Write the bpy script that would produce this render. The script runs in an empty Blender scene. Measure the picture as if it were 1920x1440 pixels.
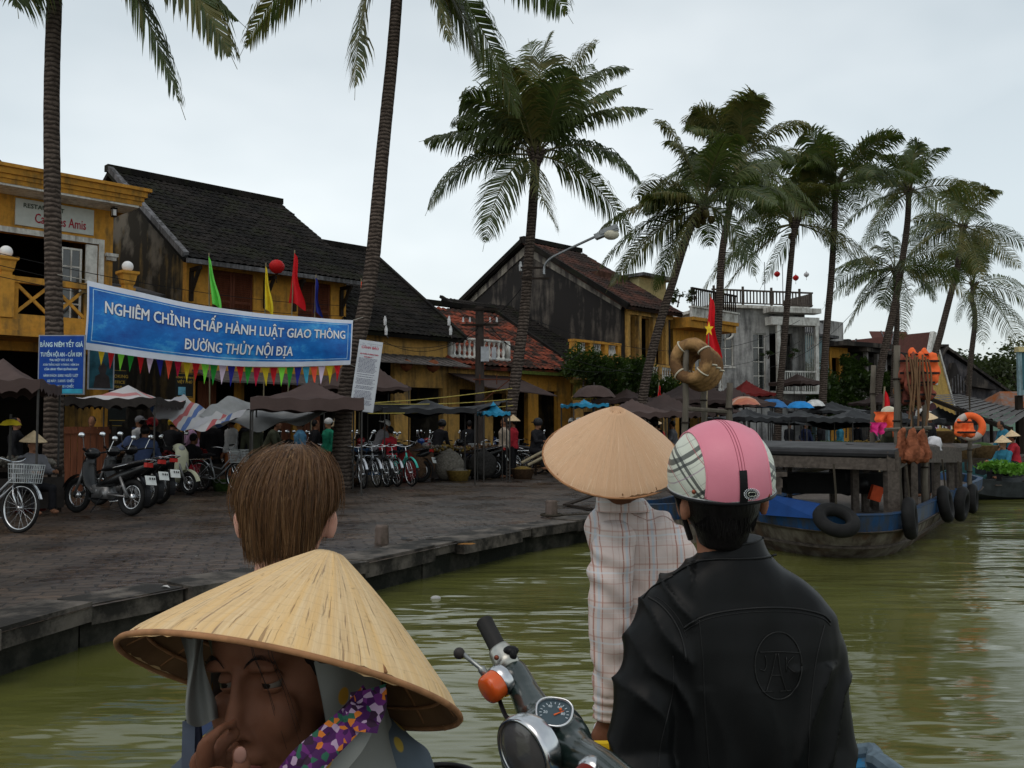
import bpy, bmesh, math, random
from mathutils import Vector, Matrix, noise
from mathutils.bvhtree import BVHTree
R = math.radians
SC = bpy.context.scene
COL = SC.collection
# ---------------- camera, world, sun, exposure ----------------
F = 1700.0; H = 1.4; TH = math.atan(80/F)          # focal length in photo pixels, eye height over the quay, pitch
WZ = -0.35                                          # water level (quay top is z=0)
cam_d = bpy.data.cameras.new('camera'); cam = bpy.data.objects.new('camera', cam_d); COL.objects.link(cam)
cam_d.sensor_width = 36; cam_d.lens = 36*F/1920; cam_d.clip_start = 0.05; cam_d.clip_end = 2000
cam.location = (0, 0, H); cam.rotation_euler = (math.pi/2 + TH, 0, 0); SC.camera = cam
SUN_EL, SUN_AZ = R(62), R(205)
W = bpy.data.worlds.new('World'); SC.world = W; W.use_nodes = True
nt = W.node_tree; nt.nodes.clear()
def wn(t, **k):
    n = nt.nodes.new(t)
    for a, b in k.items(): setattr(n, a, b)
    return n
sky = wn('ShaderNodeTexSky', sky_type='NISHITA', sun_disc=False, sun_elevation=SUN_EL, sun_rotation=SUN_AZ)
sky.air_density = 1.0; sky.dust_density = 4.0
bg1 = wn('ShaderNodeBackground'); bg1.inputs['Strength'].default_value = 0.05
nt.links.new(sky.outputs[0], bg1.inputs['Color'])
# overcast cloud layer, brighter towards the zenith with soft drifting patches
tc = wn('ShaderNodeTexCoord'); sep = wn('ShaderNodeSeparateXYZ'); nt.links.new(tc.outputs['Generated'], sep.inputs[0])
ramp = wn('ShaderNodeValToRGB'); nt.links.new(sep.outputs['Z'], ramp.inputs[0])
cr = ramp.color_ramp; cr.elements[0].position = 0.0; cr.elements[0].color = (0.83, 0.86, 0.845, 1)
cr.elements[1].position = 1.0; cr.elements[1].color = (0.50, 0.52, 0.52, 1)
e = cr.elements.new(0.22); e.color = (0.83, 0.865, 0.85, 1)
e = cr.elements.new(0.5); e.color = (0.64, 0.675, 0.67, 1)
mp = wn('ShaderNodeMapping'); mp.inputs['Scale'].default_value = (1.6, 1.6, 3.2); mp.inputs['Location'].default_value = (0.35, 0.1, 0.4)
nt.links.new(tc.outputs['Generated'], mp.inputs[0])
nz = wn('ShaderNodeTexNoise'); nz.inputs['Scale'].default_value = 1.3; nz.inputs['Detail'].default_value = 4
nt.links.new(mp.outputs[0], nz.inputs[0])
r2 = wn('ShaderNodeValToRGB'); nt.links.new(nz.outputs[0], r2.inputs[0])
r2.color_ramp.elements[0].position = .36; r2.color_ramp.elements[0].color = (.80, .835, .845, 1)
r2.color_ramp.elements[1].position = .65; r2.color_ramp.elements[1].color = (1.10, 1.10, 1.09, 1)
mx = wn('ShaderNodeMixRGB', blend_type='MULTIPLY'); mx.inputs[0].default_value = 1
nt.links.new(ramp.outputs[0], mx.inputs[1]); nt.links.new(r2.outputs[0], mx.inputs[2])
bg2 = wn('ShaderNodeBackground'); bg2.inputs['Strength'].default_value = 0.92
nt.links.new(mx.outputs[0], bg2.inputs['Color'])
add = wn('ShaderNodeAddShader'); out = wn('ShaderNodeOutputWorld')
nt.links.new(bg1.outputs[0], add.inputs[0]); nt.links.new(bg2.outputs[0], add.inputs[1]); nt.links.new(add.outputs[0], out.inputs[0])
sd = bpy.data.lights.new('sun', 'SUN'); sd.energy = 0.5; sd.angle = R(35); sd.color = (1, .965, .92)
so = bpy.data.objects.new('sun', sd); COL.objects.link(so)
sdir = Vector((math.sin(SUN_AZ)*math.cos(SUN_EL), math.cos(SUN_AZ)*math.cos(SUN_EL), math.sin(SUN_EL)))
so.rotation_euler = sdir.to_track_quat('Z', 'Y').to_euler(); so.location = sdir*50
SC.view_settings.view_transform = 'Standard'; SC.view_settings.look = 'None'
SC.view_settings.exposure = 0.0; SC.view_settings.gamma = 1.0
SC.cycles.max_bounces = 6; SC.cycles.transparent_max_bounces = 6
# ---------------- helpers ----------------
def P(px, py, Y):
    """world point seen at photo pixel (px,py) at depth Y"""
    d = Vector((px-960, F*math.cos(TH)-(720-py)*math.sin(TH), F*math.sin(TH)+(720-py)*math.cos(TH)))
    t = Y/d.y
    return Vector((d.x*t, Y, H+d.z*t))
def G(px, py, z=0.0):
    d = P(px, py, 1.0)-Vector((0, 0, H)); t = (z-H)/d.z
    return Vector((d.x*t, d.y*t, z))
def V(*a): return Vector(a)
class MB:
    def __init__(s): s.v = []; s.f = []; s.m = []; s.mi = 0; s.M = Matrix()
    def add(s, vs, fs):
        o = len(s.v); s.v += [tuple(s.M @ Vector(v)) for v in vs]
        for f in fs: s.f.append(tuple(o+i for i in f)); s.m.append(s.mi)
        return s
    def quad(s, a, b, c, d): return s.add([a, b, c, d], [(0, 1, 2, 3)])
    def box(s, c, d, M=None):
        x, y, z = d[0]/2, d[1]/2, d[2]/2
        vs = [Vector((sx*x, sy*y, sz*z)) for sx in (-1, 1) for sy in (-1, 1) for sz in (-1, 1)]
        if M: vs = [M @ v for v in vs]
        c = Vector(c)
        return s.add([v+c for v in vs], [(0, 1, 3, 2), (4, 6, 7, 5), (0, 4, 5, 1), (2, 3, 7, 6), (0, 2, 6, 4), (1, 5, 7, 3)])
    def box2(s, a, b):
        return s.box([(a[i]+b[i])/2 for i in range(3)], [abs(b[i]-a[i]) for i in range(3)])
    def beam(s, a, b, w, h):
        a = Vector(a); b = Vector(b); d = b-a; q = d.to_track_quat('Y', 'Z').to_matrix()
        return s.box((a+b)/2, (w, d.length, h), q)
    def prism(s, poly, ex):
        n = len(poly); ex = Vector(ex)
        vs = [Vector(p) for p in poly]+[Vector(p)+ex for p in poly]
        return s.add(vs, [tuple(range(n))[::-1], tuple(range(n, 2*n))]+[(i, (i+1) % n, n+(i+1) % n, n+i) for i in range(n)])
    def tube(s, pts, r, n=8, cap=True):
        pts = [Vector(p) for p in pts]; m = len(pts)
        if not hasattr(r, '__len__'): r = [r]*m
        vs = []; up = None
        for i, p in enumerate(pts):
            t = (pts[min(i+1, m-1)]-pts[max(i-1, 0)]).normalized()
            if up is None: up = t.orthogonal().normalized()
            up = (up-t*up.dot(t))
            up = up.normalized() if up.length > 1e-6 else t.orthogonal().normalized()
            w = t.cross(up)
            for k in range(n):
                a = 2*math.pi*k/n; vs.append(p+(up*math.cos(a)+w*math.sin(a))*r[i])
        fs = [(i*n+k, i*n+(k+1) % n, (i+1)*n+(k+1) % n, (i+1)*n+k) for i in range(m-1) for k in range(n)]
        if cap: fs += [tuple(range(n))[::-1], tuple(range((m-1)*n, m*n))]
        return s.add(vs, fs)
    def lathe(s, prof, n=16, M=None, a0=0, a1=2*math.pi):
        full = abs(a1-a0-2*math.pi) < 1e-4; k = n if full else n+1; vs = []
        for r, z in prof:
            for i in range(k):
                a = a0+(a1-a0)*i/n; v = Vector((r*math.cos(a), r*math.sin(a), z)); vs.append(M @ v if M else v)
        fs = [(j*k+i, j*k+(i+1) % k, (j+1)*k+(i+1) % k, (j+1)*k+i) for j in range(len(prof)-1) for i in range(n)]
        return s.add(vs, fs)
    def ball(s, c, r, n=12, M=None):
        if not hasattr(r, '__len__'): r = (r, r, r)
        m = max(4, n//2); vs = []; c = Vector(c)
        for j in range(m+1):
            b = math.pi*j/m-math.pi/2
            for i in range(n):
                a = 2*math.pi*i/n
                v = Vector((r[0]*math.cos(b)*math.cos(a), r[1]*math.cos(b)*math.sin(a), r[2]*math.sin(b)))
                vs.append(c+(M @ v if M else v))
        return s.add(vs, [(j*n+i, j*n+(i+1) % n, (j+1)*n+(i+1) % n, (j+1)*n+i) for j in range(m) for i in range(n)])
    def torus(s, c, R1, r, axis=(0, 1, 0), n=24, m=8, a0=0, a1=2*math.pi):
        q = Vector(axis).to_track_quat('Z', 'X').to_matrix(); c = Vector(c)
        full = abs(a1-a0-2*math.pi) < 1e-4; k = n if full else n+1
        vs = [c+q @ Vector(((R1+r*math.cos(b))*math.cos(a), (R1+r*math.cos(b))*math.sin(a), r*math.sin(b)))
              for a in [a0+(a1-a0)*i/n for i in range(k)] for b in [2*math.pi*j/m for j in range(m)]]
        return s.add(vs, [(i*m+j, i*m+(j+1) % m, ((i+1) % k)*m+(j+1) % m, ((i+1) % k)*m+j) for i in range(n) for j in range(m)])
    def grid(s, nu, nv, fn):
        vs = [fn(i/nu, j/nv) for j in range(nv+1) for i in range(nu+1)]
        return s.add(vs, [(j*(nu+1)+i, j*(nu+1)+i+1, (j+1)*(nu+1)+i+1, (j+1)*(nu+1)+i) for j in range(nv) for i in range(nu)])
    def loft(s, rings, cap=True):
        n = len(rings[0]); vs = [p for r in rings for p in r]
        fs = [(j*n+i, j*n+(i+1) % n, (j+1)*n+(i+1) % n, (j+1)*n+i) for j in range(len(rings)-1) for i in range(n)]
        if cap: fs += [tuple(range(n))[::-1], tuple(range((len(rings)-1)*n, len(rings)*n))]
        return s.add(vs, fs)
    def build(s, name, mats, parent=None, smooth=False, local=False, mw=None):
        """local=False: coordinates are world; the object's own transform is left at identity relative to its parent"""
        me = bpy.data.meshes.new(name); me.from_pydata(s.v, [], s.f)
        mats = mats if isinstance(mats, (list, tuple)) else [mats]
        for m in mats: me.materials.append(m)
        if len(mats) > 1: me.polygons.foreach_set('material_index', s.m)
        if smooth: me.polygons.foreach_set('use_smooth', [True]*len(me.polygons))
        me.update()
        o = bpy.data.objects.new(name, me); COL.objects.link(o)
        if parent:
            o.parent = parent
            if not local:                      # keep world-space coordinates under a placed parent
                me.transform(gm(parent).inverted())
        return o
def gm(o):
    m = o.matrix_basis.copy()
    return gm(o.parent) @ m if o.parent else m
def tag(o, label=None, cat=None, group=None, kind=None):
    if label: o['label'] = label
    if cat: o['category'] = cat
    if group: o['group'] = group
    if kind: o['kind'] = kind
    return o
def empty(name, loc, label, cat, group=None, rz=0.0, M=None):
    o = bpy.data.objects.new(name, None); COL.objects.link(o); o.empty_display_size = .1
    if M is not None: o.matrix_basis = M
    else: o.location = loc; o.rotation_euler = (0, 0, rz)
    return tag(o, label, cat, group)
def struct(o): o['kind'] = 'structure'; return o
KIDS = {}
def copy_tree(o, parent=None):
    c = o.copy(); COL.objects.link(c)
    if parent: c.parent = parent
    for ch in [x for x in bpy.data.objects if x.parent == o]: copy_tree(ch, c)
    return c
def recolor(o, name, mat_):
    for x in [o]+[y for y in bpy.data.objects if y.parent == o or (y.parent and y.parent.parent == o)]:
        if x.type == 'MESH' and x.name.split('.')[0] == name:
            x.material_slots[0].link = 'OBJECT'; x.material_slots[0].material = mat_
def remesh(mb, voxel, smooth=4, factor=.5, disp=None):
    """fuse the overlapping solids of mb into ONE continuous surface; returns a new MB"""
    me = bpy.data.meshes.new('tmp'); me.from_pydata(mb.v, [], mb.f); me.update()
    o = bpy.data.objects.new('tmp', me); COL.objects.link(o)
    m = o.modifiers.new('r', 'REMESH'); m.mode = 'VOXEL'; m.voxel_size = voxel
    if smooth: q = o.modifiers.new('s', 'SMOOTH'); q.iterations = smooth; q.factor = factor
    dg = bpy.context.evaluated_depsgraph_get(); dg.update(); ev = o.evaluated_get(dg); em = ev.to_mesh()
    r = MB(); r.v = [tuple(v.co) for v in em.vertices]; r.f = [tuple(p.vertices) for p in em.polygons]; r.m = [0]*len(r.f)
    nor = [v.normal.copy() for v in em.vertices]
    if disp: r.v = [tuple(Vector(v)+n*disp(Vector(v), n)) for v, n in zip(r.v, nor)]
    ev.to_mesh_clear(); bpy.data.objects.remove(o); bpy.data.meshes.remove(me)
    return r
def bvh(mb): return BVHTree.FromPolygons(mb.v, mb.f)
def ellring(c, rx, ry, n=20, e=2.0, yaw=0.0):
    c = Vector(c); o = []
    for k in range(n):
        a = 2*math.pi*k/n; ca, sa = math.cos(a), math.sin(a)
        x = rx*math.copysign(abs(ca)**(2/e), ca); y = ry*math.copysign(abs(sa)**(2/e), sa)
        o.append(c+Vector((x*math.cos(yaw)-y*math.sin(yaw), x*math.sin(yaw)+y*math.cos(yaw), 0)))
    return o
def bez(a, b, c, n):
    a, b, c = Vector(a), Vector(b), Vector(c)
    return [a*(1-t)**2+b*2*t*(1-t)+c*t*t for t in [i/n for i in range(n+1)]]
def capsule(mb, pts, r, n=12):
    pts = [Vector(p) for p in pts]
    mb.tube(pts, r, n)
    rr = r if hasattr(r, '__len__') else [r]*len(pts)
    for p, q in zip(pts, rr): mb.ball(p, q*.995, n)
# ---------------- materials ----------------
MATS = {}
class NT:
    def __init__(s, m):
        m.use_nodes = True; s.t = m.node_tree; s.t.nodes.clear()
        s.o = s.n('ShaderNodeOutputMaterial'); s.b = s.n('ShaderNodeBsdfPrincipled'); s.l(s.b.outputs[0], s.o.inputs[0])
        s.tc = s.n('ShaderNodeTexCoord')
    def n(s, t, **k):
        x = s.t.nodes.new(t)
        for a, b in k.items(): setattr(x, a, b)
        return x
    def l(s, a, b): s.t.links.new(a, b)
    def noise(s, scale, detail=4, vec=None, sc=None, rough=.55):
        x = s.n('ShaderNodeTexNoise'); x.inputs['Scale'].default_value = scale; x.inputs['Detail'].default_value = detail
        x.inputs['Roughness'].default_value = rough
        vec = vec or s.tc.outputs['Object']
        if sc:
            m = s.n('ShaderNodeMapping'); m.inputs['Scale'].default_value = sc; s.l(vec, m.inputs[0]); vec = m.outputs[0]
        s.l(vec, x.inputs[0]); return x.outputs[0]
    def ramp(s, fac, stops):
        x = s.n('ShaderNodeValToRGB'); s.l(fac, x.inputs[0]); e = x.color_ramp.elements
        while len(e) > 1: e.remove(e[0])
        e[0].position = stops[0][0]; e[0].color = (*stops[0][1], 1)
        for p, c in stops[1:]: q = e.new(p); q.color = (*c, 1)
        return x.outputs[0]
    def mix(s, f, a, b, mode='MIX'):
        x = s.n('ShaderNodeMixRGB', blend_type=mode)
        for i, q in ((0, f), (1, a), (2, b)):
            if isinstance(q, (int, float)): x.inputs[i].default_value = q
            elif isinstance(q, tuple): x.inputs[i].default_value = (*q, 1)
            else: s.l(q, x.inputs[i])
        return x.outputs[0]
    def math(s, op, a, b=None, c=None):
        x = s.n('ShaderNodeMath', operation=op)
        for i, q in enumerate((a, b, c)):
            if q is None: continue
            if isinstance(q, (int, float)): x.inputs[i].default_value = q
            else: s.l(q, x.inputs[i])
        return x.outputs[0]
    def bump(s, h, st=.3, d=.02):
        x = s.n('ShaderNodeBump'); x.inputs['Strength'].default_value = st; x.inputs['Distance'].default_value = d
        s.l(h, x.inputs['Height']); s.l(x.outputs[0], s.b.inputs['Normal'])
    def set(s, col=None, rough=.6, metal=0., spec=.5):
        if col is not None:
            if isinstance(col, tuple): s.b.inputs['Base Color'].default_value = (*col, 1)
            else: s.l(col, s.b.inputs['Base Color'])
        if isinstance(rough, (int, float)): s.b.inputs['Roughness'].default_value = rough
        else: s.l(rough, s.b.inputs['Roughness'])
        s.b.inputs['Metallic'].default_value = metal; s.b.inputs['Specular IOR Level'].default_value = spec
def mat(name, col=(.5, .5, .5), rough=.6, metal=0., var=.25, scale=6., bump=0., bd=.01, spec=.12, sc=None, detail=4):
    if name in MATS: return MATS[name]
    m = bpy.data.materials.new(name); MATS[name] = m; t = NT(m)
    nz = t.noise(scale, detail, sc=sc)
    lo = tuple(c*(1-var) for c in col); hi = tuple(min(1, c*(1+var)) for c in col)
    t.set(t.ramp(nz, [(.3, lo), (.7, hi)]), rough, metal, spec)
    if bump: t.bump(t.noise(scale*4, 3, sc=sc), bump, bd)
    return m
def stained(name, col, stain, amt=.5, scale=1.2, rough=.85, streak=True, bump=.3, stain2=None):
    if name in MATS: return MATS[name]
    m = bpy.data.materials.new(name); MATS[name] = m; t = NT(m)
    a = t.noise(scale, 8, rough=.65)
    b = t.noise(scale*2.2, 6, sc=(2.2, 2.2, .35), rough=.6) if streak else a
    c = t.math('MULTIPLY_ADD', b, .55, t.math('MULTIPLY', a, .55))
    th = .62-.24*amt
    f = t.ramp(c, [(th-.03, (0, 0, 0)), (th+.13, (1, 1, 1))])
    base = t.ramp(t.noise(9, 5), [(.3, tuple(x*.82 for x in col)), (.7, tuple(min(1, x*1.12) for x in col))])
    colr = t.mix(f, base, stain)
    if stain2: colr = t.mix(t.ramp(t.noise(scale*1.7, 6), [(.52, (0, 0, 0)), (.62, (1, 1, 1))]), colr, stain2)
    t.set(colr, rough, 0, .12); t.bump(t.noise(30, 4), bump, .01)
    return m
# ---------------- setting: water, quay, ground ----------------
def water_mat():
    m = bpy.data.materials.new('river_water'); t = NT(m)
    t.set((.075, .078, .018), .09, 0, .5); t.b.inputs['IOR'].default_value = 1.33
    col = t.ramp(t.noise(.25, 3), [(.35, (.074, .079, .019)), (.65, (.112, .114, .034))]); t.l(col, t.b.inputs['Base Color'])
    a = t.noise(.95, 2, sc=(.65, 1.5, 1), rough=.5); b = t.noise(3.0, 2, sc=(.5, 1.5, 1), rough=.55)
    calm = t.ramp(t.noise(.22, 2), [(.36, (.10, .10, .10)), (.66, (.85, .85, .85))])
    h = t.math('MULTIPLY', t.math('MULTIPLY_ADD', b, .28, a), calm)
    t.bump(h, 1.0, .13)
    return m
w = MB(); w.grid(40, 40, lambda u, v: V(-300+700*u, -30+400*v, WZ)); tag(w.build('river_water', water_mat()), kind='structure')
EDGE = [(-14, -3), (-7.6, 2.2), tuple(G(0, 1187)[:2]), tuple(G(180, 1136)[:2]), tuple(G(351, 1103)[:2]), tuple(G(520, 1078)[:2]), tuple(G(692, 1056)[:2]),
        tuple(G(860, 1018)[:2]), tuple(G(1000, 991)[:2]), tuple(G(1115, 974)[:2]), (3.6, 17.4), (8.2, 24.6), (13.6, 32.5), (19.5, 37.6), (30, 41), (60, 48), (200, 75)]
def paving_mat():
    m = bpy.data.materials.new('wet_brick_paving'); t = NT(m)
    mp_ = t.n('ShaderNodeMapping'); mp_.inputs['Rotation'].default_value = (0, 0, R(-14)); t.l(t.tc.outputs['Object'], mp_.inputs[0])
    wob = t.n('ShaderNodeMixRGB', blend_type='ADD'); wob.inputs[0].default_value = .16
    wn_ = t.n('ShaderNodeTexNoise'); wn_.inputs['Scale'].default_value = 4.5; t.l(t.tc.outputs['Object'], wn_.inputs[0])
    t.l(mp_.outputs[0], wob.inputs[1]); t.l(wn_.outputs['Color'], wob.inputs[2])
    b = t.n('ShaderNodeTexBrick'); t.l(wob.outputs[0], b.inputs['Vector']); b.inputs['Scale'].default_value = 1.0
    b.inputs['Brick Width'].default_value = .34; b.inputs['Row Height'].default_value = .15; b.inputs['Mortar Size'].default_value = .016
    b.inputs['Mortar Smooth'].default_value = .6
    b.inputs['Color1'].default_value = (.070, .049, .034, 1); b.inputs['Color2'].default_value = (.048, .037, .029, 1); b.inputs['Mortar'].default_value = (.024, .019, .015, 1)
    n1 = t.ramp(t.noise(.7, 6), [(.35, (.45, .44, .43)), (.7, (1.6, 1.5, 1.38))])
    n2 = t.ramp(t.noise(5, 5), [(.3, (.6, .6, .6)), (.75, (1.3, 1.3, 1.3))])
    c = t.mix(1, t.mix(1, b.outputs[0], n1, 'MULTIPLY'), n2, 'MULTIPLY')
    rg = t.ramp(t.noise(1.1, 4), [(.4, (.22, .22, .22)), (.65, (.6, .6, .6))])
    t.set(c, rg, 0, .35)
    h = t.math('MULTIPLY_ADD', b.outputs['Fac'], -1.0, t.noise(7, 4)); t.bump(h, .9, .03)
    return m
PAV = paving_mat()
q = MB(); q.add([V(x, y, 0) for x, y in EDGE]+[V(400, 420, 0), V(-300, 420, 0), V(-300, -3, 0)], [tuple(range(len(EDGE)+3))])
tag(q.build('quay_paving', PAV), kind='structure')
# coping stones: long irregular blocks along the edge, undercut wall below
rnd = random.Random(5)
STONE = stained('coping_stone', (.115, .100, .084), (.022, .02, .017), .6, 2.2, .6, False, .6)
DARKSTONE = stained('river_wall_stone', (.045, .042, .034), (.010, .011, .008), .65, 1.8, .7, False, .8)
cs = MB(); wl = MB()
for (x0, y0), (x1, y1) in zip(EDGE[:-4], EDGE[1:-3]):
    a = V(x0, y0, 0); b = V(x1, y1, 0); d = (b-a); L = d.length; d.normalize(); nrm = V(d.y, -d.x, 0)   # towards the river
    k = 0.0
    while k < L-.02:
        l = min(rnd.uniform(.7, 1.5), L-k);
        if L-k-l < .3: l = L-k
        o = rnd.uniform(-.07, .08); zt = rnd.uniform(.004, .035); th = rnd.uniform(.11, .19); g = .008
        p = [a+d*(k+g)+nrm*(o), a+d*(k+l-g)+nrm*(o+rnd.uniform(-.02, .02)), a+d*(k+l-g)-nrm*.5, a+d*(k+g)-nrm*.5]
        cs.prism([q_+V(0, 0, zt-th) for q_ in p], (0, 0, th)); k += l
    nseg = max(1, int(L/.5))
    for i in range(nseg):
        p0 = a+d*L*i/nseg; p1 = a+d*L*(i+1)/nseg; o = -.16+rnd.uniform(-.04, .04)
        wl.prism([p0+nrm*o+V(0, 0, -1.2), p1+nrm*(o+.02)+V(0, 0, -1.2), p1-nrm*.6+V(0, 0, -1.2), p0-nrm*.6+V(0, 0, -1.2)], (0, 0, 1.09))
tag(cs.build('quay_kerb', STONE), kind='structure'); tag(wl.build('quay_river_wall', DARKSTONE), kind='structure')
# ---------------- street frame of the building row ----------------
O0 = V(-12.5, 20.7, 0); U = V(.71, .704, 0).normalized(); N = V(-U.y, U.x, 0)
def S(s, v=0., z=0.): return O0+U*s+N*v+V(0, 0, z)
def frame(o, u):
    u = Vector(u).normalized(); n = V(-u.y, u.x, 0)
    return Matrix(((u.x, n.x, 0, o[0]), (u.y, n.y, 0, o[1]), (0, 0, 1, o[2] if len(o) > 2 else 0), (0, 0, 0, 1)))
def wall(mb, u0, u1, z0, z1, holes=(), t=.22, v=0.):
    """wall in the local x-z plane with rectangular openings and reveals"""
    us = sorted({u0, u1, *[h[0] for h in holes], *[h[1] for h in holes]}); zs = sorted({z0, z1, *[h[2] for h in holes], *[h[3] for h in holes]})
    us = [a for a in us if u0 <= a <= u1]; zs = [a for a in zs if z0 <= a <= z1]
    for i in range(len(us)-1):
        for j in range(len(zs)-1):
            cu, cz = (us[i]+us[i+1])/2, (zs[j]+zs[j+1])/2
            if any(h[0] < cu < h[1] and h[2] < cz < h[3] for h in holes): continue
            a, b, c, d = us[i], us[i+1], zs[j], zs[j+1]
            mb.quad((a, v, c), (b, v, c), (b, v, d), (a, v, d)); mb.quad((b, v+t, c), (a, v+t, c), (a, v+t, d), (b, v+t, d))
    for h in holes:
        a, b, c, d = h
        mb.quad((a, v, c), (a, v, d), (a, v+t, d), (a, v+t, c)); mb.quad((b, v, c), (b, v+t, c), (b, v+t, d), (b, v, d))
        mb.quad((a, v, d), (b, v, d), (b, v+t, d), (a, v+t, d)); mb.quad((a, v, c), (a, v+t, c), (b, v+t, c), (b, v, c))
    mb.quad((u0, v, z0), (u0, v, z1), (u0, v+t, z1), (u0, v+t, z0)); mb.quad((u1, v, z0), (u1, v+t, z0), (u1, v+t, z1), (u1, v, z1))
    mb.quad((u0, v, z1), (u1, v, z1), (u1, v+t, z1), (u0, v+t, z1))
def tile_roof(mb, u0, u1, va, za, vb, zb, th=.14, per=.2, row=.3, amp=.035, sag=.06):
    """one barrel-tiled slope from the eave (va,za) up to the ridge (vb,zb)"""
    L = math.hypot(vb-va, zb-za); sl = V(0, vb-va, zb-za)/L; nr = V(0, -sl.z, sl.y)
    if nr.z < 0: nr = -nr
    nc = max(4, int((u1-u0)/per*4)); nrw = max(2, int(L/row)); rr = random.Random(int(u0*100+za*10)); jit = [rr.uniform(-.012, .012) for _ in range(nc+1)]
    def fn(i, j):
        k = j//2; s_ = min(L, (k+(j % 2))*row if j < 2*nrw else L); lift = 0.02*(1-(j % 2))
        u = u0+(u1-u0)*i/nc
        h = amp*abs(math.sin(math.pi*(u-u0)/per))+lift+jit[(i*7+k*3) % len(jit)]
        sg = -sag*math.sin(math.pi*(i/nc))*math.sin(math.pi*min(1, s_/L))
        return V(u, va, za)+sl*s_+nr*(h+sg)
    js = []
    for k in range(nrw): js += [2*k, 2*k+1]
    vs = [fn(i, j) for j in js for i in range(nc+1)]; w_ = nc+1
    mb.add(vs, [(j*w_+i, j*w_+i+1, (j+1)*w_+i+1, (j+1)*w_+i) for j in range(len(js)-1) for i in range(nc)])
    a = V(u0, va, za); b = V(u1, va, za); c = V(u1, vb, zb); d = V(u0, vb, zb); n_ = nr*(-th)
    mb.quad(a+n_, d+n_, c+n_, b+n_); mb.quad(a, a+n_, b+n_, b); mb.quad(a, d, d+n_, a+n_); mb.quad(b, b+n_, c+n_, c)
OCHRE = stained('ochre_plaster', (.54, .265, .045), (.13, .09, .04), .2, 1.0)
OCHRE2 = stained('pale_ochre_plaster', (.52, .30, .085), (.14, .10, .055), .32, 1.1)
MOULD = stained('mould_black_plaster', (.34, .22, .07), (.035, .030, .022), .95, .45, stain2=(.16, .14, .11))
DARKPL = stained('dark_mouldy_wall', (.14, .12, .10), (.024, .022, .021), .85, .5)
GREYPL = stained('grey_weathered_plaster', (.46, .46, .45), (.15, .15, .15), .38, .7)
ROOF = stained('old_dark_tiles', (.020, .017, .015), (.008, .0075, .007), .6, .8, .95, False, .5, stain2=(.015, .0155, .010))
REDROOF = stained('faded_red_tiles', (.22, .055, .030), (.030, .021, .017), .62, 1.5, .9, False, .5)
BROWNROOF = stained('brown_tiles', (.085, .038, .028), (.028, .020, .017), .6, .9, .9, False, .5)
WHITEPT = stained('white_paint', (.66, .66, .62), (.27, .25, .22), .25, 1.5)
WOOD = mat('brown_shutter_wood', (.11, .035, .018), .6, var=.3, scale=5, sc=(6, 6, .6), bump=.2)
DKWOOD = mat('dark_wood', (.022, .016, .012), .7, var=.35, scale=5, sc=(5, 5, .7), bump=.3)
ROOMSHADE = mat('painted_room_shade', (.008, .007, .006), .9, var=.3, scale=2)  # black sheets behind openings: the shade of unlit rooms put into colour
GLASS = mat('window_glass', (.02, .025, .025), .08, var=.1, spec=.8)
STEEL = mat('galvanised_steel', (.28, .29, .30), .4, .8, var=.15)
def shell(root, W_, D, z0, z1, m, name='back_wall', holes=(), sides=True, t=.22):
    """side and back walls of a house"""
    b = MB(); b.M = gm(root)
    if sides:
        b.quad((0, 0, z0), (0, D, z0), (0, D, z1), (0, 0, z1)); b.quad((W_, D, z0), (W_, 0, z0), (W_, 0, z1), (W_, D, z1))
    b.quad((W_, D, z0), (0, D, z0), (0, D, z1), (W_, D, z1))
    return b.build(name, m, root)
def W_(root, mb): mb.M = gm(root); return mb
def M_(root): b = MB(); b.M = gm(root); return b
def shutter(root, u0, u1, z0, z1, v=.06, m=None, name='shutter'):
    """louvred double shutter with frame"""
    b = M_(root); m = m or WOOD; fw = .07; mid = (u0+u1)/2
    for a, c in ((u0, mid-.006), (mid+.006, u1)):
        b.box2((a, v, z0), (a+fw, v+.05, z1)); b.box2((c-fw, v, z0), (c, v+.05, z1))
        for zz in (z0, (z0+z1)/2-fw/2, z1-fw): b.box2((a+fw, v, zz), (c-fw, v+.05, zz+fw))
        k = z0+fw
        while k < z1-fw: b.box(((a+c)/2, v+.028, k+.03), (c-a-2*fw, .012, .055), Matrix.Rotation(.5, 3, 'X')); k += .062
    return b.build(name, m, root)
def window(root, u0, u1, z0, z1, v=.08, nx=2, nz=3, m=None, glass=True, fw=.05):
    b = M_(root); m = m or WHITEPT
    b.box2((u0, v, z0), (u0+fw, v+.05, z1)); b.box2((u1-fw, v, z0), (u1, v+.05, z1)); b.box2((u0+fw, v, z0), (u1-fw, v+.05, z0+fw)); b.box2((u0+fw, v, z1-fw), (u1-fw, v+.05, z1))
    for i in range(1, nx): x = u0+(u1-u0)*i/nx; b.box2((x-.018, v+.01, z0+fw), (x+.018, v+.04, z1-fw))
    for j in range(1, nz): z = z0+(z1-z0)*j/nz; b.box2((u0+fw, v+.013, z-.018), (u1-fw, v+.037, z+.018))
    o = b.build('window', m, root)
    if glass:
        g = M_(root); g.quad((u0+fw, v+.03, z0+fw), (u1-fw, v+.03, z0+fw), (u1-fw, v+.03, z1-fw), (u0+fw, v+.03, z1-fw)); g.build('pane', GLASS, o)
    return o
def balus(b, x0, x1, z0, z1, y, n, r=.05, M=None):
    for i in range(n):
        x = x0+(x1-x0)*(i+.5)/n; h = z1-z0
        prof = [(r*.9, 0), (r*.9, .06*h), (r*.45, .12*h), (r*1.0, .38*h), (r*.5, .62*h), (r*.38, .8*h), (r*.8, .9*h), (r*.9, h)]
        b.lathe(prof, 8, Matrix.Translation((x, y, z0)))
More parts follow.
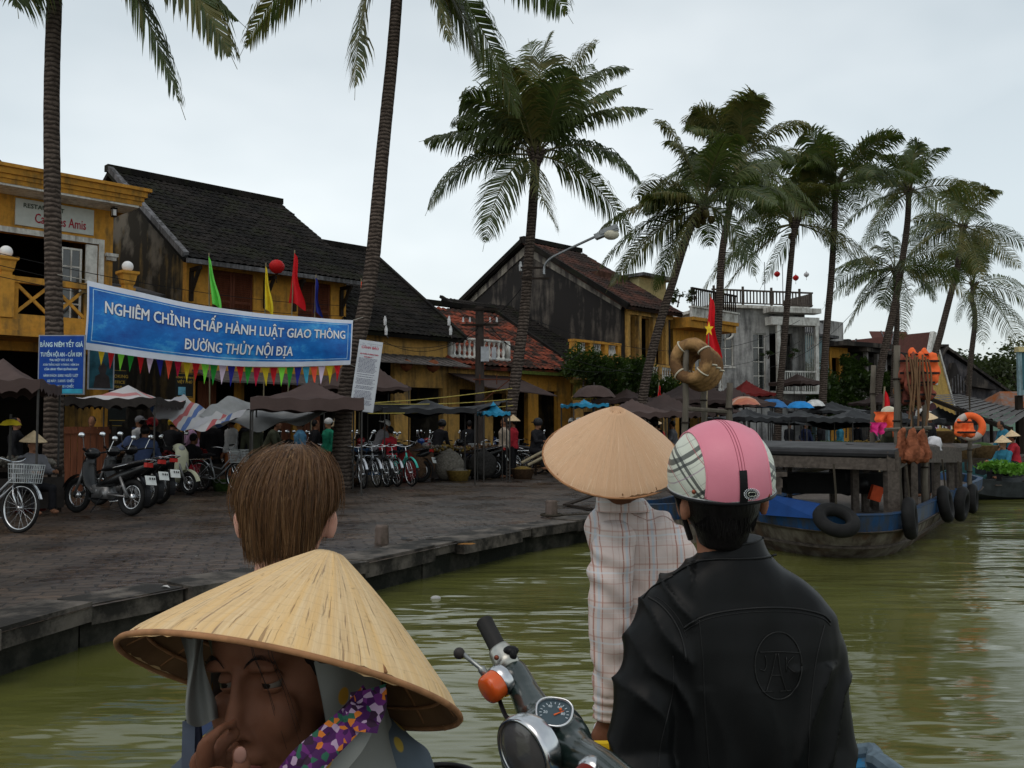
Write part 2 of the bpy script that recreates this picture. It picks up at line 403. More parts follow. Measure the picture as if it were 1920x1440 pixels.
def text_mb(s, size=1.0, off=0.0, bold=0.0, align='CENTER', fn=None, spacing=1.0, res=2):
    """text as flat faces; fn maps (x,y) to a 3-D point"""
    if ('Đ' in s or 'Ờ' in s) and align == 'LEFT':        # this font fills these letters wrongly: plain letter plus its own stroke
        pl_ = lambda q: q.replace('Đ', 'D').replace('Ờ', 'Ò'); r = text_mb(pl_(s), size, off, bold, align, fn, spacing, res); wd = lambda q: max([v[0] for v in text_mb(q, size, fn=lambda x, y: (x, y, 0), align='LEFT').v])
        for i, ch in enumerate(s):
            if ch in 'ĐỜ':
                x0 = wd(pl_(s[:i+1])); q = [(x0-.62*size, .33*size), (x0-.28*size, .33*size), (x0-.28*size, .43*size), (x0-.62*size, .43*size)] if ch == 'Đ' else [(x0-.16*size, .60*size), (x0-.04*size, .64*size), (x0+.06*size, .84*size), (x0-.04*size, .84*size)]
                r.add([fn(*p_) for p_ in q], [(0, 1, 2, 3)])
        return r
    c = bpy.data.curves.new('t', 'FONT'); c.body = s; c.size = size; c.offset = bold; c.align_x = align; c.resolution_u = res; c.space_character = spacing
    o = bpy.data.objects.new('t', c); COL.objects.link(o)
    dg = bpy.context.evaluated_depsgraph_get(); dg.update(); em = o.evaluated_get(dg).to_mesh()
    r = MB(); pts = [v.co.copy() for v in em.vertices]; r.f = [tuple(p.vertices) for p in em.polygons]; r.m = [0]*len(r.f)
    r.v = [tuple(fn(p.x, p.y)) for p in pts]
    o.evaluated_get(dg).to_mesh_clear(); bpy.data.objects.remove(o); bpy.data.curves.remove(c)
    return r
def sign_text(root, s, x, z, size, m, v=-.012, bold=.0, align='CENTER', shear=0., name='lettering', sx=1.0):
    Mx = gm(root); r = text_mb(s, size, bold=bold, align=align, fn=lambda a, b: Mx @ V(x+a*sx+b*shear, v, z+b))
    return r.build(name, m, root)
# ---------------- buildings ----------------
def house(s, label, v=0., name='shophouse', u=None, o=None):
    return empty(name, None, label, 'house', 'old houses along the waterfront', M=frame(o if o else S(s, v), u or U))
# --- A: cafe with balcony, left edge -------------------------------------------------
A = house(3.24-9.5, 'yellow two-storey cafe with a balustraded balcony, heavy yellow cornice and a white sign', name='cafe_building')
WA = 9.5
b = M_(A); wall(b, 0, WA, 0, 7.0, [(1.5, 9.1, .05, 3.2), (6.3, 9.15, 3.95, 6.0)]); b.build('wall', OCHRE, A)
shell(A, WA, 6, 0, 7.0, OCHRE2)
b = M_(A); b.quad((0, 3.2, 0), (WA, 3.2, 0), (WA, 3.2, 7), (0, 3.2, 7)); b.quad((0, .3, 3.6), (WA, .3, 3.6), (WA, 3.2, 3.6), (0, 3.2, 3.6)); b.build('room_shade_sheet', ROOMSHADE, A)
b = M_(A)
for k, (o_, z0_, z1_) in enumerate([(.98, 6.95, 7.06), (1.02, 7.06, 7.16), (1.08, 7.16, 7.30), (1.16, 7.30, 7.38)]):
    b.box2((-.5, -o_+.1, z0_), (WA+o_-.62, 5.9, z1_-.002))
b.build('cornice', OCHRE, A)
b = M_(A); b.box2((-.4, -.86, 6.90), (WA+.3, -.002, 6.949)); b.build('soffit', WHITEPT, A)
b = M_(A)
for x, y, z, w_, h_ in ((6.17, -.03, 3.95, .13, 2.18), (9.15, -.03, 3.95, .13, 2.18)): b.box2((x, y, z), (x+w_, y+.06, z+h_))
b.box2((6.3, -.03, 6.0), (9.15, .03, 6.13)); b.build('window_surround', WHITEPT, A)
window(A, 8.3, 8.8, 3.98, 5.85, v=.14, nx=2, nz=4); window(A, 5.8, 6.5, 3.98, 5.85, v=.14, nx=2, nz=4)
b = M_(A); b.box2((8.86, .02, 3.96), (9.13, .09, 5.97)); b.build('curtain_panel', WHITEPT, A)
b = M_(A); b.box2((9.3, -.12, 5.72), (9.6, -.002, 5.80)); b.box2((9.33, -.09, 5.62), (9.56, -.002, 5.718)); b.build('wall_bracket', WHITEPT, A)
# balcony
bal = M_(A); bal.box2((0, -1.45, 3.55), (WA+.0, -.002, 3.80)); bal.box2((0, -1.52, 3.42), (WA+.06, -.004, 3.546))
bal.box2((0, -1.45, 4.62), (WA, -1.29, 4.76)); bal.box2((0, -1.42, 3.801), (WA, -1.32, 3.92))
for x in (9.34, 6.66, 4.0, 1.3):
    bal.box2((x-.15, -1.5, 3.82), (x+.15, -1.24, 4.765))
    bal.lathe([(.12, 0), (.12, .06), (.15, .10), (.19, .30), (.24, .34), (.24, .40), (0, .40)], 4, Matrix.Translation((x, -1.37, 4.766)) @ Matrix.Rotation(R(45), 4, 'Z') @ Matrix.Diagonal((1.25, 1.25, 1, 1)))
for x0, x1 in ((6.83, 9.17), (4.17, 6.49), (1.47, 3.83)):
    n_ = 3; w_ = (x1-x0)/n_
    for k in range(n_):
        a_, c_ = x0+k*w_+.05, x0+(k+1)*w_-.05
        bal.beam((a_, -1.38, 3.95), (c_, -1.38, 4.6), .05, .07); bal.beam((a_, -1.371, 4.6), (c_, -1.371, 3.95), .05, .07)
        bal.box2((a_-.05, -1.41, 3.921), (a_+.04, -1.33, 4.619)); bal.box2((c_-.0, -1.408, 3.921), (c_+.05, -1.332, 4.618))
bal.M = gm(A)
for y0 in (-1.2,): bal.box2((WA-.1, -1.24, 4.62), (WA, -.003, 4.75)); bal.beam((WA-.05, -1.2, 3.95), (WA-.05, -.1, 4.6), .06, .05)
bal.build('balcony', OCHRE, A)
WHITEGLOBE = mat('white_globe', (.85, .85, .85), .25, var=.02)
for x in (9.34, 6.66, 4.0):
    g = empty('globe_lamp', gm(A) @ V(x, -1.37, 5.17), 'white globe lamp on the balcony pillar ' + {9.34: 'at the right corner of the cafe', 6.66: 'just left of the first palm trunk', 4.0: 'far left beyond the frame'}[x], 'lamp', 'globe lamps on the cafe balcony')
    m_ = MB(); m_.ball(g.location+V(0, 0, .12), .135, 20); m_.build('globe', WHITEGLOBE, g, True); m_ = MB(); m_.tube([g.location+V(0, 0, -.004), g.location+V(0, 0, .03)], [.07, .05], 12); m_.build('lamp_base', DKWOOD, g)
for i, x in enumerate((5.9, 7.75, 9.3)):
    g = empty('porch_lantern', gm(A) @ V(x, -.55, 6.9), ['small square lantern under the cafe cornice at the left end', 'small square lantern under the cafe cornice beside the palm trunk', 'small square lantern under the right corner of the cafe cornice'][i], 'lantern', 'lanterns under the cafe cornice')
    Mx = gm(A) @ Matrix.Translation((x, -.55, 6.9)); m_ = MB(); m_.M = Mx; m_.box((0, 0, -.05), (.13, .13, .03)); m_.box((0, 0, -.25), (.11, .11, .02)); m_.tube([(0, 0, 0), (0, 0, -.04)], .012)
    for a in (-1, 1):
        for c in (-1, 1): m_.box((a*.055, c*.055, -.15), (.015, .015, .18))
    m_.build('lantern_frame', DKWOOD, g); m_ = MB(); m_.M = Mx; m_.box((0, 0, -.15), (.085, .085, .15)); m_.build('lantern_glass', WHITEGLOBE, g)
sg = empty('cafe_sign', None, 'white cafe sign reading RESTAURANT Cafe des Amis on the yellow wall', 'sign', M=gm(A) @ Matrix.Translation((7.3, -.05, 6.18)))
sx0, sx1 = 7.2-7.3, 9.0-7.3
b = M_(sg); b.box2((sx0, 0, .02), (sx1, .045, .66)); b.build('sign_board', mat('sign_white', (.50, .53, .50), .5, var=.08), sg)
SG_DK = mat('lettering_dark_green', (.05, .07, .05), .6); SG_RED = mat('lettering_crimson', (.33, .02, .04), .6)
sign_text(sg, 'RESTAURANT', sx0+.16, .46, .15, SG_DK, bold=.003, align='LEFT'); sign_text(sg, 'Café des Amis', sx0+.42, .13, .33, SG_RED, bold=.004, align='LEFT', sx=.62)
# dark roof behind the cafe at far left
r_ = house(-4, 'dark tiled roof of a house rising behind the cafe at the left edge', v=4, name='back_house')
b = M_(r_); b.box2((-4, 0, 0), (6.2, 8, 7.6)); b.build('wall', MOULD, r_); b = M_(r_); tile_roof(b, -4.2, 6.6, -.3, 7.5, 4, 10.0); tile_roof(b, -4.2, 6.6, 8.3, 7.5, 4.05, 10.0); b.build('roof', ROOF, r_)
# --- B: yellow shophouse ---------------------------------------------------------
B = house(5.2, 'ochre two-storey shophouse with long dark tiled roof and brown louvred shutters'); WB = 5.15
b = M_(B); wall(b, 0, WB, 0, 6.15, [(.75, 2.0, 4.05, 5.75), (3.45, 4.6, 4.05, 5.75), (.3, 1.55, .05, 2.8), (1.75, 3.35, .05, 2.8), (3.6, 4.95, .05, 2.8)]); b.build('wall', OCHRE, B)
b = M_(B)
for x in (0, WB-.22):
    b.prism([(x, .221, 0), (x, 9.2, 0), (x, 9.2, 6.1), (x, 4.74, 9.0), (x, .221, 6.1)], (.22, 0, 0))
b.build('gable_wall', MOULD, B)
b = M_(B); b.quad((.22, 1.6, 0), (WB-.22, 1.6, 0), (WB-.22, 1.6, 6), (.22, 1.6, 6)); b.build('room_shade_sheet', ROOMSHADE, B)
for i in (0, 1): shutter(B, (.75, 3.45)[i], (2.0, 4.6)[i], 4.06, 5.74)
DOORW = mat('red_brown_door', (.13, .045, .022), .6, var=.25, scale=4, sc=(6, 6, .5), bump=.2)
for a, c in ((.42, .95), (3.0, 3.3), (3.72, 4.3)): 
    b = M_(B); b.box2((a, .08, .05), (c, .13, 2.65))
    for k in range(1, 5): b.box2((a+(c-a)*k/5-.006, .068, .1), (a+(c-a)*k/5+.006, .079, 2.6))
    b.build('door', DOORW, B)
b = M_(B); tile_roof(b, -.35, WB+.45, -.65, 5.85, 4.74, 9.25); b.build('roof', ROOF, B)
b = M_(B); tile_roof(b, -.35, WB+.45, 9.9, 5.85, 4.80, 9.25); b.beam((-.4, 4.77, 9.33), (WB+.5, 4.77, 9.33), .28, .2)
b.build('back_roof', ROOF, B)
VERGE = stained('verge_plaster', (.16, .16, .17), (.05, .05, .05), .5, 2)
b = M_(B); b.beam((-.32, -.62, 5.93), (-.32, 4.7, 9.32), .16, .15); b.beam((-.32, -.7, 5.77), (WB+.45, -.7, 5.77), .08, .12); b.build('verge', VERGE, B)
for x in (.12, 2.35, 3.3, 4.95):
    b = M_(B); b.beam((x, -.01, 4.95), (x, -.55, 5.68), .07, .09); b.box2((x-.05, -.1, 4.8), (x+.05, -.003, 5.6)); b.box2((x-.04, -.6, 5.6), (x+.04, -.004, 5.70)); b.build('eave_bracket', DKWOOD, B)
b = M_(B); b.prism([(0.2, -.02, 2.9), (WB, -.02, 2.9), (WB, -1.6, 2.55), (.2, -1.6, 2.55)], (0, 0, .05)); b.build('shop_canopy', mat('corrugated_old', (.10, .09, .085), .8, var=.4), B)
# lean-to between cafe and B
b = M_(B); b.prism([(-2.4, 1.2, 5.0), (-.03, 1.2, 5.0), (-.03, 3.4, 5.5), (-2.4, 3.4, 5.5)], (0, 0, .08)); b.build('lean_to_roof', VERGE, B)
# --- C: dark roofed house right of B, single storey front -------------------------
C = house(10.4, 'low ochre shop behind the second palm under a broad dark tiled roof'); WC = 4.1
b = M_(C); wall(b, 0, WC, 0, 4.6, [(.35, 1.85, .05, 2.75), (2.5, 3.9, .05, 2.7), (.35, 1.85, 2.95, 3.5)]); b.build('wall', OCHRE2, C)
b = M_(C)
for x in (0, WC-.22): b.prism([(x, .221, 0), (x, 9.4, 0), (x, 9.4, 4.5), (x, 5, 8.0), (x, .221, 4.5)], (.22, 0, 0))
b.build('gable_wall', MOULD, C)
b = M_(C); b.quad((.22, 1.9, 0), (WC-.22, 1.9, 0), (WC-.22, 1.9, 4.4), (.22, 1.9, 4.4)); b.build('room_shade_sheet', ROOMSHADE, C)
b = M_(C); tile_roof(b, -.2, WC+.25, -.6, 4.35, 5, 8.15); tile_roof(b, -.2, WC+.25, 10.5, 4.35, 5.06, 8.15); b.beam((-.2, 5.03, 8.2), (WC+.3, 5.03, 8.2), .25, .2); b.beam((WC+.3, -.6, 4.4), (WC+.3, 5, 8.2), .14, .14); b.build('roof', ROOF, C)
b = M_(C); b.box2((.5, 5.0, 7.9), (1.0, 5.5, 8.95)); b.box2((.42, 4.92, 8.955), (1.08, 5.58, 9.05)); b.build('chimney', ROOF, C)
b = M_(C)
for k in range(26): b.prism([(.0+k*.155, -.03, 3.72), (.155+k*.155, -.03, 3.72), (.155+k*.155, -1.3, 3.35), (.0+k*.155, -1.3, 3.35)], (0, 0, .02+.018*(k % 2)))
b.build('corrugated_awning', mat('corrugated_old'), C)
# --- C2: white balustrade terrace --------------------------------------------------
D0 = house(14.55, 'narrow ochre shop front with a white balustrade terrace between two roofs'); W2 = 2.9
b = M_(D0); wall(b, 0, W2, 0, 3.75, [(.5, 1.6, .05, 2.7), (2.1, 2.75, .05, 2.6)]); b.box2((0, .23, 3.5), (W2, 3, 3.6)); b.build('wall', OCHRE2, D0)
b = M_(D0); b.quad((.0, 1.9, 0), (W2, 1.9, 0), (W2, 1.9, 3.4), (0, 1.9, 3.4)); b.build('room_shade_sheet', ROOMSHADE, D0)
b = M_(D0); b.box2((0, -.1, 3.76), (W2, .16, 3.86)); b.box2((0, -.06, 4.42), (W2, .12, 4.5)); balus(b, .16, W2-.15, 3.86, 4.42, .03, 11, .075)
for x in (0, W2-.13): b.box2((x, -.07, 3.861), (x+.13, .13, 4.419))
b.build('balustrade', WHITEPT, D0, True)
b = M_(D0); b.prism([(-.1, -.1, 3.2), (W2+.2, -.1, 3.2), (W2+.3, -2.1, 2.45), (-.1, -2.1, 2.65)], (0, 0, .03)); b.build('cloth_awning', mat('brown_canvas', (.060, .042, .038), .85, var=.2, scale=3), D0)
# --- E: faded red tiled roof ----------------------------------------------------------
E = house(17.5, 'single-storey ochre house with a faded red tiled roof and moss on its eave'); WE = 3.35
b = M_(E); wall(b, 0, WE, 0, 3.7, [(.25, .95, .05, 2.7), (1.5, 2.6, .05, 2.75)]); b.build('wall', OCHRE, E)
b = M_(E)
for x in (0, WE-.22): b.prism([(x, .221, 0), (x, 9, 0), (x, 9, 3.6), (x, 4.5, 6.1), (x, .221, 3.6)], (.22, 0, 0))
b.build('gable_wall', MOULD, E)
b = M_(E); b.quad((.22, 1.6, 0), (WE-.22, 1.6, 0), (WE-.22, 1.6, 3.6), (.22, 1.6, 3.6)); b.build('room_shade_sheet', ROOMSHADE, E)
b = M_(E); tile_roof(b, -3.1, WE+.1, -.5, 3.5, 4.5, 6.3, per=.26, row=.34, amp=.06); b.build('roof', REDROOF, E)
b = M_(E); tile_roof(b, -3.1, WE+.1, 9.5, 3.5, 4.55, 6.3); b.beam((-3.2, 4.5, 6.38), (WE+.1, 4.5, 6.38), .25, .2); b.beam((WE+.15, -.5, 3.55), (WE+.15, 4.5, 6.4), .2, .14); b.build('back_roof', ROOF, E)
b = M_(E); b.box2((-.1, -.62, 3.3), (WE+1.2, -.42, 3.42)); b.build('gutter_ledge', mat('moss_green', (.075, .095, .02), .9, var=.5, scale=8), E)
# --- F: dark roof in front of the big gable, balustrade terrace with pillars ----------
Fh = house(20.95, 'low front with small white balusters and a dark lean-to roof below the big gable'); WF = 2.95
b = M_(Fh); wall(b, 0, WF, 0, 4.2, [(.9, 2.6, .05, 2.6)]); b.build('wall', OCHRE2, Fh)
b = M_(Fh); b.quad((.0, 2.2, 0), (WF, 2.2, 0), (WF, 2.2, 4), (0, 2.2, 4)); b.build('room_shade_sheet', ROOMSHADE, Fh)
b = M_(Fh); tile_roof(b, -1.2, WF, .9, 4.1, 6.5, 7.0); b.beam((-1.25, .9, 4.15), (-1.25, 6.5, 7.05), .16, .12); b.build('roof', ROOF, Fh)
b = M_(Fh); b.box2((-.05, -.1, 4.2), (WF, .2, 4.3)); b.box2((-.05, -.1, 4.74), (WF, .2, 4.84))
for x in (-.03, .95, 1.9, 2.72): b.box2((x, -.08, 4.301), (x+.22, .16, 4.739))
b.build('parapet', OCHRE, Fh)
for x0 in (.2, 1.18, 2.13): b = M_(Fh); balus(b, x0+.02, x0+.58, 4.3, 4.74, .04, 5, .05); b.build('baluster_row', WHITEPT, Fh, True)
for i, x in enumerate((-.75, .35)):
    g = empty('gate_pillar', None, ['ochre gate pillar with moss-stained capital nearest the third palm', 'ochre gate pillar with stained capital, right one of the pair'][i], 'pillar', 'gate pillars by the ivy', M=gm(Fh) @ Matrix.Translation((x, -1.2, 0)))
    b = M_(g); b.box((0, 0, 1.2), (.62, .5, 2.4)); b.box((0, -.27, 1.2), (.3, .06, 2.3)); b.build('shaft', OCHRE2, g)
    b = M_(g); b.lathe([(.46, 2.4), (.5, 2.5), (.42, 2.55), (.36, 2.95), (.5, 3.05), (.5, 3.15), (0, 3.16)], 4, Matrix.Rotation(R(45), 4, 'Z')); b.build('capital', stained('mossy_ochre', (.38, .22, .05), (.08, .085, .02), .7, 2.5), g)
# --- D: big dark gable with loggia ----------------------------------------------------
D = house(24.0, 'large old house with a huge dark mouldy gable wall and an ochre upstairs loggia'); WD = 3.5
b = M_(D); b.prism([(0, 0.0, 0), (0, 11.4, 0), (0, 11.4, 6.6), (0, 5.5, 9.75), (0, 0.0, 6.6)], (.25, 0, 0)); b.prism([(WD-.25, 0.0, 0), (WD-.25, 11.4, 0), (WD-.25, 11.4, 6.6), (WD-.25, 5.5, 9.75), (WD-.25, 0.0, 6.6)], (.25, 0, 0)); b.build('gable_wall', DARKPL, D)
b = M_(D); b.beam((-.03, -.1, 6.42), (-.03, 5.5, 9.55), .05, .34); b.beam((-.03, 11.5, 6.42), (-.03, 5.5, 9.55), .05, .34); b.build('plaster_band', stained('pale_band', (.30, .27, .22), (.07, .06, .055), .55, .9), D)
b = M_(D); b.lathe([(.22, 0), (.22, .06)], 4, Matrix.Translation((-.09, 5.5, 8.9)) @ Matrix.Rotation(R(90), 4, 'Y')); b.box((-.03, 5.2, 8.7), (.05, .22, .6)); b.build('gable_vent', VERGE, D)
b = M_(D); wall(b, .25, WD-.25, 0, 6.5, [(.45, .98, 4.0, 6.05), (1.25, 2.0, 4.0, 6.05), (2.25, 2.9, 4.0, 6.05), (.6, 2.9, .05, 2.7)], v=.02); b.build('wall', OCHRE2, D)
b = M_(D)
for x in (.25, 1.01, 2.03, 2.95): b.box2((x, -.14, 3.15), (x+.2, .017, 6.4))
b.box2((.25, -.18, 6.1), (WD-.05, -.143, 6.4)); b.box2((.2, -.45, 3.0), (WD, .01, 3.14)); b.box2((.2, -.45, 3.95), (WD, -.3, 4.05))
for x in (.22, 1.0, 2.05, 3.0): b.box2((x, -.43, 3.141), (x+.2, -.31, 3.949))
b.build('loggia', OCHRE2, D)
for x0, x1 in ((.45, .98), (1.23, 2.02), (2.28, 2.97)): b = M_(D); balus(b, x0, x1, 3.14, 3.95, -.37, max(3, int((x1-x0)/.17)), .075); b.build('baluster_row', WHITEPT, D, True)
b = M_(D); b.quad((.25, 1.4, 0), (WD-.25, 1.4, 0), (WD-.25, 1.4, 6.5), (.25, 1.4, 6.5)); b.build('room_shade_sheet', ROOMSHADE, D)
b = M_(D); tile_roof(b, -.25, WD+.2, -.55, 6.35, 5.5, 9.95, per=.24, row=.34, amp=.05); b.build('roof', BROWNROOF, D)
b = M_(D); tile_roof(b, -.25, WD+.2, 11.9, 6.35, 5.55, 9.95); b.beam((-.3, 5.52, 10.03), (WD+.3, 5.52, 10.03), .3, .22); b.beam((-.26, -.6, 6.36), (-.26, 5.5, 9.98), .12, .2); b.beam((-.26, 12, 6.36), (-.26, 5.5, 9.98), .12, .2); b.build('back_roof', ROOF, D)
# --- H: yellow balcony house --------------------------------------------------------------
Hh = house(27.7, 'flat-roofed ochre house with dark roof railing, behind the star flag'); WH = 3.6
b = M_(Hh); wall(b, 0, WH, 0, 6.3, [(.6, 1.5, 3.9, 5.3), (1.7, 2.7, 3.9, 5.3), (.4, 3.1, .05, 2.8)]); b.build('wall', OCHRE, Hh); shell(Hh, WH, 8, 0, 6.3, OCHRE2)
b = M_(Hh); b.quad((.0, 1.6, 0), (WH, 1.6, 0), (WH, 1.6, 6), (0, 1.6, 6)); b.build('room_shade_sheet', ROOMSHADE, Hh)
b = M_(Hh); b.box2((-.1, -1.0, 5.75), (WH, 8, 6.05)); b.box2((-.1, -1.15, 6.052), (WH, 8, 6.2)); b.build('cornice', OCHRE, Hh)
b = M_(Hh); b.box2((-.1, -1.1, 6.202), (WH, -.95, 6.6)); b.box2((-.1, -1.2, 6.602), (WH, -.9, 6.68)); b.build('frieze', WHITEPT, Hh)
b = M_(Hh); b.box2((-.1, -1.1, 7.42), (WH, -1.0, 7.5))
for k in range(22): b.box((-.05+k*.168, -1.05, 7.05), (.045, .045, .74))
b.build('railing', DKWOOD, Hh)
b = M_(Hh); b.box2((.2, 2.0, 6.2), (2.3, 4.5, 8.35)); b.build('roof_room', mat('cream_paint', (.50, .43, .22), .8, var=.15), Hh); b = M_(Hh); b.box2((.0, 1.6, 8.352), (2.6, 4.8, 8.5)); b.build('roof_slab', VERGE, Hh)
b = M_(Hh); b.box2((.35, -.3, 2.9), (2.9, -.005, 3.0)); b.box2((.35, -.8, 3.0), (2.9, -.006, 3.1)); b.box2((.35, -.8, 3.75), (2.9, -.68, 3.83)); balus(b, .4, 2.85, 3.1, 3.75, -.74, 14, .07); b.build('balustrade', WHITEPT, Hh, True)
window(Hh, .6, 1.5, 3.9, 5.3, m=OCHRE2, nx=2, nz=1); window(Hh, 1.7, 2.7, 3.9, 5.3, m=OCHRE2, nx=2, nz=1)
b = M_(Hh); b.box2((-2.2, 2.5, 6.2), (0, 5, 8.4)); b.build('brick_stub', mat('old_brick_wall', (.07, .035, .025), .9, var=.5, scale=3), Hh)
# --- I: grey weathered villa ----------------------------------------------------------------
PI0 = P(1340, 800, 44.0); PI1 = P(1512, 800, 45.2); PI0.z = PI1.z = 0
I = house(0, 'grey weathered villa with arched windows, white balconies and a wooden roof-terrace railing', name='villa', o=PI0, u=(PI1-PI0)); WI = (PI1-PI0).length
b = M_(I); wall(b, 0, 3.0, 0, 7.2, [(.25, 1.05, 4.35, 6.3), (2.1, 2.8, 3.2, 6.0), (.3, 1.3, .05, 2.4)]); wall(b, 2.99, WI, 0, 7.2, [(3.2, WI-.35, 3.2, 6.1)], v=.6, t=.2); b.build('wall', GREYPL, I); shell(I, WI, 7, 0, 7.2, GREYPL)
b = M_(I); b.quad((0, 2.4, 0), (WI, 2.4, 0), (WI, 2.4, 7), (0, 2.4, 7)); b.build('room_shade_sheet', ROOMSHADE, I)
o = window(I, .25, 1.05, 4.35, 6.1, nx=2, nz=2); b = M_(I); b.torus((.65, -.01, 6.1), .43, .05, (0, 1, 0), 12, 6, 0, math.pi); b.build('window_arch', WHITEPT, I); b = M_(I); b.box2((.15, -.06, 4.25), (1.15, -.001, 4.33)); b.build('window_sill', WHITEPT, I)
window(I, 2.1, 2.8, 3.2, 6.0, nx=2, nz=4)
b = M_(I); b.box2((-.2, -.3, 7.2), (WI+.1, 7, 7.35)); b.box2((2.6, -.9, 6.35), (WI+.25, -.302, 6.75)); b.box2((2.5, -1.0, 6.95), (WI+.3, -.303, 7.19)); b.box2((2.9, -.9, 3.0), (WI+.2, .58, 3.12)); b.box2((2.0, -.5, 3.0), (2.89, -.005, 3.1)); b.build('balcony_slab', WHITEPT, I)
b = M_(I)
for x in (2.95, WI+.05): b.box2((x, -.85, 3.121), (x+.18, -.67, 6.349))
b.box2((3.0, -.8, 4.05), (WI+.1, -.72, 4.12))
for k in range(12): b.box((3.15+k*.12, -.76, 3.6), (.03, .03, .88))
for k in range(7): b.box((WI+.14, -.6+k*.17, 4.6), (.03, .03, 2.9))
b.build('balcony_railing', WHITEPT, I)
b = M_(I); b.box2((-.2, -.3, 8.02), (WI+.3, -.2, 8.1)); b.box2((-.2, -.28, 7.4), (WI+.3, -.22, 7.46))
for k in range(27): b.box((-.1+k*.178, -.25, 7.74), (.06, .04, .55))
for k in range(4): b.box((-.1+k*1.55, -.25, 7.8), (.09, .09, .9))
for k in range(14): b.box((WI+.25, -.2+k*.2, 7.7), (.03, .16, .7))
b.build('terrace_railing', mat('weathered_wood_rail', (.085, .07, .06), .8, var=.3), I)
b = M_(I)
for x, z in ((2.9, 9.6), (3.9, 9.55)): b.tube([(x, .2, 7.3), (x, .2, z)], .02, 6)
b.build('terrace_pole', STEEL, I)
LANT_R = mat('red_silk', (.42, .012, .012), .5, var=.1)
def lantern(p, r, m, label, group='lanterns on the roof terrace', tas=True):
    g = empty('silk_lantern', p, label, 'lantern', group); a = MB(); p = Vector(p)
    vs = []; nn = 16
    prof = [(.25*r, .88*r), (.65*r, .7*r), (.95*r, .3*r), (r, 0), (.93*r, -.32*r), (.6*r, -.72*r), (.22*r, -.9*r)]
    a.lathe(prof, nn, Matrix.Translation(p)); a.build('lantern_shade', m, g, True)
    a = MB(); a.tube([p+V(0, 0, .86*r), p+V(0, 0, 1.05*r)], .22*r, 8); a.tube([p+V(0, 0, 1.0*r), p+V(0, 0, 1.5*r)], .006, 4); a.build('lantern_cap', DKWOOD, g); a = MB(); a.tube([p-V(0, 0, .86*r), p-V(0, 0, 1.0*r)], .2*r, 8)
    if tas: a.tube([p-V(0, 0, r), p-V(0, 0, 2.1*r)], [.02*r+.004, .07*r], 6)
    a.build('tassel', DKWOOD, g)
lantern(P(1457, 514, 44.3), .15, LANT_R, 'red round lantern at the left on a pole above the villa terrace'); lantern(P(1492, 521, 44.3), .15, LANT_R, 'red round lantern just right of a palm trunk above the villa terrace')
lantern(P(1512, 515, 44.3), .13, mat('white_silk', (.6, .6, .62), .5), 'white round lantern at the corner above the villa terrace')
# --- J, K: blue house, ochre house, dark pillared front ----------------------------------
def simple_house(px0, px1, Y0, Y1, zt, m, label, holes=(), D_=8, name='shophouse'):
    a = P(px0, 800, Y0); c = P(px1, 800, Y1); a.z = c.z = 0
    h = house(0, label, name=name, o=a, u=c-a); w_ = (c-a).length
    b = M_(h); wall(b, 0, w_, 0, zt, [(x0*w_, x1*w_, z0, z1) for x0, x1, z0, z1 in holes]); b.build('wall', m, h); shell(h, w_, D_, 0, zt, m)
    b = M_(h); b.quad((0, 1.2, 0), (w_, 1.2, 0), (w_, 1.2, zt-.1), (0, 1.2, zt-.1)); b.build('room_shade_sheet', ROOMSHADE, h)
    return h, w_
BLUEPL = stained('pale_blue_plaster', (.20, .30, .33), (.07, .09, .09), .3, 1)
J, w_ = simple_house(1500, 1556, 49, 51, 6.4, BLUEPL, 'pale blue plastered house with a grey roof parapet beside the villa', [(.1, .5, .05, 2.6)])
b = M_(J); b.box2((-.1, -.2, 6.4), (w_+.8, 5, 6.55)); b.box2((w_*.0, .3, 7.3), (w_+1.2, .4, 7.4))
for k in range(12): b.box((k*.2, .35, 6.95), (.06, .06, .8))
b.build('roof_parapet', VERGE, J)
b = M_(J); b.box2((w_+.02, .2, 6.3), (w_+2.0, 3, 7.45)); b.build('water_tank', GREYPL, J)
b = M_(J); b.beam((.2, -.4, 5.6), (1.3, -.9, 6.35), .12, .06); b.build('awning_arm', VERGE, J)
K, w_ = simple_house(1558, 1596, 51, 52, 5.9, OCHRE, 'ochre upper floor with a white ledge half hidden by bushes', [(.1, .45, 3.4, 5.3)])
b = M_(K); b.box2((-.2, -1.0, 2.9), (w_+.1, -.005, 3.5)); b.build('ledge', WHITEPT, K); b = M_(K); b.box2((-.3, -1.2, 5.9), (w_+2.3, 4, 6.15)); b.build('roof_slab', DARKPL, K)
L, w_ = simple_house(1596, 1700, 52, 58, 5.6, DARKPL, 'dark overgrown house with four weathered pillars under a flat roof', [(.05, .3, 2.8, 5.2), (.36, .6, 2.8, 5.2), (.66, .95, 2.6, 5.2)])
b = M_(L)
for k in (0.02, .2, .34, .5): b.box2((k*w_, -.9, 2.6), (k*w_+.22, -.7, 5.65))
b.build('pillar', stained('greyish_pillar', (.26, .24, .24), (.10, .09, .08), .5, 2), L); b = M_(L); b.box2((-.2, -1.1, 5.66), (w_, 3, 5.9)); b.box2((-.2, -1.1, 2.4), (w_, -.01, 2.6)); b.box2((.5, .3, 5.9), (.9, .7, 6.5)); b.box2((2.6, .3, 5.9), (2.9, .7, 6.3)); b.build('roof_slab', DARKPL, L)
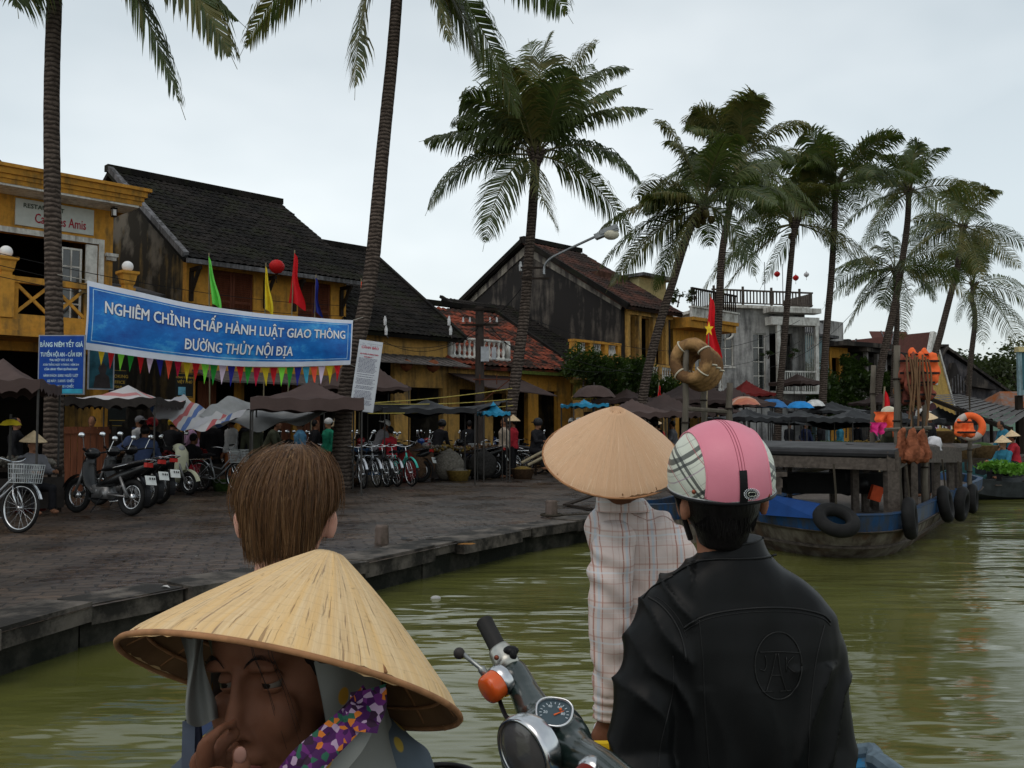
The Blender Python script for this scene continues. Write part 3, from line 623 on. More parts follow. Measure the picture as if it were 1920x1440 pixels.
# --- church-like gable -------------------------------------------------------------------
cg = empty('gabled_hall', None, 'yellow steep-gabled hall with white trim, arched doors and a brown metal roof', 'building', M=frame(P(1722, 800, 60).xy.to_3d(), (P(1795, 800, 62)-P(1722, 800, 60)).xy.to_3d()))
Wg = (P(1795, 800, 62)-P(1722, 800, 60)).xy.length; ap = P(1752, 626, 61).z
b = M_(cg); xm = Wg*.42
b.prism([(0, 0, 0), (Wg, 0, 0), (Wg, 0, 1.9), (xm, 0, ap), (0, 0, 1.9)], (0, .25, 0)); b.build('wall', stained('hall_yellow', (.52, .34, .10), (.25, .17, .07), .2, 1), cg)
b = M_(cg); b.beam((-.05, -.03, 2.0), (xm, -.03, ap+.1), .3, .3); b.beam((Wg+.05, -.03, 1.9), (xm+.05, -.03, ap+.1), .1, .14); b.build('trim', WHITEPT, cg)
for cx_, r1, h1 in ((xm-.25, .42, 3.0), (xm+1.15, .4, 2.2), (xm-.05, .2, 5.2)):
    b = M_(cg); z0 = .02 if h1 < 4 else 4.2
    pts = [(cx_-r1, -.02, z0), (cx_+r1, -.02, z0)]+[(cx_+r1*math.cos(a), -.02, h1-r1+r1*math.sin(a)) for a in [math.pi*i/10 for i in range(11)]]
    b.prism(pts, (0, -.03, 0)); od = b.build('arched_door' if h1 < 4 else 'arched_window', mat('maroon_paint', (.07, .025, .03), .6) if h1 < 4 else GREYPL, cg)
    b = M_(cg); b.torus((cx_, -.03, h1-r1), r1+.07, .07, (0, 1, 0), 12, 6, math.pi, 2*math.pi); b.box2((cx_-r1-.14, -.08, z0), (cx_-r1-.0, -.021, h1-r1)); b.box2((cx_+r1, -.08, z0), (cx_+r1+.14, -.021, h1-r1)); b.build('door_surround', WHITEPT, od)
b = M_(cg); b.prism([(0, .1, 1.85), (0, 14, 1.85), (xm, 14, ap+.05), (xm, .1, ap+.05)], (-.15, 0, .06)); b.prism([(Wg, .1, 1.85), (Wg, 14, 1.85), (xm, 14, ap+.05), (xm, .1, ap+.05)], (.15, 0, .06)); b.build('roof', mat('maroon_metal_roof', (.085, .033, .025), .5, var=.15), cg)
b = M_(cg)
for y in (3.0, 6.2, 9.5): b.beam((-.2, y, 1.98), (xm-.12, y, ap+.17), .14, .05)
b.build('roof_ridge_strip', VERGE, cg)
# left slope as seen from the quay: wide brown roof standing to the left of the gable
cr2 = empty('long_roofed_hall', None, 'long low hall with ribbed maroon roof left of the yellow gable', 'building', M=frame(P(1668, 800, 63).xy.to_3d(), (1, .1, 0)))
b = M_(cr2); b.box2((0, 0, 0), (2.6, 4, 4.4)); b.build('wall', DARKPL, cr2); zt = P(1700, 623, 66).z
b = M_(cr2); b.prism([(-.1, -.6, 4.6), (2.25, -.6, 4.6), (3.05, 3, zt), (.2, 3, zt)], (0, 0, .08)); b.build('roof', mat('maroon_metal_roof'), cr2)
b = M_(cr2)
for x in (.5, 1.35): b.beam((x, -.6, 4.72), (x+.6, 3, zt+.12), .07, .05)
b.build('roof_ridge_strip', VERGE, cr2)
# --- M: dark gabled house with twin ridges -------------------------------------------------
Mh = empty('old_warehouse', None, 'dark weathered gabled building at the bend with a long sloping roof', 'house', 'old houses along the waterfront', M=frame(P(1752, 800, 70).xy.to_3d(), (1, .05, 0)))
b = M_(Mh); b.prism([(0, 0, 0), (5.6, 0, 0), (5.6, 0, 4.2), (1.0, 0, P(1772, 655, 70).z-.2), (0, 0, 5.5)], (0, 6, 0)); b.build('wall', stained('sooty_wall', (.11, .10, .10), (.04, .04, .045), .6, 1), Mh)
zr = P(1772, 655, 70).z; b = M_(Mh); b.prism([(1.0, -.4, zr), (6.0, -.4, 3.9), (6.0, 6.4, 3.9), (1.0, 6.4, zr)], (0, 0, .22)); b.prism([(1.0, -.41, zr), (-.4, -.41, 5.3), (-.4, 6.41, 5.3), (1.0, 6.41, zr)], (0, 0, .22)); b.box2((.7, 0, zr+.22), (1.3, 1, zr+.4)); b.build('roof', DARKPL, Mh)
b = M_(Mh); b.prism([(.6, -.9, 4.0), (2.0, -.9, 4.0), (1.3, -.9, 6.3)], (0, .9, 0)); b.prism([(2.0, -.7, 4.6), (4.6, -.7, 4.2), (2.9, -.7, 5.7)], (0, .7, 0)); b.build('dormer', DARKPL, Mh)
b = M_(Mh)
for k in range(5): b.box((1.0+.22*k, -.93, 4.6), (.06, .04, 1.0+.3*(2-abs(k-2))))
b.build('dormer_slat', VERGE, Mh)
# white-blue kiosk front at the right edge
kp = P(1912, 800, 34); kp.z = 0
ks = empty('kiosk', None, 'pale blue kiosk front with a cream top at the right edge', 'kiosk', M=frame(kp, (1, .1, 0)))
z0_, z1_ = P(1912, 741, 34).z, P(1912, 650, 34).z
b = M_(ks); b.box2((0, 0, z0_), (.16, .1, z1_-.2)); b.box2((1.5, 0, z0_), (1.66, .1, z1_-.2)); b.box2((.161, 0, z0_), (1.499, .1, z0_+.2)); b.build('kiosk_frame', BLUEPL, ks); b = M_(ks); b.box2((0, -.05, z1_-.198), (1.7, .2, z1_)); b.build('kiosk_top', mat('cream_paint'), ks)
b = M_(ks); b.box2((.161, .05, z0_+.21), (1.499, .08, z1_-.21)); b.build('pane', mat('teal_glass', (.03, .10, .12), .2), ks); b = M_(ks); b.box2((.1, 0.2, 0), (.3, .4, z0_)); b.box2((1.3, .2, 0), (1.5, .4, z0_)); b.build('kiosk_leg', DKWOOD, ks)
# ---------------- palms ----------------
def bark_mat():
    m = bpy.data.materials.new('palm_bark'); t = NT(m)
    wv = t.n('ShaderNodeTexWave', bands_direction='Z'); wv.inputs['Scale'].default_value = 3.4; wv.inputs['Distortion'].default_value = 3.5; wv.inputs['Detail'].default_value = 3; wv.inputs['Detail Scale'].default_value = 2
    t.l(t.tc.outputs['Object'], wv.inputs[0])
    nz_ = t.noise(9, 6, sc=(1, 1, .6))
    c = t.mix(t.ramp(wv.outputs['Fac'], [(.1, (1, 1, 1)), (.45, (0, 0, 0))]), t.ramp(nz_, [(.3, (.055, .042, .034)), (.7, (.125, .098, .080))]), (.030, .023, .019))
    t.set(c, .9, 0, .1); t.bump(t.math('MULTIPLY_ADD', wv.outputs['Fac'], .7, nz_), .8, .04)
    return m
def leaf_mat(name, lo, hi):
    m = bpy.data.materials.new(name); t = NT(m)
    t.set(t.ramp(t.noise(1.3, 3), [(.35, lo), (.65, hi)]), .5, 0, .35)
    tr = t.n('ShaderNodeBsdfTranslucent'); tr.inputs[0].default_value = (hi[0]*1.5, hi[1]*1.7, hi[2]*1.0, 1)
    mx_ = t.n('ShaderNodeMixShader'); mx_.inputs[0].default_value = .22; t.l(t.b.outputs[0], mx_.inputs[1]); t.l(tr.outputs[0], mx_.inputs[2]); t.l(mx_.outputs[0], t.o.inputs[0])
    return m
BARK = bark_mat()
LEAF = leaf_mat('palm_leaf', (.027, .043, .012), (.075, .100, .027)); LEAFY = leaf_mat('palm_leaf_yellowish', (.065, .072, .020), (.13, .118, .034)); RACH = mat('palm_rachis', (.10, .095, .04), .6, var=.3)
def frond(mb, a, b, c, w=.55, rnd=random, n=46, droop=.55, dens=1.0, twist=0., lw=1.):
    """feather leaf: a Bezier rachis a-b-c with two rows of narrow bent leaflets (material 0) and a stalk (1)"""
    pts = bez(a, b, c, 14); L = sum((pts[i+1]-pts[i]).length for i in range(14))
    mb.mi = 2; mb.tube(pts, [max(.006, .035*(1-i/14.5)) for i in range(15)], 5, False)
    n = int(n*dens*1.3)
    yel = 1 if rnd.random() < .28 else 0; tw = twist or rnd.uniform(-.9, .9)
    for i in range(n):
        t = .14+.86*(i+rnd.random()*.6)/n; k = min(13, int(t*14)); f = t*14-k; p = pts[k]*(1-f)+pts[k+1]*f; d = (pts[k+1]-pts[k]).normalized()
        side = d.cross(V(0, 0, 1))
        if side.length < .2: side = d.cross(V(.3, 1, 0))
        side.normalize(); up = side.cross(d)
        if tw: q = Matrix.Rotation(tw, 3, d); side = q @ side; up = q @ up
        ll = 1.34*w*(math.sin(math.pi*min(1, .12+t*.93))**.55)*rnd.uniform(.8, 1.1)*(1 if t < .9 else .75)
        if rnd.random() < .03: continue
        for sgn in (-1, 1):
            fw = .55+.5*t+rnd.uniform(-.12, .12)
            e0 = (side*sgn+d*fw+up*rnd.uniform(.0, .25)).normalized()
            m1 = p+e0*ll*.45; e1 = (e0+V(0, 0, -droop*rnd.uniform(.8, 1.7))).normalized(); m2 = m1+e1*ll*.34; e2 = (e1+V(0, 0, -droop*rnd.uniform(.7, 1.8))).normalized(); m3 = m2+e2*ll*.3
            wd = d*(lw*.022*rnd.uniform(.8, 1.25)*(w/.55)**.5)
            mb.mi = 1 if (yel and rnd.random() < .7) or rnd.random() < .06 else 0
            mb.add([p-wd*.6, p+wd*.6, m1+wd, m1-wd, m2+wd*.75, m2-wd*.75, m3], [(0, 1, 2, 3), (3, 2, 4, 5), (5, 4, 6)])
def trunk_pts(pix, y0, y1):
    n = len(pix); out_ = []
    for i, (x, y) in enumerate(pix): out_.append(P(x, y, y0+(y1-y0)*i/(n-1)))
    return out_
def smooth_path(pts, n):
    out_ = []; m = len(pts)
    for i in range(m-1):
        p0 = pts[max(i-1, 0)]; p1 = pts[i]; p2 = pts[i+1]; p3 = pts[min(i+2, m-1)]
        for k in range(n):
            t = k/n; out_.append(.5*((2*p1)+(-p0+p2)*t+(2*p0-5*p1+4*p2-p3)*t*t+(-p0+3*p1-3*p2+p3)*t**3))
    return out_+[pts[-1]]
def palm(label, pix, y0, y1, r0, r1, fronds=None, auto=22, L=3.2, seed=1, coco=0, dens=1.0, w=.6, lowauto=True, n=46, flare=1.4, lw=1.):
    rnd = random.Random(seed)
    pts = trunk_pts(pix, y0, y1); base = pts[0].copy(); base.z = 0
    root = empty('coconut_palm', base, label, 'palm tree', 'coconut palms along the quay')
    path = smooth_path([base+V(0, 0, -.1)]+pts[1:], 14); m = len(path); b = MB()
    rad = []
    for i in range(m):
        t = i/(m-1); z = path[i].z; r = r0+(r1-r0)*t+(flare-1)*r0*math.exp(-z*1.3); r *= 1+.012*math.sin(z*math.pi*2/.17)+rnd.uniform(-.012, .012); rad.append(r)
    b.tube(path, rad, 14); b.build('trunk', BARK, root, True)
    C = path[-1]; cb = MB()
    if fronds:
        for f in fronds:
            (cx, cy), (tx, ty), dz = f[:3]; yt = C.y+dz
            frond(cb, C+V(0, 0, .05), P(cx, cy, (C.y+yt)/2), P(tx, ty, yt), w, rnd, n, dens=dens, droop=f[3] if len(f) > 3 else .55, lw=lw)
    auto = int(auto*1.05)
    for k in range(auto):
        az = 2*math.pi*(k+rnd.random()*.7)/max(1, auto)*2.618; el = R(rnd.choice([78, 62, 45, 30, 12, -8, -28]) + rnd.uniform(-8, 8)); ll = L*rnd.uniform(.95, 1.3)
        d = V(math.cos(az)*math.cos(el), math.sin(az)*math.cos(el), math.sin(el))
        if not lowauto and el < 0: continue
        mid = C+d*ll*.55; tip = C+V(d.x, d.y, 0)*ll*.95+V(0, 0, d.z*ll*.75-ll*(.42 if el > 0 else .5)*(1-max(0, math.sin(el))*.55))
        frond(cb, C, mid+V(0, 0, .1), tip, w, rnd, n, dens=dens, droop=.45+.3*rnd.random())
    if fronds or auto: cb.build('crown', [LEAF, LEAFY, RACH], root)
    hb = MB()
    for k in range(9):      # fibrous leaf bases
        a = k*.7; hb.tube([C-V(0, 0, .45), C+V(math.cos(a)*.12, math.sin(a)*.12, -.1), C+V(math.cos(a)*.28, math.sin(a)*.28, .25)], [.03, .07, .03], 6)
    hb.build('leaf_base', BARK, root)
    for k in range(coco):
        a = rnd.random()*6.28; c_ = MB(); c_.ball(C+V(math.cos(a)*.26, math.sin(a)*.26, -.32-rnd.random()*.3), (.12, .12, .15), 12); c_.build('coconut', mat('coconut_husk', (.10, .085, .03), .6, var=.3), root, True)
    return root
# first two: crowns out of the frame, their fronds hang into it
palm('near palm trunk before the yellow cafe at the left, its crown above the frame', [(100, 945), (100, 800), (102, 640), (100, 500), (98, 350), (97, 180), (102, 0), (110, -190)], 16.4, 16.9, .165, .13,
     fronds=[((240, -110), (348, 225), .5, .8), ((330, -130), (445, 130), .9, .9), ((60, -120), (-60, 40), -.3), ((10, -160), (35, 35), -1.5), ((250, -230), (520, -40), 2), ((200, -190), (470, 60), 3.2, .9), ((80, -330), (20, -420), .5), ((180, -330), (300, -420), 0), ((-20, -260), (-220, -170), 0), ((100, -200), (150, -120), -3)], auto=0, seed=3, n=74, w=1.0, lw=1.5, flare=1.25, coco=4)
palm('near palm trunk right of the blue banner carrying the white notice board', [(640, 915), (643, 800), (655, 700), (680, 600), (697, 500), (707, 400), (716, 300), (726, 200), (736, 100), (745, -20), (748, -110)], 20.7, 21.3, .20, .13,
     fronds=[((670, -60), (665, 188), -1, .7), ((560, -130), (447, 110), .8, .9), ((600, -160), (500, 60), 2.2), ((860, -40), (905, 130), 0, .9), ((880, -60), (985, 250), .8, .7), ((960, -160), (1075, 45), 3, .8), ((820, -60), (845, 95), -1.2), ((650, -250), (560, -260), 1), ((850, -260), (960, -260), 1), ((750, -300), (755, -380), 1)], auto=0, seed=5, n=66, w=.95, lw=1.4, coco=3)
palm('full-crowned palm in the middle rising before the dark gable, street lamp fixed to its trunk', [(950, 893), (955, 800), (968, 700), (982, 600), (990, 500), (998, 400), (1005, 295)], 25.5, 25.7, .17, .13,
     fronds=[((890, 235), (785, 266), 0, .9), ((850, 270), (797, 405), 1.0, .85), ((935, 300), (905, 472), -1, .5), ((1000, 350), (1045, 428), -2.4, .5), ((1110, 300), (1197, 465), -.6, .75), ((1130, 230), (1210, 355), 1, .9), ((1090, 190), (1225, 205), .4, .8), ((1075, 110), (1188, 130), .7, .7),
             ((1040, 130), (1125, 78), 1.5, .5), ((1000, 120), (1035, 62), .2, .4), ((955, 130), (905, 88), 1.2, .5), ((930, 160), (858, 190), -.8, .7), ((920, 200), (850, 242), .7, .8), ((1060, 200), (1175, 160), -1, .7), ((1010, 150), (990, 72), 2.5, .3), ((1030, 210), (1120, 110), 2.5, .5), ((975, 180), (950, 120), -2, .4), ((960, 230), (880, 290), 2.5, .7), ((1050, 260), (1110, 330), 2.5, .8), ((1040, 200), (1070, 120), -1.8, .5)],
     auto=5, L=2.6, seed=8, n=64, w=.78, lowauto=False)
palm('slender palm leaning right with coconuts under its crown, above the straw rings', [(1195, 882), (1205, 750), (1228, 640), (1258, 540), (1290, 440), (1318, 385)], 29, 29.5, .165, .11, auto=20, L=3.3, seed=11, coco=6, n=58, w=.75,
     fronds=[((1240, 330), (1205, 410), 0), ((1250, 370), (1213, 365), -1), ((1380, 400), (1420, 530), -.5), ((1270, 230), (1235, 235), 1)])
palm('upright palm with the highest bushy crown behind the leaning coconut palm', [(1335, 870), (1338, 750), (1345, 640), (1350, 540), (1356, 460), (1385, 300)], 34, 34.6, .17, .125, auto=26, L=3.4, seed=12, n=56, w=.75)
palm('palm before the grey villa leaning slightly right, with a yellowish crown', [(1455, 866), (1462, 740), (1472, 620), (1482, 500), (1490, 420)], 38, 38.5, .16, .11, auto=22, L=3.9, seed=17, n=50, w=.75, coco=3)
palm('tall straight palm right of the grey villa and its red lanterns', [(1537, 860), (1543, 740), (1550, 620), (1560, 500), (1568, 345)], 38.5, 39, .18, .12, auto=26, L=3.7, seed=21, n=54, w=.78)
palm('palm leaning right with a high crown, left one of the crossing pair', [(1632, 852), (1650, 700), (1680, 560), (1700, 430), (1704, 360)], 44, 44.6, .21, .13, auto=22, L=3.5, seed=25, n=48, w=.75)
palm('shorter palm of the crossing pair with arching fronds hanging to the left', [(1672, 850), (1676, 700), (1682, 600), (1678, 505)], 46, 46.2, .165, .12, auto=16, L=3.6, seed=26, n=46, w=.75, fronds=[((1620, 500), (1582, 560), 0), ((1640, 520), (1598, 590), -1), ((1650, 560), (1660, 580), -1), ((1740, 510), (1755, 570), 0)])
palm('palm with a curved trunk leaning right in front of the yellow gabled hall', [(1728, 846), (1737, 730), (1765, 620), (1795, 500), (1806, 425)], 50, 50.6, .21, .14, auto=22, L=3.6, seed=31, n=46, w=.8)
palm('slim rightmost palm with a wavy trunk in front of the far trees', [(1812, 842), (1818, 700), (1828, 600), (1822, 560), (1826, 535)], 56, 56.4, .17, .13, auto=18, L=4.0, seed=35, n=42, w=.85)
# ---------------- leafy trees and bushes ----------------
LEAFT = leaf_mat('tree_leaf', (.020, .028, .012), (.045, .058, .022)); LEAFI = leaf_mat('ivy_leaf', (.014, .028, .007), (.045, .075, .015))
def leaf_cloud(mb, c, r, n, size, rnd, dens=1.4):
    k = 0; cl = [(V(rnd.gauss(0, 1), rnd.gauss(0, 1), rnd.gauss(0, 1)).normalized()*rnd.random()**.5) for _ in range(max(5, n//45))]
    for _ in range(n):
        q = rnd.choice(cl); p = q+V(rnd.gauss(0, .16), rnd.gauss(0, .16), rnd.gauss(0, .16))
        p = V(c[0]+p.x*r[0], c[1]+p.y*r[1], c[2]+p.z*r[2]); a = V(rnd.gauss(0, 1), rnd.gauss(0, 1), rnd.gauss(0, .6)).normalized(); b_ = a.cross(V(rnd.random(), rnd.random(), rnd.random()+.1)).normalized(); s_ = size*rnd.uniform(.6, 1.3)
        mb.add([p-a*s_, p+b_*s_*.45, p+a*s_, p-b_*s_*.45], [(0, 1, 2, 3)])
def tree(px, Y, h, r, label, seed):
    rnd = random.Random(seed); p = P(px, 800, Y); p.z = 0
    t = empty('leafy_tree', p, label, 'tree', 'trees beyond the houses')
    b = MB(); b.tube([p-V(0, 0, .1), p+V(.2, 0, h*.35), p+V(.1, 0, h*.6)], [.3, .22, .12], 8)
    for k in range(5): a = k*1.3; b.tube([p+V(.15, 0, h*.4), p+V(math.cos(a)*r*.6, math.sin(a)*r*.6, h*.78)], [.12, .03], 6)
    b.build('trunk', BARK, t, True); c = MB(); leaf_cloud(c, p+V(0, 0, h*.68), (r, r, h*.33), 2600, .26, rnd); c.build('crown', LEAFT, t)
for i, (px, Y, h, r, l) in enumerate([(1800, 95, 9.2, 3.6, 'round tree showing just right of the dark warehouse roof'), (1838, 92, 9.0, 3.4, 'airy tree with sky gaps between the dark warehouse and the kiosk'), (1875, 98, 8.6, 4.0, 'dark tree left of the blue kiosk in the far row'), (1915, 90, 8.9, 4.2, 'dark tree behind the blue kiosk at the right edge'), (1968, 96, 11, 5.0, 'tall dark tree just beyond the right edge of the view'), (1857, 85, 5.6, 3.6, 'low dark tree in front of the airy far tree')]): tree(px, Y, h, r, l, 40+i)
def bush(name, parts, label, cat, seed, size=.09, m=None, n=1500):
    rnd = random.Random(seed); c0 = Vector(parts[0][0]); o = empty(name, (c0.x, c0.y, 0), label, cat); b = MB()
    for c, r in parts: leaf_cloud(b, c, r, n, size, rnd)
    b.build('foliage', m or LEAFI, o); b = MB()
    for c, r in parts:
        c = Vector(c); b = MB(); b.tube([(c.x, c.y, max(0, c.z-r[2]*1.4)), (c.x+.1, c.y, c.z), (c.x-.15, c.y+.1, c.z+r[2]*.6)], [.04, .03, .01], 5); b.build('stem', BARK, o)
iv = [(S(19.6+k*.85, -1.7-.5*(k % 2), 3.5-.3*(k % 3)+(.2 if k < 2 else 0)), (.75, .7, .6)) for k in range(6)]
bush('ivy_canopy', iv, 'thick dark green creeper spilling over the pergola below the small white balusters', 'creeper', 61, .08, n=2300)
bush('shrub', [(P(1520, 735, 48), (1.3, .9, 1.5)), (P(1545, 760, 48.5), (1.2, .9, 1.5)), (P(1585, 745, 50), (1.0, .8, 1.6))], 'dark green shrub below the pale blue house', 'bush', 62, .14, n=1800)
bush('balcony_plant', [(P(1270, 556, 41), (.5, .3, .35)), (P(1300, 556, 41.3), (.5, .3, .35))], 'potted plants behind the dark terrace railing of the ochre house', 'plant', 63, .06, n=350)
bush('balcony_plant', [(P(1440, 662, 43.2), (.35, .15, .2)), (P(1485, 662, 43.4), (.4, .15, .2))], 'flower plants along the lower white balcony of the villa', 'plant', 64, .05, n=260)
bush('shrub', [(P(1640, 715, 50), (1.0, .6, .8)), (P(1690, 735, 51), (1.2, .7, .8)), (P(1600, 690, 50.5), (.7, .5, .8))], 'tangled bush before the dark pillared house', 'bush', 65, .14, n=1500)
# ---------------- banner, bunting, signs, flags ----------------
def banner_mat():
    m = bpy.data.materials.new('banner_print'); t = NT(m)
    a = t.noise(.9, 6, sc=(1, 1, 1.6), rough=.7)
    c = t.ramp(a, [(.36, (.004, .075, .33)), (.52, (.006, .16, .52)), (.62, (.05, .33, .66)), (.74, (.25, .52, .75))])
    t.set(c, .45, 0, .3); return m
TLb, BLb, TRb, BRb = P(163, 526, 16.9), P(157, 655, 16.9), P(664, 600, 20.3), P(655, 684, 20.3)
def bpt(u, v, off=0.0):
    """u 0..1 along, v 0..1 up; slight sag and billow"""
    top = TLb.lerp(TRb, u); bot = BLb.lerp(BRb, u); sag = -.16*math.sin(math.pi*u)
    p = bot.lerp(top, v)+V(0, 0, sag)
    d = (TRb-TLb).normalized(); n = V(d.y, -d.x, 0).normalized()
    bil = .05*math.sin(u*9+v*1.5)+.03*math.sin(u*21+v*4)+.05*math.sin(math.pi*v)
    return p+n*(bil+off)
bn = empty('banner', BLb, 'wide blue banner with white Vietnamese lettering stretched between two palm trunks', 'banner')
b = MB(); b.grid(60, 12, lambda u, v: bpt(u, v*1.0, 0)); b.build('banner_border', mat('banner_white_cloth', (.62, .66, .74), .5, var=.06), bn, True)
b = MB(); b.grid(60, 10, lambda u, v: bpt(.006+.988*u, .10+.82*v, .004)); b.build('banner_field', banner_mat(), bn, True)
LB = (TRb-TLb).length
BL_W = mat('banner_lettering_white', (.72, .74, .76), .5, var=.05); BL_D = mat('lettering_outline', (.02, .05, .16), .6)
def banner_text(s, u0, v0, size, uend):
    tw = text_mb(s, 1.0, fn=lambda x, y: V(x, y, 0), align='LEFT'); wdt = max(q_[0] for q_ in tw.v)
    sx = (uend-u0)*LB/wdt
    for off, m, nm, sh in ((.009, BL_D, 'lettering_outline', [(-.045, -.03), (.045, -.03), (-.045, .03), (.045, .03), (.06, -.05)]), (.0125, BL_W, 'lettering', [(-.022, -.010), (0, 0), (.022, .010), (.022, -.010), (-.022, .010)])):
        a_ = MB()
        for k, (dx, dy) in enumerate(sh): r = text_mb(s, 1.0, fn=lambda x, y: bpt(u0+((x+dx)*sx)/LB, v0+((y+dy)*size)/1.12, off+.0004*k), align='LEFT'); a_.add(r.v, r.f)
        a_.build(nm, m, bn)
banner_text('NGHIÊM CHỈNH CHẤP HÀNH LUẬT GIAO THÔNG', .055, .575, .285, .965)
banner_text('ĐƯỜNG THỦY NỘI ĐỊA', .33, .215, .285, .745)
b = MB(); LN = [(.02, .13, .98, .13), (.02, .885, .98, .885)]
for u0, v0, u1, v1 in LN: b.grid(60, 1, lambda u, v: bpt(u0+(u1-u0)*u, v0+.012*v, .008))
for u0 in (.018, .978): b.grid(1, 10, lambda u, v: bpt(u0+.0025*u, .13+.76*v, .008))
b.build('printed_frame', mat('pale_blue_print', (.35, .55, .72), .5), bn)
b = MB(); 
for a, c in ((bpt(0, 1), P(108, 515, 16.5)), (bpt(0, 0), P(112, 662, 16.5)), (bpt(1, 1), P(690, 592, 20.9)), (bpt(1, 0), P(672, 690, 20.9))): b.tube([a, c], .008, 5)
b.build('tie_rope', mat('rope', (.35, .33, .28), .8), bn)
# bunting
bt = empty('bunting', P(185, 645, 17.6), 'string of small coloured triangular pennants hanging below the blue banner', 'bunting')
pc = dict(y=(.60, .45, .02), r=(.55, .015, .02), l=(.24, .75, .06), g=(.02, .28, .035), w=(.68, .55, .68), b=(.02, .025, .25), o=(.85, .10, .05), m=(.50, .01, .05), c=(.05, .32, .45))
PCM = {k: mat('pennant_'+{'y': 'yellow', 'r': 'red', 'l': 'lime', 'g': 'green', 'w': 'white', 'b': 'navy', 'o': 'orange', 'm': 'crimson', 'c': 'cyan'}[k], v, .5, var=.08) for k, v in pc.items()}
seq = 'yrlgrwbomyrlgwbrgmyrlgbcowyr'
A0, A1 = P(182, 645, 17.6), P(640, 684, 20.2)
def lp(u): return A0.lerp(A1, u)+V(0, 0, -.22*math.sin(math.pi*u))
b = MB(); b.tube([lp(i/30) for i in range(31)], .006, 4); b.build('string', mat('rope'), bt)
rr = random.Random(9)
for i, k in enumerate(seq):
    u0 = (i+.03)/len(seq); u1 = (i+.93)/len(seq); a = lp(u0); c = lp(u1); h_ = .43*rr.uniform(.85, 1.05); tip = a.lerp(c, .5+rr.uniform(-.15, .15))-V(0, 0, h_); d = (c-a).normalized(); n_ = V(d.y, -d.x, 0)
    o_ = n_*rr.uniform(-.04, .06); mid = a.lerp(tip, .5)+o_; mid2 = c.lerp(tip, .5)+o_*.4
    b = MB(); b.add([a, a.lerp(c, .5)+o_*.8, c, mid2, tip, mid], [(0, 1, 3, 5), (1, 2, 3), (5, 3, 4)]); b.build('pennant', PCM[k], bt)
# boards
def board(name, label, tl, tr, bl, Y, depth=.03):
    a = P(*tl, Y); bx = P(*tr, Y); c = P(*bl, Y); ux = (bx-a); wz_ = ux.length; ux.normalize(); uz = (a-c); hz = uz.length; uz.normalize(); uy = uz.cross(ux).normalized()
    uz = ux.cross(uy)
    M = Matrix(((ux.x, uy.x, uz.x, c.x), (ux.y, uy.y, uz.y, c.y), (ux.z, uy.z, uz.z, c.z), (0, 0, 0, 1)))
    return empty(name, None, label, 'sign', M=M), wz_, hz
bs, w_, h_ = board('price_board', 'blue price board with white Vietnamese lettering fixed to the left palm trunk', (73, 628), (160, 628), (70, 740), 15.9)
b = M_(bs); b.box2((0, 0, 0), (w_, .03, h_)); b.build('board_frame', mat('frame_aluminium', (.25, .27, .30), .5), bs)
b = M_(bs); b.box2((.02, -.006, .02), (w_-.02, .0, h_-.02)); b.build('board_face', mat('price_board_blue', (.008, .05, .26), .5, var=.15), bs)
b = M_(bs); b.box2((.02, -.009, .02), (w_-.02, -.0065, .1)); b.build('board_foot', mat('turquoise_print', (.04, .30, .42), .5), bs)
LTW = mat('board_lettering', (.45, .60, .66), .6)
for s_, z_, sz, sxx in (('BẢNG NIÊM YẾT GIÁ', .80, .115, .70), ('TUYẾN HỘI AN - CẨM KIM', .64, .10, .60), ('THU MỘT ĐÒ VÀ XE', .56, .055, .8), ('XUÂN THẲNG NGÀY 14 THÁNG 1 NĂM 2014', .485, .05, .62), ('CỦA UBND TỈNH QUẢNG NAM', .41, .05, .8), ('HÀNH KHÁCH : 5.000đ / NGƯỜI / LƯỢT', .30, .062, .55), ('XE MÁY : 5.000đ / CHIẾC', .21, .062, .7), ('XE ĐẠP : 3.000đ / CHIẾC', .12, .062, .7)):
    sign_text(bs, s_, w_/2, z_*h_/1.0, sz, LTW, v=-.011, bold=.003 if sz > .09 else .001, sx=sxx)
ws, w_, h_ = board('notice_board', 'tall white printed notice board leaning on the second palm trunk', (672, 636), (716, 642), (655, 768), 20.25)
b = M_(ws); b.box2((0, 0, 0), (w_, .03, h_)); b.build('board_face', mat('notice_white', (.50, .53, .56), .6, var=.06), ws)
rr = random.Random(4); b = M_(ws); z = h_*.74
while z > .12:
    x = .05+rr.choice([0, .02]);
    xe = w_-rr.uniform(.05, .12); k = x
    while k < xe: l_ = rr.uniform(.015, .06); b.box2((k, -.004, z), (min(xe, k+l_), -.001, z+.012)); k += l_+.009
    z -= rr.choice([.028, .028, .05])
b.build('printed_lines', mat('print_grey', (.12, .12, .17), .6), ws)
for s_, z_, sz in (('CẢNH BÁO', .885, .075), ('AN TOÀN ĐƯỜNG THỦY', .80, .036), ('KHI QUA ĐÒ', .76, .036)): sign_text(ws, s_, w_/2, z_*h_, sz, mat('print_red', (.40, .02, .05), .6), v=-.005, bold=.002)
for s_, x_, z_ in (('UBND', .1, .95), ('QUẢNG NAM', .1, .925), ('CỘNG HÒA XÃ HỘI CHỦ NGHĨA', w_*.66, .95), ('ĐỘC LẬP - TỰ DO', w_*.66, .925)): sign_text(ws, s_, x_, z_*h_, .022, mat('print_grey'), v=-.005)
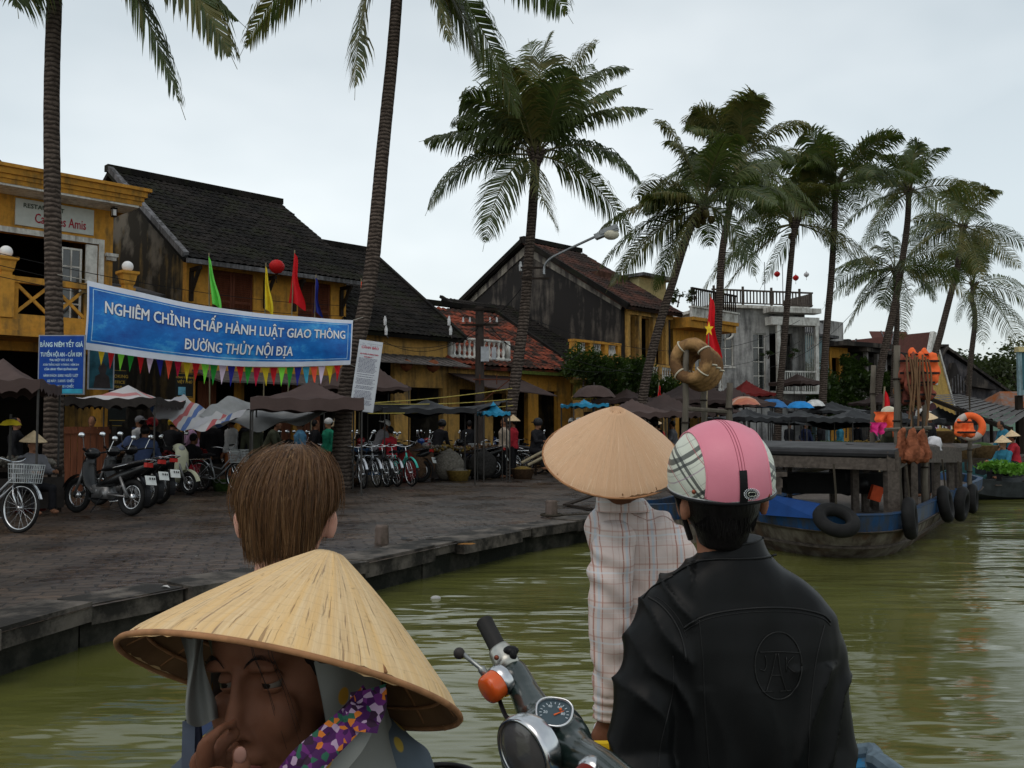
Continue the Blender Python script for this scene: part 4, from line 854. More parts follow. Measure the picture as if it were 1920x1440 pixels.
# flags
def flag(name, label, top, bot, Y, wpx, col, lean=0, cat='flag', pole=True, group='plain festival flags', drop=None):
    t0 = P(*top, Y); t1 = P(*bot, Y); root = empty(name, (t0.x, t0.y, 0), label, cat, group); h_ = (t0-t1).z; w_ = 1.5*wpx/F*Y; rnd = random.Random(int(top[0]))
    b = MB(); nn = 14; ph = rnd.random()*6
    def fn(u, v):
        p = t1.lerp(t0, v); wd = w_*(1-v)**.55*(.55+.45*math.sin(1.2+v*3+ph)**2) if v < 1 else 0
        return p+V(wd*u, .10*math.sin(u*9+v*2+ph)*(1-v), -.12*u*(1-v)*h_+.05*math.sin(u*5)*(1-v))
    b.grid(8, nn, fn); b.build('flag_cloth', mat('flag_'+col, {'lime': (.16, .68, .10), 'yellow': (.72, .55, .03), 'red': (.55, .012, .018), 'navy': (.02, .03, .22), 'orange': (.90, .12, .06)}[col], .6, var=.12), root, True)
    if pole:
        z0 = t1.z-(h_*.7 if drop is None else drop); b = MB(); b.tube([V(t1.x-.02, t0.y+.03, z0), V(t0.x, t0.y+.03, t0.z+.08)], .018, 6); b.build('pole', mat('bamboo_pole', (.20, .17, .11), .6), root)
    return root
flag('festival_flag', 'lime green flag drooping on a pole before the left shutter', (391, 480), (398, 572), 22.3, 14, 'lime', drop=3.2)
flag('festival_flag', 'yellow flag drooping on a pole before the shophouse wall', (498, 498), (497, 582), 23.6, 12, 'yellow', drop=3.2)
flag('festival_flag', 'large plain red flag on a pole before the right shutter', (552, 474), (541, 568), 24, 22, 'red', drop=3.2)
flag('festival_flag', 'navy blue flag drooping on a pole before the right shutter', (592, 520), (587, 586), 24.6, 13, 'navy', drop=3.2)
flag('festival_flag', 'orange-red flag half hidden behind the second palm trunk', (677, 527), (676, 600), 25.3, 10, 'orange', drop=3.2)
nf = flag('star_flag', 'red flag with a yellow star hanging on a pole between the palms', (1332, 556), (1322, 662), 22, 22, 'red', group=None, drop=2.6)
st = MB(); c_ = P(1329, 617, 21.72); sr = .19
pts = [c_+V(math.sin(2*math.pi*k/10)*(sr if k % 2 == 0 else sr*.4)*.62, -.02, math.cos(2*math.pi*k/10)*(sr if k % 2 == 0 else sr*.4)) for k in range(10)]
st.prism(pts, (0, .01, 0)); st.build('star', mat('star_yellow', (.75, .50, .03), .6), nf)
flag('pennant_flag', 'small red flag low among the brown canopies', (1236, 722), (1232, 748), 27, 8, 'red', group='small red flags', drop=1)
flag('pennant_flag', 'tall red pennant beside the helmeted man on the moored boat', (1660, 732), (1649, 792), 19, 16, 'red', group='small red flags', drop=1.2)
lantern(P(519, 500, 24.4), .21, LANT_R, 'red heart-shaped silk lantern hanging under the shophouse eave', 'lanterns under the eaves')
LANT_O = mat('brown_orange_lantern', (.16, .05, .02), .6)
lantern(P(762, 685, 28.5), .2, LANT_O, 'brown round lantern hanging left of the wide ochre pillar', 'lanterns under the eaves', False); lantern(P(812, 686, 29.2), .22, LANT_O, 'brown round lantern hanging right of the wide ochre pillar', 'lanterns under the eaves', False)
# magenta banner on the shophouse
mb_ = empty('shop_banner', None, 'narrow magenta banner with a yellow end across the shophouse front', 'banner', M=gm(B) @ Matrix.Translation((1.95, -.35, 3.7)))
b = M_(mb_); b.box2((.75, 0, 0), (3.3, .02, .42)); b.build('banner_cloth', mat('magenta_cloth', (.28, .02, .12), .5), mb_); b = M_(mb_); b.box2((0, 0, .05), (.749, .02, .45)); b.build('banner_end', mat('yellow_print', (.45, .38, .10), .5, var=.4), mb_)
sign_text(mb_, 'CHÚC MỪNG NĂM MỚI', 2.0, .12, .24, mat('banner_white_cloth'), bold=.004)
# shop signs at B
SB_BK = mat('sign_black', (.012, .014, .013), .5); SB_GD = mat('sign_gold', (.35, .22, .03), .5)
def shop_sign(px, py0, py1, wpx, Y, lines, label, pic=False, name='shop_sign'):
    c0 = P(px, py1, Y); c1 = P(px, py0, Y); w_ = wpx/F*Y; g = empty(name, None, label, 'sign', 'shop signs', M=frame((c0.x-w_*.35, c0.y, c0.z), U)); h_ = c1.z-c0.z; w_ *= .95
    b = M_(g); b.box2((0, 0, 0), (w_, .03, h_)); b.build('sign_board', SB_BK, g); b = M_(g)
    for q_ in ((0.02, .02, w_-.02, .03), (.02, h_-.03, w_-.02, h_-.02)): b.box2((q_[0], -.004, q_[1]), (q_[2], -.001, q_[3]))
    b.build('sign_edge', SB_GD, g)
    for i, (s_, sz) in enumerate(lines): sign_text(g, s_, w_/2, h_-.06-sum(l[1]*1.35 for l in lines[:i+1]), sz, SB_GD, v=-.005, bold=.002)
    if pic: b = M_(g); b.box2((.06, -.006, .06), (w_-.2, -.001, h_*.42)); b.build('sign_picture', mat('picture_blue', (.12, .32, .42), .5, var=.6, scale=5), g)
    return g
shop_sign(215, 692, 790, 34, 22.6, [('BOOKING', .11), ('OFFICE', .11), ('TOUR', .08)], 'black sign with gold lettering BOOKING OFFICE behind the striped canopy')
shop_sign(342, 698, 745, 36, 22.2, [('CÔNG TY TNHH', .06), ('VIỆT PHÚ', .09)], 'black and gold shop sign with a blue picture left of the yellow post', True)
shop_sign(212, 762, 800, 28, 22.6, [('TRAVEL', .09), ('CENTER', .09)], 'small black and gold sign lower down under the striped canopy')
shop_sign(343, 765, 805, 36, 22.2, [('TAILOR', .08), ('SHOES', .08), ('BAGS', .08)], 'tall black and gold sign low beside the yellow post')
g = empty('poster', None, 'large blue-green poster beside the blue price board', 'poster', M=frame(P(164, 730, 20.2), U))
b = M_(g); b.box2((0, 0, 0), (.58, .03, 1.0)); b.build('poster_frame', mat('frame_aluminium'), g); b = M_(g); b.box2((.03, -.006, .03), (.55, -.001, .97)); b.build('poster_print', mat('poster_teal', (.015, .06, .08), .5, var=.7, scale=3), g)
b = M_(g); hb = []; 
b.prism([(.12, -.009, .04), (.5, -.009, .04), (.46, -.009, .3), (.38, -.009, .36), (.41, -.009, .5), (.34, -.009, .6), (.26, -.009, .58), (.22, -.009, .47), (.26, -.009, .36), (.16, -.009, .3)], (0, .0025, 0)); b.build('poster_portrait', mat('poster_dark', (.03, .025, .025), .5), g)
# ---------------- utility pole, lamp, cables ----------------
up = P(900, 800, 27); up.z = 0
g = empty('utility_pole', up, 'dark wooden utility pole with crossarms and a grey meter box', 'utility pole')
zt = P(900, 575, 27).z; b = MB(); b.tube([up-V(0, 0, .1), up+V(-.02, 0, zt)], [.16, .12], 10); b.build('pole', mat('dark_pole', (.05, .04, .035), .9, bump=.4), g)
b = MB(); 
for z_ in (P(900, 610, 27).z, P(900, 575, 27).z-.1): b.box((up.x, up.y-.15, z_), (1.1, .06, .06))
b.build('crossarm', DKWOOD, g)
b = MB(); b.box((up.x+.15, up.y-.2, P(900, 665, 27).z), (.24, .14, .44)); b.build('meter_box', mat('meter_grey', (.38, .40, .42), .5), g)
b = MB(); b.box((up.x+.42, up.y-.2, P(900, 665, 27).z+.02), (.14, .12, .36)); b.build('meter_box', mat('meter_grey'), g)
b = MB(); zb = P(900, 712, 27).z
for x in (.3, .8, 1.2): b.box((up.x+x-.3, up.y-.2, zb), (.03, .03, .3))
b.box((up.x+.45, up.y-.2, zb), (1.3, .04, .04)); b.beam((up.x, up.y-.2, zb-.7), (up.x+.9, up.y-.2, zb), .03, .03); b.build('rusty_bracket', mat('rust', (.10, .035, .02), .8), g)
INS = mat('insulator_white', (.6, .6, .6), .3); b = MB()
for x in (-.5, -.3, .3, .5): b.tube([(up.x+x, up.y-.15, zt-.48), (up.x+x, up.y-.15, zt-.34)], [.035, .02], 8)
b.build('insulator', INS, g)
for i, (px, py) in enumerate([(722, 600), (845, 618), (842, 600), (724, 618), (976, 498)]):
    c_ = P(px, py, 26.5); o = MB(); o.tube([c_+V(0, 0, -.16), c_+V(0, 0, 0), c_+V(0, 0, .12)], [.04, .05, .02], 8)
    q_ = empty('insulator_bracket', c_, ['white insulator left of the balustrade terrace, upper', 'white insulator at the balustrade corner, lower', 'white insulator at the balustrade corner, upper', 'white insulator left of the balustrade terrace, lower', 'white insulator beside the middle palm trunk near the lamp'][i], 'insulator', 'white cable insulators'); o.build('insulator', INS, q_); o = MB(); o.tube([c_-V(0, 0, .16), c_+V(.0, .5, -.2)], .015, 5); o.build('bracket_arm', STEEL, q_)
lp0 = P(1020, 515, 25.2); g = empty('street_lamp', lp0, 'grey street lamp on a long arm fixed to the middle palm trunk', 'street lamp')
b = MB(); b.tube(smooth_path([lp0, P(1021, 500, 25.2), P(1032, 485, 25.1), P(1060, 470, 25), P(1120, 442, 24.6)], 6), .035, 8); b.build('lamp_arm', STEEL, g, True)
b = MB(); q0, q1 = P(1116, 445, 24.6), P(1158, 428, 24.4); b.beam(q0, q1, .22, .14); b.beam(q0+(q1-q0)*.25+V(0, 0, .05), q1+V(0, 0, .04), .26, .12); b.build('lamp_head', mat('lamp_grey', (.25, .27, .28), .5), g)
b = MB(); b.ball(q0.lerp(q1, .72)-V(0, 0, .1), (.22, .16, .15), 14); b.build('lamp_bowl', mat('lamp_diffuser', (.5, .48, .38), .3), g, True)
for z_ in (502, 522): b = MB(); b.box(P(1003, z_, 25.25), (.8, .05, .05)); b.build('clamp_bar', DKWOOD, g)
rr = random.Random(2)
def cable(a, c, sag, r=.011, label='black power cable sagging across the old house fronts', name='power_cable'):
    pts = [a.lerp(c, i/24)-V(0, 0, sag*4*(i/24)*(1-i/24)) for i in range(25)]; b = MB(); b.tube(pts, r, 4); o = b.build(name, mat('cable_black', (.015, .015, .015), .6) if name == 'power_cable' else mat('yellow_cord', (.42, .34, .08), .6)); tag(o, label, 'cable', 'power cables' if name == 'power_cable' else 'yellow cords')
W0 = P(900, 612, 26.9)
for i, (a, c, s_) in enumerate([(P(-30, 468, 19), P(725, 575, 26.6), .3), (P(-30, 490, 19), P(725, 592, 26.6), .35), (P(-30, 512, 19), P(725, 604, 26.6), .3), (P(722, 572, 26.6), W0, .1), (P(720, 640, 26.6), W0, .5), (P(640, 610, 26.4), W0+V(0, 0, -.2), .55), (W0, P(1180, 690, 33), .6), (W0+V(.3, 0, 0), P(1090, 660, 31), .7), (W0+V(.5, 0, -.05), P(1290, 700, 36), .5), (P(1000, 600, 27), P(1500, 600, 43), 1.2), (P(1180, 668, 34), P(1500, 640, 43), .8), (P(1440, 690, 40), P(1620, 560, 48), .6), (W0, P(985, 530, 25.5), .15)]):
    cable(a, c, s_, label='black power cable across the fronts, '+['topmost one by the cafe globes', 'second one below the cafe globes', 'third one just above the banner', 'short upper one reaching the utility pole', 'slack one from the white insulator', 'lowest slack one reaching the utility pole', 'running right over the red tiled roof', 'dropping to the mossy eave', 'longest one toward the leaning palm', 'upper one toward the grey villa', 'low one before the ivy creeper', 'slanting up past the villa corner', 'short one from pole to middle palm'][i])
for i, (a, c) in enumerate([(P(690, 775, 20.6), P(962, 760, 25.2)), (P(660, 757, 20.6), P(960, 728, 25.2)), (P(690, 757, 20.6), P(960, 748, 25.2))]): cable(a, c, .06, .012, 'yellow cord tied between the two palms, '+['lowest', 'highest', 'middle']\
[i]+' of three', 'guy_cord')
# ---------------- vehicles ----------------
RUB = mat('tyre_rubber', (.012, .012, .012), .7, var=.3); CHR = mat('chrome', (.55, .56, .57), .22, 1.0, var=.05); BLK = mat('black_plastic', (.008, .008, .009), .38, var=.2, scale=3)
SEATM = mat('black_vinyl', (.018, .018, .020), .45, var=.2); LENS = mat('red_lens', (.35, .02, .015), .2); PLATE = mat('plate_white', (.55, .57, .55), .5, var=.1); ALU = mat('cast_aluminium', (.20, .20, .20), .45, .7, var=.3)
def wheel(root, x, r, yv=0., tr=.022, spokes=20, fat=.02):
    w_ = bpy.data.objects.new('wheel', None); COL.objects.link(w_); w_.parent = root; w_.location = (x, yv, r); w_.empty_display_size = .1
    b = MB(); b.torus((0, 0, 0), r-tr, tr, (0, 1, 0), 36, 8); b.build('tyre', RUB, w_, True, local=True)
    b = MB(); b.torus((0, 0, 0), r-2.2*tr, fat*.6, (0, 1, 0), 36, 6); b.tube([(0, -.045, 0), (0, .045, 0)], .022 if tr < .03 else .055, 10)
    for k in range(spokes):
        a = 2*math.pi*k/spokes+(.12 if k % 2 else -.12); c = 2*math.pi*k/spokes; s_ = .03*(1 if k % 2 else -1)
        b.tube([(.02*math.cos(a), s_, .02*math.sin(a)), ((r-2.3*tr)*math.cos(c), 0, (r-2.3*tr)*math.sin(c))], .0018 if tr < .03 else .003, 3, False)
    b.build('rim', CHR, w_, True, local=True)
    return w_
def vehicle(name, label, cat, group, x=0, y=0, heading=0, roll=0):
    M = Matrix.Translation((x, y, 0)) @ Matrix.Rotation(heading, 4, 'Z') @ Matrix.Rotation(roll, 4, 'X')
    return empty(name, None, label, cat, group, M=M)
def arc_fender(b, cx, cz, r, a0, a1, w_, n=14, th=.004):
    for i in range(n):
        a, c = a0+(a1-a0)*i/n, a0+(a1-a0)*(i+1)/n
        p = [V(cx+r*math.cos(q), s_*w_, cz+r*math.sin(q)) for q, s_ in ((a, -1), (a, 1), (c, 1), (c, -1))]; q_ = [V(cx+(r+th)*math.cos(q), s_*w_*.6, cz+(r+th)*math.sin(q)+.006) for q, s_ in ((a, -1), (a, 1), (c, 1), (c, -1))]
        b.quad(*p); b.quad(*q_)
def bicycle_proto():
    t = vehicle('bicycle', '', 'bicycle', 'bicycles parked on the quay'); r = .33
    wheel(t, -.52, r); wheel(t, .54, r)
    f = MB(); bbk = V(-.08, 0, .28); st_ = V(-.2, 0, .72); hd = V(.36, 0, .78); hb = V(.40, 0, .62)
    f.tube([bbk, st_], .016); f.tube([bbk, hb], .018); f.tube([V(-.15, 0, .55), V(.1, 0, .5), hd-V(-.01, 0, .05)], .015)
    f.tube([hd, hb], .02); f.tube([bbk+V(0, .03, 0), V(-.52, .05, r)], .01); f.tube([bbk-V(0, .03, 0), V(-.52, -.05, r)], .01); f.tube([V(-.18, .02, .62), V(-.52, .05, r)], .008); f.tube([V(-.18, -.02, .62), V(-.52, -.05, r)], .008)
    f.build('frame', mat('bike_paint_silver', (.30, .31, .32), .35, .5, var=.15), t, True)
    f = MB()
    for s_ in (-1, 1): f.tube([hb+V(0, s_*.02, 0), V(.45, s_*.05, .5), V(.54, s_*.05, r)], .011)
    f.build('fork', CHR, t, True)
    f = MB(); arc_fender(f, .54, r, .36, R(20), R(150), .028); f.build('fender', CHR, t); f = MB(); arc_fender(f, -.52, r, .36, R(20), R(190), .028); f.build('fender', CHR, t)
    f = MB(); f.tube([hd, V(.34, 0, .92)], .012); f.tube(smooth_path([V(.12, -.28, .98), V(.25, -.27, 1.0), V(.36, -.12, .95), V(.34, 0, .93), V(.36, .12, .95), V(.25, .27, 1.0), V(.12, .28, .98)], 4), .011); f.build('handlebar', CHR, t, True)
    for s_ in (-1, 1): f = MB(); f.tube([V(.22, s_*.273, .995), V(.10, s_*.28, .98)], .017); f.build('grip', BLK, t)
    f = MB(); f.loft([ellring((-.33, 0, .77), .03, .10, 12), ellring((-.33, 0, .80), .09, .10, 12), ellring((-.27, 0, .82), .13, .085, 12)], True); f.tube([st_, V(-.22, 0, .78)], .013); f.tube([V(-.25, 0, .80), V(-.06, 0, .805)], [.05, .02]); f.build('saddle', SEATM, t, True)
    f = MB(); x0, x1, y1, z0, z1 = .45, .72, .17, .66, .90
    for z in (z0, .72, .78, .84, z1): 
        e_ = .8+.2*(z-z0)/(z1-z0)
        for a, c in (((x0, -y1*e_), (x1, -y1*e_)), ((x1, -y1*e_), (x1, y1*e_)), ((x1, y1*e_), (x0, y1*e_)), ((x0, y1*e_), (x0, -y1*e_))): f.tube([(a[0], a[1], z), (c[0], c[1], z)], .005 if z < z1 else .009, 4)
    for k in range(9):
        y = -y1+2*y1*k/8; f.tube([(x1, y*.8, z0), (x1, y, z1)], .004, 4); f.tube([(x0, y*.8, z0), (x0, y, z1)], .004, 4)
    for k in range(1, 7):
        x = x0+(x1-x0)*k/7
        for s_ in (-1, 1): f.tube([(x, s_*y1*.8, z0), (x, s_*y1, z1)], .004, 4)
    f.box(((x0+x1)/2, 0, z0), (x1-x0, y1*1.6, .01)); f.build('basket', mat('basket_wire', (.33, .35, .35), .5, .2), t)
    f = MB(); f.torus((-.08, .04, .28), .085, .008, (0, 1, 0), 20, 6)
    for s_ in (-1, 1): f.tube([(-.08, .04*s_, .28), (-.08+.12*s_, .08*s_, .28-.1*s_)], .009); f.box((-.08+.12*s_, .12*s_, .28-.1*s_), (.08, .09, .02))
    f.build('crank', ALU, t, True)
    f = MB()
    for s_ in (-1, 1): f.tube([(-.25, s_*.06, .70), (-.75, s_*.07, .70)], .008); f.tube([(-.7, s_*.07, .70), (-.52, s_*.06, r)], .006)
    for k in range(5): f.tube([(-.3-.1*k, -.065, .70), (-.3-.1*k, .065, .70)], .006)
    f.build('carrier', CHR, t); return t
def ribbon_body(b, prof, wid, n=10):
    """closed side profile (x,z) given as list of (x,z,halfwidth) rings joined into a smooth tube: prof = [(x,z,h,w)]"""
    rings = []
    for i, (x, z, h, w_) in enumerate(prof):
        x0, z0 = prof[max(i-1, 0)][:2]; x1, z1 = prof[min(i+1, len(prof)-1)][:2]; d = V(x1-x0, 0, z1-z0).normalized(); u_ = V(-d.z, 0, d.x)
        rings.append([V(x, 0, z)+u_*(h*math.sin(2*math.pi*k/n))+V(0, w_*math.cos(2*math.pi*k/n), 0) for k in range(n)])
    b.loft(rings)
def moto_proto(scooter=False):
    t = vehicle('motorbike' if not scooter else 'motor_scooter', '', 'motorbike', 'motorbikes parked on the quay'); r = .29 if not scooter else .24
    xf, xr = .62, -.60
    body = mat('gloss_black_paint', (.006, .0065, .007), .25, var=.1, spec=.35) if not scooter else mat('cream_paint_scooter', (.50, .50, .36), .25, var=.1)
    wheel(t, xf, r, 0, .045, 12, .03); wheel(t, xr, r, 0, .05, 12, .03)
    b = MB()
    if scooter: ribbon_body(b, [(.42, 1.0, .05, .12), (.47, .85, .06, .17), (.44, .6, .05, .19), (.38, .4, .05, .17), (.25, .27, .05, .14), (-.05, .25, .05, .15)], 0)
    else: ribbon_body(b, [(.40, .92, .05, .09), (.43, .80, .06, .13), (.40, .62, .05, .15), (.33, .45, .06, .14), (.22, .33, .06, .09), (.02, .30, .05, .06)], 0)
    b.build('leg_shield', body, t, True)
    b = MB()
    ribbon_body(b, [(.18, .42, .05, .05), (-.02, .50, .08, .10), (-.30, .58, .11, .13), (-.60, .68, .09, .12), (-.85, .78, .04, .06)], 0) if not scooter else ribbon_body(b, [(-.02, .40, .10, .10), (-.2, .46, .18, .17), (-.5, .50, .17, .18), (-.8, .58, .10, .12), (-.9, .66, .04, .07)], 0)
    b.build('side_panel', body, t, True)
    b = MB(); ribbon_body(b, [(.08, .70, .02, .07), (-.1, .745, .045, .12), (-.4, .775, .05, .13), (-.68, .83, .04, .10), (-.80, .85, .02, .05)], 0); b.build('seat', SEATM, t, True)
    b = MB()
    for s_ in (-1, 1): b.tube([(.42, s_*.09, .82), (.5, s_*.085, .55), (xf, s_*.075, r)], [.028, .024, .02], 8)
    b.tube([(.42, -.09, .82), (.42, .09, .82)], .03, 8); b.build('front_fork', ALU, t, True); b = MB(); b.tube([(-.15, -.09, .34), (-.15, .09, .34)], .02, 6)
    for s_ in (-1, 1): b.tube([(-.15, s_*.09, .32), (xr, s_*.09, r)], .018, 6); b.tube([(-.42, s_*.12, .6), (xr, s_*.1, r)], [.022, .028], 8)
    b.build('suspension', ALU, t, True)
    b = MB(); arc_fender(b, xf, r, r+.035, R(10), R(150), .055); b.build('front_fender', body, t); b = MB(); arc_fender(b, xr, r, r+.05, R(95), R(200), .06); b.build('rear_fender', BLK, t)
    b = MB(); b.box((.05, 0, .34), (.34, .16, .18)); b.tube([(.1, 0, .36), (.30, 0, .40)], [.085, .075], 12); b.tube([(-.05, -.1, .33), (-.05, .1, .33)], .09, 14); b.build('engine', ALU, t, True)
    b = MB(); b.tube([(.15, -.09, .30), (.0, -.12, .20), (-.3, -.13, .24)], .018, 8); b.tube([(-.3, -.14, .25), (-.82, -.15, .36)], [.04, .05], 12); b.build('exhaust', CHR if not scooter else ALU, t, True)
    b = MB(); b.tube([(.38, 0, .9), (.35, 0, 1.0)], .03); b.tube(smooth_path([V(.16, -.33, 1.02), V(.30, -.26, 1.02), V(.36, -.1, .98), V(.36, .1, .98), V(.30, .26, 1.02), V(.16, .33, 1.02)], 4), .014, 8); b.build('handlebar', BLK, t, True)
    b = MB(); b.ball((.38, 0, .97), (.11, .13, .09), 14); b.build('headset_cover', body, t, True)
    b = MB(); b.ball((.46, 0, .96), (.06, .085, .065), 12); b.build('headlight', mat('lamp_glass', (.35, .36, .36), .1), t, True)
    for s_ in (-1, 1):
        b = MB(); b.tube([(.30, s_*.24, 1.02), (.28, s_*.30, 1.2)], .007, 5); b.build('mirror_stem', CHR, t); b = MB(); b.ball((.28, s_*.33, 1.24), (.02, .065, .045), 12); b.build('mirror', mat('mirror_glass', (.75, .77, .78), .05, 1.0), t, True)
    b = MB(); b.box((-.88, 0, .80), (.06, .13, .07)); b.build('tail_light', LENS, t)
    b = MB(); b.box((-.96, 0, .56), (.012, .20, .15), Matrix.Rotation(R(20), 3, 'Y')); pl_ = b.build('number_plate', PLATE, t)
    b = MB()
    for j, row in enumerate(((-.06, -.02, .03), (-.07, -.035, 0, .035, .07))):
        for y in row: b.box((-.972+.012*j, y, .59-.055*j), (.006, .018, .035), Matrix.Rotation(R(20), 3, 'Y'))
    b.build('plate_digits', BLK, pl_)
    b = MB(); 
    for s_ in (-1, 1): b.tube([(-.25, s_*.12, .74), (-.6, s_*.15, .80), (-.92, s_*.1, .88)], .011, 6)
    b.tube([(-.92, -.1, .88), (-.92, .1, .88)], .011, 6); b.build('grab_rail', CHR, t)
    b = MB(); b.tube([(-.1, .14, .3), (-.0, .25, .02)], .01); b.box((.05, 0, .24), (.06, .5, .03)); b.build('stand', BLK, t)
    return t
BP, MP, SP = bicycle_proto(), moto_proto(), moto_proto(True)
used = set()
def put(proto, px, Y, head, label, roll=.06, paint=None, part='side_panel', z=0):
    global used
    o = proto if proto.name not in used else copy_tree(proto); used.add(proto.name)
    p = P(px, 800, Y); o.matrix_basis = Matrix.Translation((p.x, p.y, z)) @ Matrix.Rotation(R(head), 4, 'Z') @ Matrix.Rotation(roll, 4, 'X'); o['label'] = label
    if paint:
        for q in part.split(','): recolor(o, q, paint)
    return o
def gz(y): return 2380/(y-800)        # depth from the pixel row of a contact point on the quay
NAVY = mat('moto_blue_paint', (.012, .05, .22), .2, spec=.6); REDP = mat('moto_red_paint', (.20, .012, .015), .2, spec=.6); TEAL = mat('bike_teal', (.05, .35, .30), .4); GRN = mat('bike_green', (.03, .12, .06), .4); DRK = mat('bike_dark', (.03, .03, .035), .4)
MF = 'side_panel,leg_shield,front_fender,headset_cover'
# heading: 0 = pointing right (+x); camera looks along +y
put(BP, -18, 12.2, -20, 'silver bicycle with a wire basket at the left edge in front of the first palm', -.08)
put(MP, 197, gz(963), 155, 'black motorbike in front, its rear wheel and white plate nearest the viewer', .1)
put(MP, 232, gz(955)+.6, 152, 'black motorbike just behind the nearest one, with a yellowish plate', .1)
put(MP, 262, gz(946)+.5, 148, 'dark motorbike third from the left with a tilted white plate', .1)
put(SP, 318, gz(925), -28, 'cream white scooter facing right beside the dark motorbikes', .1)
put(BP, 412, gz(922), -25, 'silver bicycle with basket left of the brown-haired head', .08)
put(BP, 395, gz(912), -20, 'dark bicycle behind the silver one left of the brown-haired head', -.05, DRK, 'frame')
bik = [(668, 915, -62, None, 'white-fendered bicycle nearest the second palm trunk in the row'), (692, 913, -60, None, 'second silver bicycle of the row right of the second palm'), (710, 912, -58, DRK, 'third bicycle of the row right of the second palm, dark frame'), (728, 911, -58, None, 'fourth bicycle of the row, silver fender'), (752, 911, -55, TEAL, 'teal bicycle at the right end of the row'), (620, 908, -70, GRN, 'green bicycle partly hidden by the brown-haired head'), (655, 905, -115, DRK, 'dark bicycle behind the second palm trunk')]
for px, y, h_, pm, l in bik:
    o = put(BP, px, gz(y)+.3, h_, l, .07, pm, 'frame' if pm is not TEAL else 'frame,fender')
    for q in [x for x in bpy.data.objects if x.parent == o and x.name.split('.')[0] == 'basket']: bpy.data.objects.remove(q)
put(MP, 748, gz(903), 160, 'black motorbike whose rear wheel and plate stand right of the teal bicycle', .1)
put(MP, 806, gz(888), 150, 'bright blue motorbike between two black ones', .08, NAVY, MF)
put(MP, 885, gz(896), 168, 'black motorbike with gold trim seen side-on in the middle of the quay', .1)
put(BP, 925, gz(890), 178, 'silver bicycle whose two wheels show right of the side-on motorbike', .06)
put(BP, 948, gz(889), 175, 'second silver bicycle behind the side-on motorbike', -.06)
put(MP, 600, gz(902), 130, 'red motorbike with a white plate behind the brown-haired head', .1, REDP, MF)
put(MP, 560, gz(900), 125, 'black motorbike hidden behind the top of the brown-haired head', .1)
put(MP, 500, gz(897), 140, 'dark motorbike behind the row left of the brown-haired head', .1)
put(MP, 1000, gz(885), -35, 'black motorbike beside the cart pole, left of the pale straw hat', .1)
put(MP, 470, gz(885), 120, 'dark blue motorbike behind the silver bicycle basket', .08, NAVY, MF)
for i, (px, y, h_, pm) in enumerate([(690, 882, 140, REDP), (770, 878, 30, None), (850, 874, 150, None), (905, 872, 20, NAVY), (640, 878, 110, None), (1085, 868, 150, None), (530, 878, 60, REDP), (745, 868, 150, None), (425, 880, 130, None), (1190, 862, 130, None)]):
    put(MP, px, gz(y), h_, ['red motorbike in the second rank behind the bicycle row', 'black motorbike of the second rank behind the teal bicycle', 'black motorbike of the second rank behind the gold-trimmed one', 'blue motorbike of the second rank below the dark tarpaulin', 'black motorbike right behind the second palm trunk', 'black motorbike of the second rank behind the pale straw hat', 'red motorbike of the second rank above the brown-haired head', 'black motorbike of the third rank near the wide ochre pillar', 'black motorbike of the second rank below the white-hatted man', 'black motorbike between the straw hat and the pink helmet'][i], .1, pm, MF)
rr = random.Random(31)
for i in range(22):
    px = [335, 352, 372, 440, 455, 485, 515, 545, 575, 640, 660, 680, 700, 722, 742, 765, 785, 812, 838, 862, 915, 975][i]; y = 905-i*1.1+rr.uniform(-4, 3) if px < 640 else 892-(px-640)*.04+rr.uniform(-3, 2)
    bk = i % 3 == 0; l = ('bicycle' if bk else 'motorbike')+' in the crowded rear rank, '+['left of the cream scooter', 'behind the cream scooter', 'between scooter and silver bicycle', 'behind the wire basket', 'right of the silver bicycle', 'left of the brown-haired head', 'just left above the brown hair', 'above the left of the brown hair', 'above the middle of the brown hair', 'touching the second palm on its left', 'touching the second palm on its right', 'behind the first wheel of the bicycle row', 'behind the middle of the bicycle row', 'behind the fourth bicycle of the row', 'behind the teal bicycle', 'beside the brown sack', 'before the brown sack', 'behind the front wheel of the gold-trimmed one', 'behind the gold-trimmed one', 'right of the brown sack and yellow bags', 'below the utility pole', 'before the middle palm trunk'][i]
    put(BP if bk else MP, px, gz(y)+rr.uniform(.2, .8), rr.choice([150, 140, -30, 120, 165]), l, .08, None if bk else [None, REDP, None, NAVY, None][i % 5], MF)
